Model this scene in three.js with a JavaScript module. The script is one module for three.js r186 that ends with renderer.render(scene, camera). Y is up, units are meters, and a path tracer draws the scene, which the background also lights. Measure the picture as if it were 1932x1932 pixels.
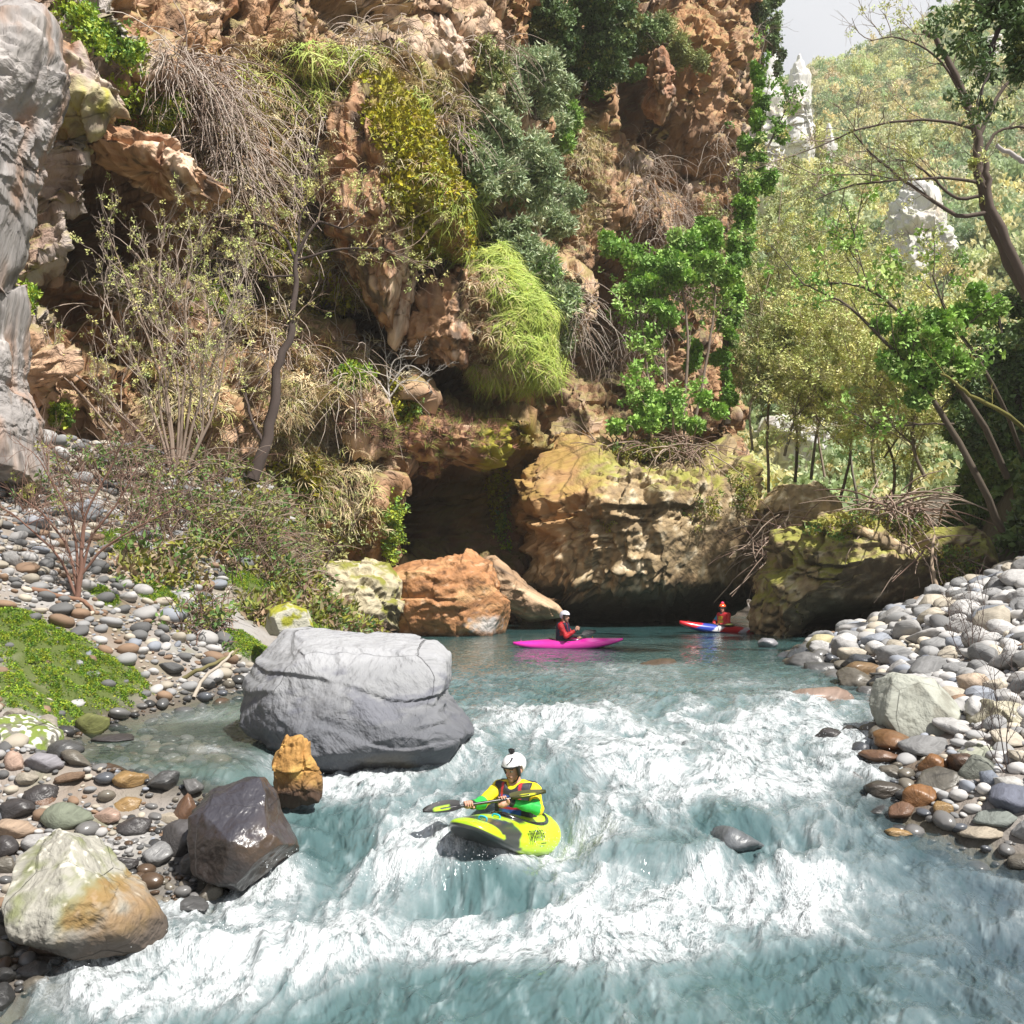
import * as THREE from 'three';
import { mergeGeometries } from 'three/addons/utils/BufferGeometryUtils.js';

// ---------------------------------------------------------------- camera, sky, sun, exposure
const scene = new THREE.Scene();
const EYE = 3.0, F = 1856, HALF = 966, PITCH = Math.atan(132 / F);
const camera = new THREE.PerspectiveCamera(2 * Math.atan(HALF / F) * 180 / Math.PI, 1, 0.1, 2000);
camera.position.set(0, EYE, 0);
camera.rotation.x = PITCH;

const SUN = new THREE.Vector3(0.42, 0.80, 0.42).normalize();
{
  const w = 512, h = 256, a = new Float32Array(w * h * 4);
  for (let j = 0; j < h; j++) for (let i = 0; i < w; i++) {
    const el = (j + 0.5) / h * Math.PI - Math.PI / 2, up = Math.max(0, Math.sin(el)), az = i / w * Math.PI * 2;
    const k = 1 - up;
    let r = 0.22 + 1.9 * k, g = 0.40 + 1.8 * k, b = 0.85 + 1.45 * k;
    const c = 0.5 + 0.25 * Math.sin(az * 3 + 4 * up) + 0.25 * Math.sin(az * 7 + 11 * up + 1.3), cl = 0.55 * Math.min(1, Math.max(0, c * 1.3 - 0.25));
    r += (4.4 - r) * cl; g += (4.4 - g) * cl; b += (4.45 - b) * cl;
    if (el < 0) { r = 0.2; g = 0.19; b = 0.16; }
    const o = (j * w + i) * 4; a[o] = r; a[o + 1] = g; a[o + 2] = b; a[o + 3] = 1;
  }
  const t = new THREE.DataTexture(a, w, h, THREE.RGBAFormat, THREE.FloatType);
  t.mapping = THREE.EquirectangularReflectionMapping; t.magFilter = THREE.LinearFilter; t.minFilter = THREE.LinearFilter;
  t.wrapS = THREE.RepeatWrapping; t.needsUpdate = true;
  scene.background = t; scene.environment = t;
  scene.backgroundIntensity = 0.17; scene.environmentIntensity = 0.17;
}
const sun = new THREE.DirectionalLight(new THREE.Color(1.0, 0.955, 0.89), 5);
sun.position.copy(SUN).multiplyScalar(120).add(new THREE.Vector3(0, 5, -30)); sun.target.position.set(0, 5, -30);
sun.castShadow = true; sun.shadow.mapSize.set(4096, 4096); sun.shadow.radius = 3;
Object.assign(sun.shadow.camera, { left: -90, right: 90, top: 90, bottom: -90, near: 1, far: 400 });
scene.add(sun, sun.target);

const renderer = new THREE.WebGLRenderer({ antialias: true });
renderer.setSize(1024, 1024);
renderer.shadowMap.enabled = true;
renderer.toneMapping = THREE.LinearToneMapping;
renderer.toneMappingExposure = 1.72;

// ---------------------------------------------------------------- helpers
const V = (x, y, z) => new THREE.Vector3(x, y, z);
function rngOf(seed) { let a = seed >>> 0; return () => { a = a + 0x6D2B79F5 | 0; let t = Math.imul(a ^ a >>> 15, 1 | a); t = t + Math.imul(t ^ t >>> 7, 61 | t) ^ t; return ((t ^ t >>> 14) >>> 0) / 4294967296; }; }
const clamp = (x, a = 0, b = 1) => x < a ? a : x > b ? b : x;
const sstep = (a, b, x) => { const t = clamp((x - a) / (b - a)); return t * t * (3 - 2 * t); };
const lerp = (a, b, t) => a + (b - a) * t;
function interp(tab, x) { // piecewise smooth table [[x, y], ...]
  if (x <= tab[0][0]) return tab[0][1];
  for (let i = 1; i < tab.length; i++) if (x <= tab[i][0]) { const [a, b] = tab[i - 1], [c, e] = tab[i]; const t = (x - a) / (c - a); return lerp(b, e, t * t * (3 - 2 * t)); }
  return tab[tab.length - 1][1];
}
const PERM = new Uint8Array(1024), GR = new Float32Array(256 * 3);
{ const r = rngOf(77), p = [...Array(256).keys()]; for (let i = 255; i > 0; i--) { const j = Math.floor(r() * (i + 1)); [p[i], p[j]] = [p[j], p[i]]; } for (let i = 0; i < 1024; i++) PERM[i] = p[i & 255];
  for (let i = 0; i < 256; i++) { const z = 2 * r() - 1, t = 6.2831853 * r(), s = Math.sqrt(1 - z * z); GR[i * 3] = s * Math.cos(t); GR[i * 3 + 1] = s * Math.sin(t); GR[i * 3 + 2] = z; } }
function noise(x, y, z) { // gradient noise, about -0.7 .. 0.7 scaled to -1 .. 1
  const X = Math.floor(x), Y = Math.floor(y), Z = Math.floor(z); x -= X; y -= Y; z -= Z;
  const u = x * x * x * (x * (x * 6 - 15) + 10), v = y * y * y * (y * (y * 6 - 15) + 10), w = z * z * z * (z * (z * 6 - 15) + 10);
  const xi = X & 255, yi = Y & 255, zi = Z & 255, A = PERM[xi] + yi, B = PERM[xi + 1] + yi, AA = PERM[A] + zi, AB = PERM[A + 1] + zi, BA = PERM[B] + zi, BB = PERM[B + 1] + zi;
  const g = (h, a, b, c) => { h = PERM[h] * 3; return GR[h] * a + GR[h + 1] * b + GR[h + 2] * c; };
  const x1 = x - 1, y1 = y - 1, z1 = z - 1;
  const a0 = g(AA, x, y, z), a1 = g(BA, x1, y, z), a2 = g(AB, x, y1, z), a3 = g(BB, x1, y1, z), b0 = g(AA + 1, x, y, z1), b1 = g(BA + 1, x1, y, z1), b2 = g(AB + 1, x, y1, z1), b3 = g(BB + 1, x1, y1, z1);
  const c0 = a0 + u * (a1 - a0), c1 = a2 + u * (a3 - a2), d0 = b0 + u * (b1 - b0), d1 = b2 + u * (b3 - b2), e0 = c0 + v * (c1 - c0), e1 = d0 + v * (d1 - d0);
  return 1.45 * (e0 + w * (e1 - e0));
}
function fbm(x, y, z, n = 4, gain = 0.5) { let s = 0, a = 1, t = 0; for (let i = 0; i < n; i++) { s += a * noise(x, y, z); t += a; a *= gain; x = x * 2.03 + 17.1; y = y * 2.03 + 5.7; z = z * 2.03 + 9.3; } return s / t; }
function ridged(x, y, z, n = 4, gain = 0.5) { let s = 0, a = 1, t = 0; for (let i = 0; i < n; i++) { const v = 1 - Math.abs(noise(x, y, z)); s += a * v * v; t += a; a *= gain; x = x * 2.03 + 13.7; y = y * 2.03 + 3.1; z = z * 2.03 + 7.9; } return s / t; }
const h3 = (x, y, z, k) => { let h = Math.imul(x, 374761393) ^ Math.imul(y, 668265263) ^ Math.imul(z, 2147483647) ^ Math.imul(k + 11, 1274126177); h = Math.imul(h ^ h >>> 13, 1103515245); h = Math.imul(h ^ h >>> 16, 2246822519); return ((h ^ h >>> 14) >>> 0) / 4294967296; };
const W2 = [0, 0, 0];
function worley(x, y, z) { // [nearest distance, second nearest, id of the nearest cell]
  const X = Math.floor(x), Y = Math.floor(y), Z = Math.floor(z); let f1 = 9, f2 = 9, id = 0;
  for (let i = -1; i < 2; i++) for (let j = -1; j < 2; j++) for (let k = -1; k < 2; k++) {
    const a = X + i, b = Y + j, c = Z + k, dx = a + h3(a, b, c, 1) - x, dy = b + h3(a, b, c, 2) - y, dz = c + h3(a, b, c, 3) - z, q = dx * dx + dy * dy + dz * dz;
    if (q < f1) { f2 = f1; f1 = q; id = h3(a, b, c, 4); } else if (q < f2) f2 = q;
  }
  W2[0] = Math.sqrt(f1); W2[1] = Math.sqrt(f2); W2[2] = id; return W2;
}
const SP = Math.sin(PITCH), CP = Math.cos(PITCH);
function P(px, py, d) { // the place d metres ahead that the photograph (1932 pixels wide) shows at px, py
  const x = px - HALF, y = HALF - py, yy = y * CP + F * SP, zz = y * SP - F * CP, t = d / -zz;
  return V(x * t, EYE + yy * t, zz * t);
}
const M = d => d / F; // metres per photograph pixel at distance d

const used = {};
function numbered(n) { const k = used[n] = (used[n] ?? -1) + 1; return k ? n + '_' + String(k).padStart(3, '0') : n; }
function tag(o, label, category, group, kind) { if (label) o.userData.label = label; if (category) o.userData.category = category; if (group) o.userData.group = group; if (kind) o.userData.kind = kind; return o; }
function mesh(name, geo, mat, parent = scene) { const m = new THREE.Mesh(geo, mat); m.name = parent === scene ? numbered(name) : name; m.castShadow = m.receiveShadow = true; parent.add(m); return m; }
function base(name, label, category, group, pos = V(0, 0, 0)) { const g = new THREE.Group(); g.name = numbered(name); g.position.copy(pos); scene.add(g); return tag(g, label, category, group); }
function geo(pos, idx, col, uv, csize = 3) {
  const g = new THREE.BufferGeometry();
  g.setAttribute('position', new THREE.BufferAttribute(pos instanceof Float32Array ? pos : new Float32Array(pos), 3));
  if (col) g.setAttribute('color', new THREE.BufferAttribute(col instanceof Float32Array ? col : new Float32Array(col), csize));
  if (uv) g.setAttribute('uv', new THREE.BufferAttribute(uv instanceof Float32Array ? uv : new Float32Array(uv), 2));
  g.setIndex(new THREE.BufferAttribute(idx instanceof Uint32Array ? idx : new Uint32Array(idx), 1));
  g.computeVertexNormals();
  return g;
}
function std(o) { return new THREE.MeshStandardMaterial({ roughness: 0.9, ...o }); }
function phy(o) { return new THREE.MeshPhysicalMaterial({ roughness: 0.9, ...o }); }

// grain of rock for bump maps, in a tile that repeats
function grain(size, f) { const a = new Uint8Array(size * size * 4); for (let j = 0; j < size; j++) for (let i = 0; i < size; i++) { const v = clamp(f(i / size, j / size)) * 255, o = (j * size + i) * 4; a[o] = a[o + 1] = a[o + 2] = v; a[o + 3] = 255; } const t = new THREE.DataTexture(a, size, size); t.wrapS = t.wrapT = THREE.RepeatWrapping; t.magFilter = THREE.LinearFilter; t.minFilter = THREE.LinearMipmapLinearFilter; t.generateMipmaps = true; t.needsUpdate = true; return t; }
function tileNoise(u, v, f, n) { let s = 0, a = 1, tt = 0; for (let i = 0; i < n; i++) { const c = Math.cos(u * 6.2832) * f / 6.28, e = Math.sin(u * 6.2832) * f / 6.28, p = Math.cos(v * 6.2832) * f / 6.28, q = Math.sin(v * 6.2832) * f / 6.28; s += a * (noise(c + 3.1, e + p, q + 7.7 * i) + noise(p + 9.2, q - c, e + 3.3 * i)); tt += a; a *= 0.55; f *= 2; } return s / tt; }
const rockBump = grain(512, (u, v) => 0.5 + 0.55 * tileNoise(u, v, 9, 5));

// a sphere of directions cut from a cube, its vertices shared
const sphereCache = {};
function cubeSphere(n) {
  if (sphereCache[n]) return sphereCache[n];
  const map = new Map(), dirs = [], idx = [];
  const vert = (x, y, z) => { const k = (x * (n + 1) + y) * (n + 1) + z; let i = map.get(k); if (i === undefined) { i = dirs.length / 3; map.set(k, i); const a = Math.tan((2 * x / n - 1) * 0.7854), b = Math.tan((2 * y / n - 1) * 0.7854), c = Math.tan((2 * z / n - 1) * 0.7854), l = Math.hypot(a, b, c); dirs.push(a / l, b / l, c / l); } return i; };
  for (let f = 0; f < 6; f++) for (let i = 0; i < n; i++) for (let j = 0; j < n; j++) {
    const q = [[i, j], [i + 1, j], [i + 1, j + 1], [i, j + 1]].map(([a, b]) => f === 0 ? vert(n, a, b) : f === 1 ? vert(0, b, a) : f === 2 ? vert(b, n, a) : f === 3 ? vert(a, 0, b) : f === 4 ? vert(a, b, n) : vert(b, a, 0));
    idx.push(q[0], q[1], q[2], q[0], q[2], q[3]);
  }
  return sphereCache[n] = { dirs: new Float32Array(dirs), idx: new Uint32Array(idx) };
}
// flat breaks at different depths: the face of the nearest cell, its plane tilted, cracks only here and there
function facets(q, f, s, open) {
  const w = 0.35, x = q.x * f + s + w * noise(q.x * f * 1.3, q.y * f * 1.3, s), y = q.y * f * 1.1 + w * noise(q.y * f * 1.3, q.z * f * 1.3, s + 5), z = q.z * f + w * noise(q.z * f * 1.3, q.x * f * 1.3, s + 9), k = worley(x, y, z), e = k[1] - k[0], id = k[2];
  const t = (id * 7.3 % 1 - 0.5) * (x - Math.floor(x) - 0.5) + (id * 13.7 % 1 - 0.5) * (y - Math.floor(y) - 0.5), crack = Math.max(0, noise(x * 0.7, y * 0.7, z * 0.7)) * Math.max(0, 0.12 - e) * 5;
  return (id - 0.5) * sstep(0, 0.25, e) * 0.8 + t * 1.1 - crack * open;
}
// a rock as wide and high as an outline (photograph pixels) at distance d, with a depth of its own
function outlineRock(o) {
  const { outline, d, depth, n = 60, pow = 2.4, lean = 0, seed = 1, rough = [], cracks = 0, shape, color, round = 3 } = o;
  let cx = 0, cy = 0; for (const [x, y] of outline) { cx += x / outline.length; cy += y / outline.length; }
  if (o.center) [cx, cy] = o.center;
  const N = 240, R = new Float32Array(N), m = M(d);
  for (let k = 0; k < N; k++) {
    const a = k / N * 6.283185, ux = Math.cos(a), uy = -Math.sin(a); let best = 1;
    for (let i = 0; i < outline.length; i++) { const [x1, y1] = outline[i], [x2, y2] = outline[(i + 1) % outline.length], ex = x2 - x1, ey = y2 - y1, den = ux * ey - uy * ex; if (Math.abs(den) < 1e-9) continue; const t = ((x1 - cx) * ey - (y1 - cy) * ex) / den, s = ((x1 - cx) * uy - (y1 - cy) * ux) / den; if (t > 0 && s >= -1e-6 && s <= 1 + 1e-6) best = Math.max(best, t); }
    R[k] = best * m;
  }
  for (let it = 0; it < round; it++) { const c = R.slice(); for (let k = 0; k < N; k++) R[k] = 0.25 * c[(k + N - 1) % N] + 0.5 * c[k] + 0.25 * c[(k + 1) % N]; }
  const { dirs, idx } = cubeSphere(n), pos = new Float32Array(dirs.length), q = V(0, 0, 0);
  const sx = seed * 13.7, sy = seed * 7.3, cuts = (o.cuts ?? []).map(([a, b, c, t]) => { const l = Math.hypot(a, b, c); return [a / l, b / l, c / l, t]; });
  let RX = 0, RY = 0; for (let k = 0; k < N; k++) { RX = Math.max(RX, R[k] * Math.abs(Math.cos(k / N * 6.2832))); RY = Math.max(RY, R[k] * Math.abs(Math.sin(k / N * 6.2832))); }
  const rc = rngOf(seed * 131 + 7); for (let k = 0; k < (o.planes ?? 0); k++) { const z = 2 * rc() - 1, t = rc() * 6.2832, s = Math.sqrt(1 - z * z), a = s * Math.cos(t), b = s * Math.sin(t), c = Math.abs(z) * 0.9 + 0.1; cuts.push([a, b, c, Math.hypot(a * RX, b * RY, c * depth) * (0.68 + 0.26 * rc())]); }
  for (let i = 0; i < dirs.length; i += 3) {
    const x = dirs[i], y = dirs[i + 1], z = dirs[i + 2], rho = Math.hypot(x, y), a = (Math.atan2(y, x) / 6.283185 * N + N) % N, k = Math.floor(a), t = a - k, Rp = lerp(R[k % N], R[(k + 1) % N], t);
    const e = pow; const r = Math.pow(Math.pow(rho / Rp, e) + Math.pow(Math.abs(z) / depth, e), -1 / e);
    q.set(x * r, y * r, z * r);
    let disp = 0;
    for (const [f, amp, kind] of rough) disp += amp * (kind === 'r' ? ridged(q.x * f + sx, q.y * f + sy, q.z * f, 4) - 0.55 : kind === 's' ? noise(q.x * f * 0.25 + sx, q.y * f * 2 + fbm(q.x * f * 0.4, q.y * f * 0.4, q.z * f * 0.4 + sx, 2) * 1.5, q.z * f * 0.25 + sy) : kind === 'p' ? -Math.max(0, 0.38 - worley(q.x * f + sx, q.y * f + sy, q.z * f)[0]) * 2 : kind === 'c' ? facets(q, f, sx, 1) : kind === 'f' ? facets(q, f, sx, 0) : fbm(q.x * f + sx, q.y * f + sy, q.z * f, 4));
    q.x += x * disp; q.y += y * disp; q.z += z * disp;
    for (const [a, b, c, h] of cuts) { const t = q.x * a + q.y * b + q.z * c - h; if (t > 0) { const k = t - 0.05 * h * (1 - Math.exp(-t * 4 / h)); q.x -= a * k; q.y -= b * k; q.z -= c * k; } }
    for (const [f, amp] of o.grit ?? []) { const e = amp * fbm(q.x * f + sx, q.y * f + sy, q.z * f, 3); q.x += x * e; q.y += y * e; q.z += z * e; }
    q.z -= lean * q.y;
    if (shape) shape(q, x, y, z);
    pos[i] = q.x; pos[i + 1] = q.y; pos[i + 2] = q.z;
  }
  const g = geo(pos, idx, null), nn = g.attributes.normal.array, col = new Float32Array(pos.length), uv = new Float32Array(pos.length / 3 * 2), c = [0, 0, 0];
  for (let i = 0; i < pos.length; i += 3) { color(c, pos[i], pos[i + 1], pos[i + 2], nn[i], nn[i + 1], nn[i + 2]); col[i] = c[0]; col[i + 1] = c[1]; col[i + 2] = c[2]; const ax = Math.abs(dirs[i]), ay = Math.abs(dirs[i + 1]), az = Math.abs(dirs[i + 2]); uv[i / 3 * 2] = (ax > ay && ax > az ? pos[i + 2] : pos[i]) * 0.7; uv[i / 3 * 2 + 1] = (ay > ax && ay > az ? pos[i + 2] : pos[i + 1]) * 0.7; }
  g.setAttribute('color', new THREE.BufferAttribute(col, 3)); g.setAttribute('uv', new THREE.BufferAttribute(uv, 2));
  return { g, at: P(cx, cy, d) };
}
const mix3 = (c, a, t) => { c[0] += (a[0] - c[0]) * t; c[1] += (a[1] - c[1]) * t; c[2] += (a[2] - c[2]) * t; };
const set3 = (c, a) => { c[0] = a[0]; c[1] = a[1]; c[2] = a[2]; };

// tubes along paths, collected and merged
class Tubes {
  constructor() { this.p = []; this.i = []; this.c = []; }
  add(path, r0, r1, k = 5, col = [0.12, 0.09, 0.07], rf) {
    const n = path.length, b = this.p.length / 3, T = V(0, 0, 0), A = V(0, 0, 0), B = V(0, 0, 0);
    for (let j = 0; j < n; j++) {
      T.copy(path[Math.min(n - 1, j + 1)]).sub(path[Math.max(0, j - 1)]).normalize();
      A.set(0.31, 0.17, 0.93); if (Math.abs(T.dot(A)) > 0.9) A.set(1, 0, 0); A.cross(T).normalize(); B.crossVectors(T, A);
      const r = rf ? rf(j / (n - 1)) : lerp(r0, r1, j / (n - 1));
      for (let q = 0; q < k; q++) { const a = q / k * 6.283185, c = Math.cos(a) * r, s = Math.sin(a) * r; this.p.push(path[j].x + A.x * c + B.x * s, path[j].y + A.y * c + B.y * s, path[j].z + A.z * c + B.z * s); this.c.push(col[0], col[1], col[2]); }
    }
    for (let j = 0; j < n - 1; j++) for (let q = 0; q < k; q++) { const a = b + j * k + q, d = b + j * k + (q + 1) % k; this.i.push(a, d, d + k, a, d + k, a + k); }
  }
  build() { return geo(this.p, this.i, this.c); }
  get size() { return this.i.length / 3; }
}
function curve(points, n) { const c = new THREE.CatmullRomCurve3(points, false, 'centripetal'); return c.getPoints(n); }
// twigs growing from a path: fills tubes and notes the tips
function grow(T, tips, p, dir, len, r, level, rng, o) {
  const n = o.segs ?? 5, path = [p.clone()], d = dir.clone().normalize(), w = o.wander ?? 0.25, q = p.clone();
  for (let i = 0; i < n; i++) { d.x += (rng() - 0.5) * 2 * w; d.y += (rng() - 0.5) * 2 * w + (o.lift ?? 0); d.z += (rng() - 0.5) * 2 * w; d.normalize(); q.addScaledVector(d, len / n); path.push(q.clone()); }
  T.add(path, r, r * (o.taper ?? 0.45), level > 1 ? 5 : level === 1 ? 4 : 3, o.col);
  if (tips) for (let i = 1; i <= n; i++) if (level <= (o.leafLevel ?? 0)) tips.push([path[i], d.clone()]);
  if (level <= 0) return;
  const kids = Math.round((o.kids ?? 4) * (0.7 + 0.6 * rng()));
  for (let k = 0; k < kids; k++) {
    const t = lerp(o.from ?? 0.25, 1, (k + rng()) / kids), i = Math.min(n - 1, Math.floor(t * n)), s = V(0, 0, 0).lerpVectors(path[i], path[i + 1], t * n - i);
    const dd = d.clone().add(V(rng() - 0.5, (rng() - 0.5) + (o.up ?? 0.1), rng() - 0.5).multiplyScalar(o.spread ?? 1.5)).normalize();
    grow(T, tips, s, dd, len * (o.shrink ?? 0.6) * (0.7 + 0.6 * rng()), Math.max(o.rmin ?? 0.004, r * (o.thin ?? 0.5)), level - 1, rng, o);
  }
}
// small leaf sprays and grass tufts, shared by all plants
function spray(n, len, wid, seed, up = 0.3, bend = 0.3) {
  const r = rngOf(seed), p = [], ix = [];
  for (let k = 0; k < n; k++) {
    const a = r() * 6.283, e = up + (r() - 0.5) * 1.6, d = V(Math.cos(a) * Math.cos(e), Math.sin(e), Math.sin(a) * Math.cos(e)), s = V(r() - 0.5, r() - 0.5, r() - 0.5).cross(d).normalize(), o = V(r() - 0.5, r() - 0.5, r() - 0.5).multiplyScalar(len * 1.5), L = len * (0.6 + 0.8 * r()), w = wid * (0.6 + 0.8 * r()), u = V(0, 0, 0).crossVectors(d, s), b = p.length / 3;
    const m = o.clone().addScaledVector(d, L * 0.45), t = o.clone().addScaledVector(d, L).addScaledVector(u, -L * bend);
    for (const v of [o, m.clone().addScaledVector(s, w / 2).addScaledVector(u, w * 0.12), t, m.clone().addScaledVector(s, -w / 2).addScaledVector(u, w * 0.12)]) p.push(v.x, v.y, v.z);
    ix.push(b, b + 1, b + 2, b, b + 2, b + 3);
  }
  return geo(p, ix);
}
function tuft(n, len, wid, seed, droop) { // blades that rise and bend over, or hang when droop is large
  const r = rngOf(seed), p = [], ix = [];
  for (let k = 0; k < n; k++) {
    const a = r() * 6.283, L = len * (0.5 + 0.7 * r()), b = p.length / 3, out = V(Math.cos(a), 0, Math.sin(a)), sd = V(-out.z, 0, out.x), q = V((r() - 0.5) * len * 0.3, (r() - 0.5) * len * 0.15, (r() - 0.5) * len * 0.3), d = V(out.x * 0.5, 1 - droop * 0.5, out.z * 0.5).normalize(), S = 4;
    for (let i = 0; i <= S; i++) { const w = wid * (1 - i / S * 0.85) * 0.5; p.push(q.x + sd.x * w, q.y, q.z + sd.z * w, q.x - sd.x * w, q.y, q.z - sd.z * w); d.y -= droop * (0.35 + 0.3 * r()); d.x += out.x * 0.12 + (r() - 0.5) * 0.25; d.z += out.z * 0.12 + (r() - 0.5) * 0.25; d.normalize(); q.addScaledVector(d, L / S); }
    for (let i = 0; i < S; i++) { const e = b + i * 2; ix.push(e, e + 1, e + 3, e, e + 3, e + 2); }
  }
  return geo(p, ix);
}
const D = new THREE.Object3D(), C = new THREE.Color();
function instanced(name, g, mat, list, parent = scene) { // list of [pos, scale, quaternion or yaw, [r, g, b]]
  const im = new THREE.InstancedMesh(g, mat, list.length); im.name = parent === scene ? numbered(name) : name; im.castShadow = im.receiveShadow = true;
  list.forEach(([p, s, q, c], i) => { D.position.copy(p); if (typeof s === 'number') D.scale.setScalar(s); else D.scale.copy(s); if (typeof q === 'number') D.rotation.set(0, q, 0); else D.quaternion.copy(q); D.updateMatrix(); im.setMatrixAt(i, D.matrix); im.setColorAt(i, C.setRGB(c[0], c[1], c[2])); });
  parent.add(im); return im;
}
const turnTo = (n, spin) => new THREE.Quaternion().setFromUnitVectors(V(0, 1, 0), n).multiply(new THREE.Quaternion().setFromAxisAngle(V(0, 1, 0), spin));
const jit = (c, r, a) => { const k = 1 + (r() - 0.5) * 2 * a; return [c[0] * k * (1 + (r() - 0.5) * a), c[1] * k, c[2] * k * (1 + (r() - 0.5) * a)]; };
const anyTurn = r => new THREE.Quaternion().setFromEuler(new THREE.Euler(r() * 6.28, r() * 6.28, r() * 6.28));

// ---------------------------------------------------------------- the lie of the land: water level, shores, banks
const LEVEL = [[0, -0.12], [5, -0.06], [6.7, 0], [8, 0.15], [9, 0.36], [10, 0.66], [12, 1.05], [14, 1.22], [16, 1.36], [18, 1.43], [99, 1.43]];
const lin = (tab, x) => { if (x <= tab[0][0]) return tab[0][1]; for (let i = 1; i < tab.length; i++) if (x <= tab[i][0]) { const [a, b] = tab[i - 1], [c, e] = tab[i]; return b + (e - b) * (x - a) / (c - a); } return tab[tab.length - 1][1]; };
const SHORE_L = [[0, -3.6], [6.5, -3.7], [7.6, -3.3], [8.2, -2.7], [9.3, -2.4], [9.9, -2.7], [10.4, -5.0], [13, -5.3], [13.6, -5], [15, -4.2], [18, -3.4], [22, -2.9], [27, -3.3], [30, -3.3], [33, -0.6], [36, -0.2], [45, 0.8], [50, 3], [60, 9]];
const SHORE_R = [[0, 8], [7, 6.2], [9, 4.8], [9.9, 3.9], [11.7, 4.2], [13.5, 5.2], [16, 5.8], [18, 5.9], [20, 5.9], [23, 6.8], [26, 9], [30, 12], [45, 14], [60, 16]];
const SLOPE_L = [[8, 0.16], [10.2, 0.2], [12, 0.45], [15, 0.5], [18, 0.53], [22, 0.8], [27, 1.2], [32, 1.3]];
const SLOPE_R = [[0, 0.25], [12, 0.3], [20, 0.35], [30, 0.4]];
function level(x, d) { const w = lin(LEVEL, d), s = sstep(-2.2, -3.0, x) * sstep(9.5, 10.4, d) * sstep(15, 13, d); return lerp(w, Math.max(w, 1.14), s); }
const HILL_AT = d => lin([[0, 13.6], [28.5, 13.6], [34, 14.6], [45, 20], [58, 30]], d);
function groundRaw(x, d) {
  const w = level(x, d), l = lin(SHORE_L, d), r = lin(SHORE_R, d);
  let g;
  if (x < l) { const e = l - x; g = w + 0.02 + e * lin(SLOPE_L, d) * (0.55 + 0.45 * sstep(0, 1.2, e)); const cap = lerp(6, 2.0, Math.max(sstep(28, 31, d), sstep(21.5, 25, d) * sstep(-6.4, -5.2, x))); g = g > cap ? cap + (g - cap) * 0.12 : g; }
  else if (x > r) { const e = x - r; g = w + 0.02 + e * lin(SLOPE_R, d); const hill = sstep(13, 17, d) * Math.max(0, x - HILL_AT(d) - 1.2 * noise(x * 0.2, d * 0.2, 4)); g += Math.min(14, hill * 1.9); }
  else { const e = Math.min(x - l, r - x); const deep = lerp(0.75, 0.22, sstep(9.6, 10.4, d) * sstep(14, 13, d) * sstep(-2, -3, x)); g = w - Math.min(deep, 0.05 + e * 0.35); }
  g += Math.min(5, Math.max(0, x - 16 - 0.1 * d) * 1.1) * sstep(20, 12, d); // the gorge goes on unseen at the camera's right, a rise added to cut sky light
  if (d > 40) g += sstep(40, 58, d) * 3 * sstep(3, 8, x);
  return g;
}
function ground(x, d) { return groundRaw(x, d) + 0.07 * fbm(x * 0.9, 3.3, d * 0.9, 3) + 0.03 * noise(x * 4, 1.1, d * 4); }
// where the ray through a photograph pixel meets the water or a bank
function hit(px, py, from = 4) { const q = P(px, py, 1); for (let d = from; d < 70; d += 0.04) { const x = q.x * d, y = EYE + (q.y - EYE) * d; if (y <= Math.max(groundRaw(x, d), level(x, d))) return V(x, y, -d); } return V(q.x * 70, 2, -70); }

// ---------------------------------------------------------------- ground under everything: river bed and gravel banks
const GREY = [0.30, 0.29, 0.28], EARTH = [0.17, 0.12, 0.08], MOSS = [0.075, 0.10, 0.02], BED = [0.17, 0.16, 0.11];
const MOSSY = []; // moss patches: x, d, radius, in metres
for (const [px, py, r] of [[120, 1270, 1.0], [60, 1330, 0.8], [210, 1290, 0.55], [30, 1200, 0.7], [560, 1170, 1.2], [500, 1130, 1.0], [240, 1040, 0.6], [290, 1120, 0.5], [470, 1230, 0.6], [200, 1130, 0.3], [640, 950, 1.5]]) { const q = hit(px, py); MOSSY.push([q.x, -q.z, r]); }
const mossLump = (x, d) => { const m = mossAt(x, d); return m > 0 ? Math.min(1, m * 2) * (0.10 + 0.13 * noise(x * 2.6, 4, d * 2.6) + 0.07 * noise(x * 6, 4, d * 6)) : 0; };
const mossAt = (x, d) => { let m = 0; for (const [a, b, r] of MOSSY) m = Math.max(m, 1 - Math.hypot(x - a, d - b) / r); return m; };
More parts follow.
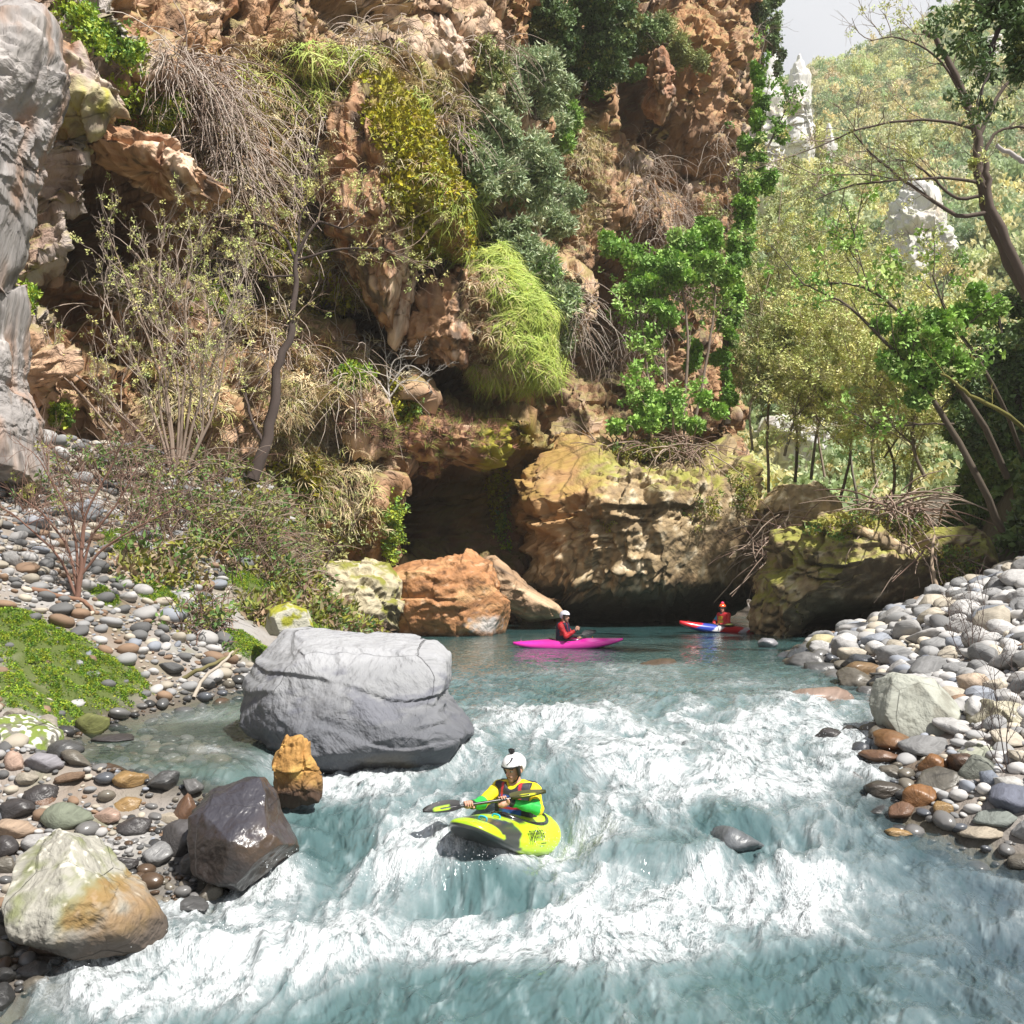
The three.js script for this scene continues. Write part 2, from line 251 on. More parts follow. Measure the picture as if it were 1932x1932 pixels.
{
  const nx = 240, nz = 330, pos = new Float32Array(nx * nz * 3), col = new Float32Array(nx * nz * 3), uv = new Float32Array(nx * nz * 2), idx = [], c = [0, 0, 0];
  for (let j = 0; j < nz; j++) for (let i = 0; i < nx; i++) {
    const x = -19 + 43 * i / (nx - 1), d = -6 + 72 * j / (nz - 1), k = j * nx + i, y = ground(x, Math.max(0, d)) + mossLump(x, d), w = level(x, Math.max(0, d));
    pos[k * 3] = x; pos[k * 3 + 1] = y; pos[k * 3 + 2] = -d; uv[k * 2] = x * 0.8; uv[k * 2 + 1] = d * 0.8;
    const n = fbm(x * 0.7, 5, d * 0.7, 3), f = noise(x * 6, 2, d * 6);
    set3(c, GREY); mix3(c, EARTH, clamp(0.45 + n * 1.2 + f * 0.3)); if (x < 0) mix3(c, [0.20, 0.15, 0.09], sstep(17, 23, d) * 0.6);
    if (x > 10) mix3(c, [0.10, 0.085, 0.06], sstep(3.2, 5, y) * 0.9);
    mix3(c, MOSS, sstep(0.02, 0.4, mossAt(x, d) + 0.35 * noise(x * 2.2, 1, d * 2.2)) * (x < 0 ? 1 : 0));
    const wet = 1 - sstep(w + 0.02, w + 0.28, y + 0.06 * f); c[0] *= 1 - 0.6 * wet; c[1] *= 1 - 0.62 * wet; c[2] *= 1 - 0.65 * wet;
    if (y < w - 0.02) { set3(c, BED); mix3(c, [0.07, 0.06, 0.04], clamp(0.5 + f)); }
    col.set(c, k * 3);
  }
  for (let j = 0; j < nz - 1; j++) for (let i = 0; i < nx - 1; i++) { const a = j * nx + i; idx.push(a, a + 1, a + nx + 1, a, a + nx + 1, a + nx); }
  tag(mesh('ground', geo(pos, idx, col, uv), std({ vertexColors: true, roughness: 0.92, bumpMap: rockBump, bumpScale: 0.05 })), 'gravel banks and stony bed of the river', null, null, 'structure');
}

// ---------------------------------------------------------------- the cliff: a wall along the left shore, its rock pushed out and eaten in
const WALL = new THREE.CatmullRomCurve3([[-17, -4], [-13.6, -13], [-11.9, -21], [-9.6, -26], [-6.4, -30.5], [-3.4, -34.5], [-0.6, -38.5], [1.5, -43], [4.5, -48], [8.6, -51], [11.6, -54.5], [12.9, -60], [13.2, -68], [16, -80]].map(([x, z]) => V(x, 0, z)), false, 'centripetal');
const WL = WALL.getLength();
const wallTab = []; { const n = 400; for (let i = 0; i <= n; i++) { const q = WALL.getPointAt(i / n), t = WALL.getTangentAt(i / n); wallTab.push([q.x, q.z, -t.z, t.x]); } for (let it = 0; it < 12; it++) for (let i = 1; i < n; i++) for (const k of [2, 3]) wallTab[i][k] = 0.25 * wallTab[i - 1][k] + 0.5 * wallTab[i][k] + 0.25 * wallTab[i + 1][k]; }
const wallAt = s => { const t = clamp(s / WL) * 400, i = Math.min(399, Math.floor(t)), f = t - i, a = wallTab[i], b = wallTab[i + 1]; return [lerp(a[0], b[0], f), lerp(a[1], b[1], f), lerp(a[2], b[2], f), lerp(a[3], b[3], f)]; };
function onWall(px, py) { let best = 9e9, bs = 0; for (let i = 0; i <= 400; i++) { const w = wallTab[i]; if (w[1] > -3) continue; const e = Math.abs(HALF + F * w[0] / -w[1] - px); if (e < best) { best = e; bs = i; } } const w = wallTab[bs], d = -w[1]; return [bs / 400 * WL, P(px, py, d).y, d, Math.abs(-w[3]) ]; }
// bulges and hollows: pixel of the centre, half-width and half-height in pixels, metres out (+) or in (-), how sharp the lower edge is
const FEAT = [
  [10, 230, 55, 420, 2.2, 1], [95, 120, 45, 120, 1.2, 1.6], [170, 400, 100, 125, -4.6, 1], [70, 560, 60, 50, -2.2, 1], [310, 330, 95, 80, 1.5, 2], [200, 170, 80, 90, 1.0, 1.5], [130, 620, 120, 60, -0.8, 1], [270, 220, 60, 60, 0.8, 1.5],
  [740, 290, 150, 190, 2.4, 2.2], [690, 420, 80, 60, -0.5, 1], [835, 470, 55, 55, -5, 1], [650, 590, 100, 28, -2.4, 1], [730, 640, 60, 60, -3, 1], [780, 540, 20, 70, -2.5, 1], [880, 560, 130, 110, 1.9, 1.5], [970, 600, 95, 150, 2.8, 3.2], [840, 725, 80, 42, -4.5, 1],
  [850, 825, 120, 55, 2.6, 3.2], [850, 970, 100, 95, -11, 1], [640, 880, 110, 160, 1.6, 1.2], [560, 830, 50, 40, -1.2, 1], [930, 960, 30, 130, 1.2, 1], [1065, 740, 32, 170, -3.5, 1],
  [815, 195, 65, 50, -3.4, 1], [605, 20, 65, 45, -3.4, 1], [640, 40, 90, 60, 1.0, 2], [780, 90, 60, 40, -1.2, 1], [880, 70, 90, 90, 0.8, 1.5], [480, 60, 60, 90, 0.7, 1.5],
  [1160, 190, 36, 90, -3.2, 1], [1140, 600, 50, 150, -3.6, 1], [1255, 310, 60, 60, -1.8, 1], [700, 320, 40, 30, -1.5, 1], [580, 330, 35, 40, -1.8, 1], [420, 520, 120, 40, -1.2, 1], [780, 80, 50, 34, -2.4, 1], [1320, 210, 70, 170, 1.4, 1.5], [1260, 130, 40, 80, 1.4, 2], [1400, 120, 50, 260, 0.8, 1.2], [1330, 470, 70, 60, -1.8, 1], [1200, 450, 50, 90, 1.0, 1.4], [1400, 250, 50, 60, -1.2, 1], [1100, 420, 70, 160, 1.2, 1],
  [380, 700, 200, 150, 0.8, 1], [90, 740, 90, 90, 0.9, 1.5],
].map(([px, py, rx, ry, a, sh]) => { const [s, y, d, fac] = onWall(px, py); const w = wallAt(s); const cosv = Math.max(0.35, Math.abs(w[2] * (w[0] / d) - w[3]) / Math.hypot(1, w[0] / d)); return [s, y, rx * M(d) / cosv, ry * M(d), a, sh]; });
// colour patches on the rock; black ones at the hollows paint in cave darkness: pixel, radii, colour number, strength
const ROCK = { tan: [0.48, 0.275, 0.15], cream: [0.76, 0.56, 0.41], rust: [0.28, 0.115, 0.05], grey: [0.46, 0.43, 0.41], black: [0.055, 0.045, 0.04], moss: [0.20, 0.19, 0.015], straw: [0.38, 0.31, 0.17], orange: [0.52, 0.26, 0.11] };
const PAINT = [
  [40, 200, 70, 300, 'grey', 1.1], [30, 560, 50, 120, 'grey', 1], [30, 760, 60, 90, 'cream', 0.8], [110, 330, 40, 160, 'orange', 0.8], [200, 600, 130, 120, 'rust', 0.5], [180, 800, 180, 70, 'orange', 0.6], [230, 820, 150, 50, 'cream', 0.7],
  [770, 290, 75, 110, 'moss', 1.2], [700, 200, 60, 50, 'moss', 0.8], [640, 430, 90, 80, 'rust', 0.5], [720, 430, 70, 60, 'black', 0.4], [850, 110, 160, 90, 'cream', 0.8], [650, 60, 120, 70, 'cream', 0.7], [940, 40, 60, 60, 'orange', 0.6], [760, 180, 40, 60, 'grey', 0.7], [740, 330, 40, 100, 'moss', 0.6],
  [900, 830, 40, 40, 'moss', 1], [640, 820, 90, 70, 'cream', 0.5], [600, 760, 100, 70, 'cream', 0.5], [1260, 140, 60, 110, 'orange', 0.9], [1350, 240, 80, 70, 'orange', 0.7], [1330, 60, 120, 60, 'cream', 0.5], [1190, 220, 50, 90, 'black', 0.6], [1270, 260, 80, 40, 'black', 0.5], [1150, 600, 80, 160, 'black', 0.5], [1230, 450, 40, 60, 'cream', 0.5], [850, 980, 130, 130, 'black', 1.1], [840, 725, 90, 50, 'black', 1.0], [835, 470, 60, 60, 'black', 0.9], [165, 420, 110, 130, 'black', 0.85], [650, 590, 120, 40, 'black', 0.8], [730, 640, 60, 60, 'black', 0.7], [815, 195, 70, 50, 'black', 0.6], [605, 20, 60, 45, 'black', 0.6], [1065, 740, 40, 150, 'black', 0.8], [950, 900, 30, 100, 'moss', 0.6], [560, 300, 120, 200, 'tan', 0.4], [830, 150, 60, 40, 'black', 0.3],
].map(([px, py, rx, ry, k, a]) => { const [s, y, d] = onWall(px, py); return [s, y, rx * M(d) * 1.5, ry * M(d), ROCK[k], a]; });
const CW = 1080, CH = 510, cliffPos = new Float32Array(CW * CH * 3), cliffOff = new Float32Array(CW * CH);
let cliffNor;
{
  const col = new Float32Array(CW * CH * 3), uv = new Float32Array(CW * CH * 2), idx = new Uint32Array((CW - 1) * (CH - 1) * 6);
  for (let i = 0; i < CW; i++) {
    const s = WL * i / (CW - 1), [wx, wz, nx, nz] = wallAt(s), top = lerp(17, 44, sstep(8, 60, -wz)), bottom = -0.6;
    for (let j = 0; j < CH; j++) {
      const y0 = bottom + (top - bottom) * j / (CH - 1), k = j * CW + i;
      let off = 0;
      for (const [fs, fy, rx, ry, a, sh] of FEAT) { const dx = (s - fs) / rx, dy = (y0 - fy) / ry * (y0 < fy ? sh : 1); const q = dx * dx + dy * dy; if (q < 4.5) off += a * (a < 0 ? Math.exp(-q * q * 0.8) : Math.exp(-q * 1.1)); }
      const x = wx, z = wz, wob = fbm(x * 0.3, y0 * 0.3, z * 0.3, 3);
      off += 1.5 * fbm(x * 0.11 + 3, y0 * 0.13, z * 0.11, 3);
      const saw = y0 / 2.7 + wob * 1.6 + s * 0.05, t = saw - Math.floor(saw), ledge = t < 0.13 ? t / 0.13 : 1 - (t - 0.13) / 0.87; // drops back under each ledge
      off += (0.75 + 0.5 * noise(s * 0.2, y0 * 0.15, 8)) * ledge * sstep(-0.5, 0.3, noise(s * 0.23, Math.floor(saw) * 3.7, 2));
      off += 0.85 * (ridged(s * 0.34 + wob, y0 * 0.15, 6.6, 4) - 0.5);
      off += 0.38 * (ridged(s * 1.2 + wob * 2, y0 * 0.26, 1.6, 3) - 0.5);
      off -= 1.3 * sstep(0.80, 0.95, ridged(s * 0.16 + wob * 0.6, y0 * 0.045, 5.2, 2)) * sstep(-0.4, 0.2, noise(s * 0.1, y0 * 0.12, 3)); // clefts
      off += Math.max(0, y0 - 14) * 0.03;
      const droop = 0.22 * Math.max(0, off) * (0.5 + noise(s * 0.8, y0 * 0.4, 3));
      cliffOff[k] = off;
      cliffPos[k * 3] = wx + nx * off; cliffPos[k * 3 + 1] = y0 - droop; cliffPos[k * 3 + 2] = wz + nz * off;
      uv[k * 2] = s * 0.9 + off * 0.5; uv[k * 2 + 1] = y0 * 0.8 - off * 0.6;
    }
  }
  let o = 0; for (let j = 0; j < CH - 1; j++) for (let i = 0; i < CW - 1; i++) { const a = j * CW + i; idx[o++] = a; idx[o++] = a + 1; idx[o++] = a + CW + 1; idx[o++] = a; idx[o++] = a + CW + 1; idx[o++] = a + CW; }
  // the finer relief stands out along the rock's own faces
  const cq = { x: 0, y: 0, z: 0 }, n0 = geo(cliffPos, idx, null).attributes.normal.array;
  for (let k = 0; k < CW * CH; k++) {
    const x = cliffPos[k * 3], y = cliffPos[k * 3 + 1], z = cliffPos[k * 3 + 2], wob = fbm(x * 0.4, y * 0.4, z * 0.4, 2), under = clamp(-n0[k * 3 + 1]);
    let e = 0;
    cq.x = x; cq.y = y * 0.7; cq.z = z; e += 1.0 * facets(cq, 0.42, 3.1, 1) + 0.42 * facets(cq, 1.05, 7.7, 1.2) + 0.17 * facets(cq, 2.6, 2.2, 1.5);
    const w2 = worley(x * 1.5 + wob, y * 0.9, z * 1.5); e -= 0.9 * Math.max(0, 0.40 - w2[0]) * sstep(-0.1, 0.4, noise(x * 0.25, y * 0.25, z * 0.25 + 5));
    e += 0.26 * (ridged(x * 1.7, y * 0.42, z * 1.7, 4, 0.6) - 0.5) + 0.13 * fbm(x * 4.2, y * 2.6, z * 4.2, 4, 0.65);
    const drip = under * 0.5 * Math.max(0, noise(x * 3.3, 2, z * 3.3) - 0.1);
    cliffPos[k * 3] += n0[k * 3] * e; cliffPos[k * 3 + 1] += n0[k * 3 + 1] * e - drip; cliffPos[k * 3 + 2] += n0[k * 3 + 2] * e;
  }
  const g = geo(cliffPos, idx, col, uv), c = [0, 0, 0]; cliffNor = g.attributes.normal.array;
  for (let i = 0; i < CW; i++) { const s = WL * i / (CW - 1); for (let j = 0; j < CH; j++) {
    const k = j * CW + i, x = cliffPos[k * 3], y = cliffPos[k * 3 + 1], z = cliffPos[k * 3 + 2], ny = cliffNor[k * 3 + 1];
    const a = fbm(x * 0.35, y * 0.25, z * 0.35, 4), b = fbm(s * 1.1, y * 0.22, 4.2, 4), e = fbm(x * 1.6, y * 1.6, z * 1.6, 3);
    set3(c, ROCK.tan); mix3(c, ROCK.cream, sstep(0.0, 0.5, a + e * 0.5)); mix3(c, ROCK.rust, sstep(0.05, 0.45, b) * 0.75); mix3(c, ROCK.grey, sstep(0.1, 0.5, fbm(x * 0.5 + 9, y * 0.4, z * 0.5, 3)) * 0.5);
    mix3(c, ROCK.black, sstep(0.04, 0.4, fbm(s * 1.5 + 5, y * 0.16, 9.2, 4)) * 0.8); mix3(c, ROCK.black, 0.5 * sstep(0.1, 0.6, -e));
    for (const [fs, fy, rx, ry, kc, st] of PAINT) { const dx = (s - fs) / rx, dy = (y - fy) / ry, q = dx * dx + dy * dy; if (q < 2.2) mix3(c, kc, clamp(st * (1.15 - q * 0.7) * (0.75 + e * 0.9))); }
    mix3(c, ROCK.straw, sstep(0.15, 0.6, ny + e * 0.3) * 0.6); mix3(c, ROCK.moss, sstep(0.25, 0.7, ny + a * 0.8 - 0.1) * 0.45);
    const v = 0.9 + 0.35 * e; col[k * 3] = c[0] * v; col[k * 3 + 1] = c[1] * v; col[k * 3 + 2] = c[2] * v;
  } }
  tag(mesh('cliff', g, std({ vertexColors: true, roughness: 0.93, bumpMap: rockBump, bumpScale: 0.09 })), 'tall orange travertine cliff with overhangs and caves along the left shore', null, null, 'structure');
}

// ---------------------------------------------------------------- the river: a standing surface of waves, and white foam lying on it
function waterHit(px, py) { for (let d = 4; d < 60; d += 0.03) { const q = P(px, py, d); if (q.y <= lin(LEVEL, d)) return [q.x, d]; } return [P(px, py, 60).x, 60]; }
const zone = ([px, py, rx, ry, a]) => { const [x, d] = waterHit(px, py), d2 = waterHit(px, Math.max(1140, py - ry))[1]; return [x, d, rx * M(d), Math.max(0.05, d2 - d), a]; };
const FOAM = [[1080, 1375, 150, 42, 0.75], [1480, 1385, 250, 55, 0.75], [1180, 1450, 140, 40, 0.5], [700, 1478, 110, 22, 0.8], [640, 1500, 130, 30, 0.5], [770, 1570, 95, 60, 0.6], [720, 1660, 90, 40, 0.6], [1180, 1540, 150, 50, 0.45], [1400, 1480, 220, 60, 0.5], [540, 1660, 50, 45, 0.8], [520, 1790, 330, 85, 0.85], [260, 1870, 260, 70, 0.75], [900, 1780, 240, 60, 0.75], [1260, 1690, 270, 75, 0.8], [1560, 1680, 220, 55, 0.7], [1080, 1790, 300, 60, 0.5], [380, 1352, 110, 16, 0.8], [900, 1285, 90, 14, 0.35], [1150, 1262, 150, 9, 0.45], [1650, 1400, 60, 30, 0.6], [860, 1450, 60, 30, 0.6], [1700, 1760, 300, 40, 0.25], [1300, 1790, 300, 40, 0.35], [1750, 1860, 200, 40, 0.2], [1290, 1870, 120, 50, 0.2], [400, 1455, 60, 25, 0.6], [450, 1475, 90, 18, 0.4], [330, 1560, 80, 25, 0.4], [430, 1690, 120, 35, 0.3], [840, 1380, 50, 30, 0.4], [1300, 1290, 300, 18, 0.25], [940, 1340, 70, 30, 0.3],
  [790, 1600, 50, 36, 0.6], [1075, 1600, 40, 40, 0.5], [820, 1640, 60, 30, 0.6], [880, 1638, 110, 22, 0.7], [1010, 1640, 60, 26, 0.5], [620, 1600, 55, 75, -0.8], [930, 1680, 90, 36, -0.7], [880, 1865, 190, 55, -0.75], [60, 1850, 80, 70, -0.6], [1000, 1715, 60, 30, -0.5], [1380, 1590, 70, 50, -0.5], [1650, 1570, 120, 60, -0.2], [1830, 1650, 140, 60, -0.35], [1720, 1830, 280, 110, -0.3], [700, 1590, 40, 40, -0.2], [1300, 1560, 90, 40, -0.25], [1500, 1850, 160, 60, -0.4], [940, 1290, 90, 20, -0.2], [640, 1420, 60, 20, -0.4]].map(zone);
const WAVES = [[1080, 1365, 130, 22, 0.16], [1290, 1330, 140, 18, 0.10], [1480, 1350, 200, 22, 0.13], [1200, 1430, 110, 25, 0.12], [1500, 1320, 120, 14, 0.12], [860, 1400, 70, 25, 0.08], [560, 1650, 45, 28, 0.16], [740, 1655, 80, 22, 0.12], [960, 1735, 90, 20, 0.12], [1200, 1625, 170, 28, 0.15], [1400, 1560, 70, 26, 0.14], [720, 1560, 60, 60, 0.10], [1500, 1650, 180, 28, 0.12], [930, 1720, 110, 26, -0.10], [885, 1655, 135, 34, 0.13], [905, 1606, 130, 34, 0.20], [1025, 1600, 80, 46, -0.22], [1065, 1562, 80, 30, -0.16], [640, 1610, 50, 50, -0.10], [840, 1690, 50, 25, -0.10], [500, 1790, 250, 40, 0.08], [1240, 1255, 130, 8, 0.05], [1000, 1440, 60, 20, 0.05], [1100, 1480, 150, 30, -0.06], [330, 1790, 80, 30, 0.07], [680, 1475, 90, 14, 0.06], [800, 1445, 60, 16, 0.08]].map(zone);
function blobs(list, x, d) { let s = 0; for (const [a, b, rx, rz, k] of list) { const u = (x - a) / rx, v = (d - b) / rz, q = u * u + v * v; if (q < 5) s += k * Math.exp(-q); } return s; }
const rapid = d => lin([[0, 0.8], [7, 0.9], [10, 1], [15, 0.75], [17.5, 0.45], [20, 0.16], [26, 0.09], [60, 0.06]], d);
const calmLeft = (x, d) => sstep(-2.3, -3.2, x) * sstep(9.6, 10.5, d) * sstep(15.5, 14, d);
const OUT = [0, 0, 0];
function water(x, d) { // OUT = [height, foam 0..1]
  const cl = calmLeft(x, d), R = rapid(d) * (1 - 0.8 * cl);
  const sx = fbm(x * 0.8, 1, d * 0.8, 2) * 0.5, zx = fbm(x * 0.8, 7, d * 0.8, 2) * 0.5;
  const a = fbm((x + sx) * 0.9, 2.2, (d + zx) * 0.8, 3), b = ridged((x + sx * 0.7) * 2.1, 3.3, (d + zx * 0.7) * 1.6, 4, 0.55), f = fbm(x * 9 + sx * 6, 4.4, d * 7 + zx * 6, 3, 0.6);
  let h = level(x, d) + blobs(WAVES, x, d) * (1 - cl);
  const cr = noise((x + sx) * 3.7, 6.1, (d + zx) * 3.1); h += R * (0.13 * a + 0.12 * (b - 0.55) + 0.045 * (0.45 - Math.abs(cr)) + 0.026 * f) + 0.007 * fbm(x * 1.6, 9, d * 5, 3);
  const lace = ridged((x + sx) * 2.7 + 0.2 * f, 8.1, (d + zx) * 1.15, 4, 0.6), streak = fbm((x + sx * 1.6) * 3.5, 5.5, (d + zx * 1.6) * 0.75, 4, 0.62);
  let k = 0.84 * blobs(FOAM, x, d) + R * 0.19 * (1 - sstep(0.5, 3.5, x - 1.2) * sstep(9.5, 7, d) * 0.3) - 0.16 * cl + 0.7 * (b - 0.6) * R + 0.4 * a * R;
  k = clamp(k, 0, 1);
  OUT[0] = h; OUT[1] = clamp(k * k * 0.9 + k * 1.1 * sstep(0.3, 0.8, 0.5 * lace + 0.55 * streak + 0.2)); OUT[2] = k; return OUT; // veil and lace
}
// froth: threads and bubbles of foam in a tile; ripple: small wavelets
function tileOf(size, f) { return grain(size, f); }
const torus = (u, v, f, o, g) => { const c = Math.cos(u * 6.28318) * f / 6.28, e = Math.sin(u * 6.28318) * f / 6.28, q = Math.cos(v * 6.28318) * f / 6.28, w = Math.sin(v * 6.28318) * f / 6.28; return g(c + o, e + q * 1.0, w + o * 0.7) * 0.5 + g(q - o, w + 3.3, c * 0.9 + e * 0.45 + o) * 0.5; };
const froth = grain(1024, (u, v) => { u += 0.02 * torus(u, v, 6, 1.7, noise); v += 0.02 * torus(u, v, 6, 5.1, noise); let n = 0; for (const [f, a] of [[10, 0.30], [24, 0.30], [52, 0.28], [110, 0.26], [220, 0.2]]) n += a * torus(u, v, f, f * 0.37, noise); const w = Math.pow(clamp(1 - Math.abs(torus(u, v, 26, 3.7, noise)) * 2.4), 2); return clamp(0.45 + 1.35 * n + 0.2 * w); });
const ripple = grain(512, (u, v) => 0.5 + 0.35 * torus(u, v, 14, 2.2, noise) + 0.25 * torus(u, v, 31, 6.1, noise) + 0.12 * torus(u, v, 64, 4.4, noise));
const spots = []; // crests where drops fly
{
  const cols = 680, rows = 420, pos = new Float32Array(cols * rows * 3), col = new Float32Array(cols * rows * 4), fo = new Float32Array(cols * rows), fpos = new Float32Array(cols * rows * 3), fcol = new Float32Array(cols * rows * 4), uv = new Float32Array(cols * rows * 2);
  const rr = rngOf(5), c = [0, 0, 0];
  for (let j = 0; j < rows; j++) {
    const d = 4.6 * Math.pow(56 / 4.6, Math.pow(j / (rows - 1), 1.15)), hw = d * 0.6 + 0.8;
    for (let i = 0; i < cols; i++) {
      const x = clamp(-1 + 2 * i / (cols - 1), -1, 1) * hw, k = j * cols + i; water(x, d); const h = OUT[0], fm = OUT[1], air = OUT[2]; uv[k * 2] = (x + 0.25 * noise(x * 0.7, 4, d * 0.7)) / 1.9; uv[k * 2 + 1] = (d + 0.35 * noise(x * 0.6, 9, d * 0.6)) / 3.4;
      pos[k * 3] = x; pos[k * 3 + 1] = h; pos[k * 3 + 2] = -d; fo[k] = fm;
      const depth = h - groundRaw(x, d), cl = calmLeft(x, d), side = sstep(1.2, 4.5, x) * sstep(13, 8, d);
      set3(c, [0.068, 0.122, 0.126]); mix3(c, [0.045, 0.105, 0.105], sstep(17, 21, d)); mix3(c, [0.02, 0.06, 0.06], sstep(25, 31, d) * 0.6); mix3(c, [0.055, 0.078, 0.098], side * 0.95); mix3(c, [0.23, 0.30, 0.315], 0.6 * air); { const st = fbm(x * 6 + 1.5 * noise(x * 1.1, 2, d), 3.1, d * 2.6, 4, 0.65), q = rapid(d); mix3(c, [0.028, 0.065, 0.07], sstep(0.0, 0.5, st) * 0.55 * q * (1 - cl)); mix3(c, [0.38, 0.46, 0.48], sstep(0.08, 0.55, -st) * 0.6 * q * (1 - cl)); }  // bluish tint of the right side is painted sky reflection
      mix3(c, [0.10, 0.13, 0.10], cl * 0.7);
      col[k * 4] = c[0]; col[k * 4 + 1] = c[1]; col[k * 4 + 2] = c[2]; col[k * 4 + 3] = lerp(0.97, 0.18, sstep(0.40, 0.06, depth) * (0.35 + 0.65 * Math.max(cl, sstep(2.5, 4.5, x), sstep(-2, -3, x))));
      const bub = fm * (0.012 + 0.018 * noise(x * 11, 3, d * 8) + 0.008 * noise(x * 27, 6, d * 20) + 0.05 * Math.max(0, noise(x * 4.5, 8, d * 3.5)));
      fpos[k * 3] = x; fpos[k * 3 + 1] = h + 0.004 + bub; fpos[k * 3 + 2] = -d;
      const w = 0.53 + 0.09 * noise(x * 8, 1, d * 8); fcol[k * 4] = w * 0.93; fcol[k * 4 + 1] = w; fcol[k * 4 + 2] = w * 1.03; fcol[k * 4 + 3] = 1.55 * Math.pow(fm, 1.7);
      if (fm > 0.75 && rr() < 0.03 && d < 17) spots.push([x, h, d]);
    }
  }
  const idx = [], fidx = [], dry = (k) => groundRaw(pos[k * 3], -pos[k * 3 + 2]) > pos[k * 3 + 1] + 0.5;
  for (let j = 0; j < rows - 1; j++) for (let i = 0; i < cols - 1; i++) { const a = j * cols + i, b = a + 1, e = a + cols + 1, f = a + cols; if (dry(a) && dry(e)) continue; idx.push(a, b, e, a, e, f); if (Math.max(fo[a], fo[b], fo[e], fo[f]) > 0.02) fidx.push(a, b, e, a, e, f); }
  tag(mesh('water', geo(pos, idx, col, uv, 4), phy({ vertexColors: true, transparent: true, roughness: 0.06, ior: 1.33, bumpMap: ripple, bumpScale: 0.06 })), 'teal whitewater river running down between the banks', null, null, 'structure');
  // foam keeps only the points it uses
  const map = new Int32Array(cols * rows).fill(-1); let m = 0; for (const k of fidx) if (map[k] < 0) map[k] = m++;
  const p2 = new Float32Array(m * 3), c2 = new Float32Array(m * 4), u2 = new Float32Array(m * 2); for (let k = 0; k < map.length; k++) if (map[k] >= 0) { p2.set(fpos.subarray(k * 3, k * 3 + 3), map[k] * 3); c2.set(fcol.subarray(k * 4, k * 4 + 4), map[k] * 4); u2.set(uv.subarray(k * 2, k * 2 + 2), map[k] * 2); }
  tag(mesh('river_foam', geo(p2, fidx.map(k => map[k]), c2, u2, 4), std({ vertexColors: true, transparent: true, roughness: 0.5, alphaMap: froth, bumpMap: froth, bumpScale: 0.02 })), 'white foam churning on the rapids', 'foam', null, 'stuff');
}

// ---------------------------------------------------------------- boulders, each a thing
const stoneMat = std({ vertexColors: true, roughness: 0.82, bumpMap: rockBump, bumpScale: 0.05 });
const wetMat = phy({ vertexColors: true, roughness: 0.34, bumpMap: rockBump, bumpScale: 0.03, clearcoat: 0.25, clearcoatRoughness: 0.2 });
const sunk = (o, y) => (q => { }) ;
function boulder(name, label, category, o, mat = stoneMat, group) { const { g, at } = outlineRock(o); const m = mesh(name, g, mat); m.position.copy(at); return tag(m, label, category, group); }
const wetBelow = (c, y, y0, k = 0.35) => { const w = sstep(y0 + 0.22, y0, y); c[0] *= 1 - (1 - k) * w; c[1] *= 1 - (1 - k) * w; c[2] *= 1 - (1 - k) * w; };

// the big smooth grey boulder
{
  const GB = [[440, 1300], [462, 1235], [492, 1196], [520, 1180], [566, 1186], [612, 1200], [690, 1193], [760, 1200], [800, 1212], [830, 1245], [838, 1285], [836, 1325], [862, 1345], [888, 1362], [872, 1398], [848, 1430], [822, 1456], [760, 1450], [690, 1462], [620, 1448], [575, 1425], [530, 1400], [478, 1370], [452, 1340]];
  boulder('boulder', 'huge smooth pale grey boulder standing in the water beside the green kayak', 'boulder', { outline: GB, d: 11.9, depth: 1.35, n: 100, pow: 3.4, lean: 0.42, seed: 3, round: 1, rough: [[0.6, 0.16], [1.3, 0.10, 'f'], [1.7, 0.05, 's']], grit: [[1.2, 0.06], [2.4, 0.045], [5, 0.02], [11, 0.010]],
    cuts: [[0.04, 1, 0.10, 0.66], [0.05, 0.62, 0.8, 0.86], [0.25, 0.30, 0.9, 0.98], [-0.1, -0.15, 1, 0.98], [0.1, -0.7, 0.72, 0.98], [-0.85, 0.25, 0.5, 1.12], [-0.62, 0.7, 0.4, 0.98], [-0.6, -0.45, 0.66, 1.02], [0.75, 0.35, 0.6, 1.22], [0.5, -0.5, 0.7, 1.3], [0.75, 0.7, 0.1, 1.16], [-0.35, 0.2, 0.9, 0.98]],
    shape(q, x, y, z) { if (q.y < -0.45) q.z -= (-0.45 - q.y) * 0.6; const L = noise(q.x * 0.5 + 3, q.y * 5.5 + 1.6 * noise(q.x * 0.8, q.y * 0.8, q.z * 0.8) + q.x * 0.5, q.z * 0.5), k = 0.05 * (sstep(-0.12, 0.12, L) - 0.5) + 0.03 * Math.min(0, Math.abs(L) * 6 - 0.5); q.x += k * x; q.z += k * z; },
    color(c, x, y, z, nx, ny) { const f = fbm(x * 1.3, y * 4 + fbm(x, y, z, 2), z * 1.3, 4), e = fbm(x * 4, y * 9, z * 4, 3); set3(c, [0.235, 0.24, 0.25]); mix3(c, [0.11, 0.115, 0.14], sstep(0.0, 0.3, f + e * 0.5) * 0.8); mix3(c, [0.075, 0.08, 0.095], sstep(0.30, -0.3, y + f * 0.6 + e * 0.2) * 0.82); mix3(c, [0.36, 0.365, 0.38], sstep(0.3, 0.6, y + f * 0.3) * 0.7); mix3(c, [0.18, 0.15, 0.10], sstep(-0.35, -0.7, y) * sstep(0, 0.4, f) * 0.7); wetBelow(c, y, -0.85, 0.4); } });
}
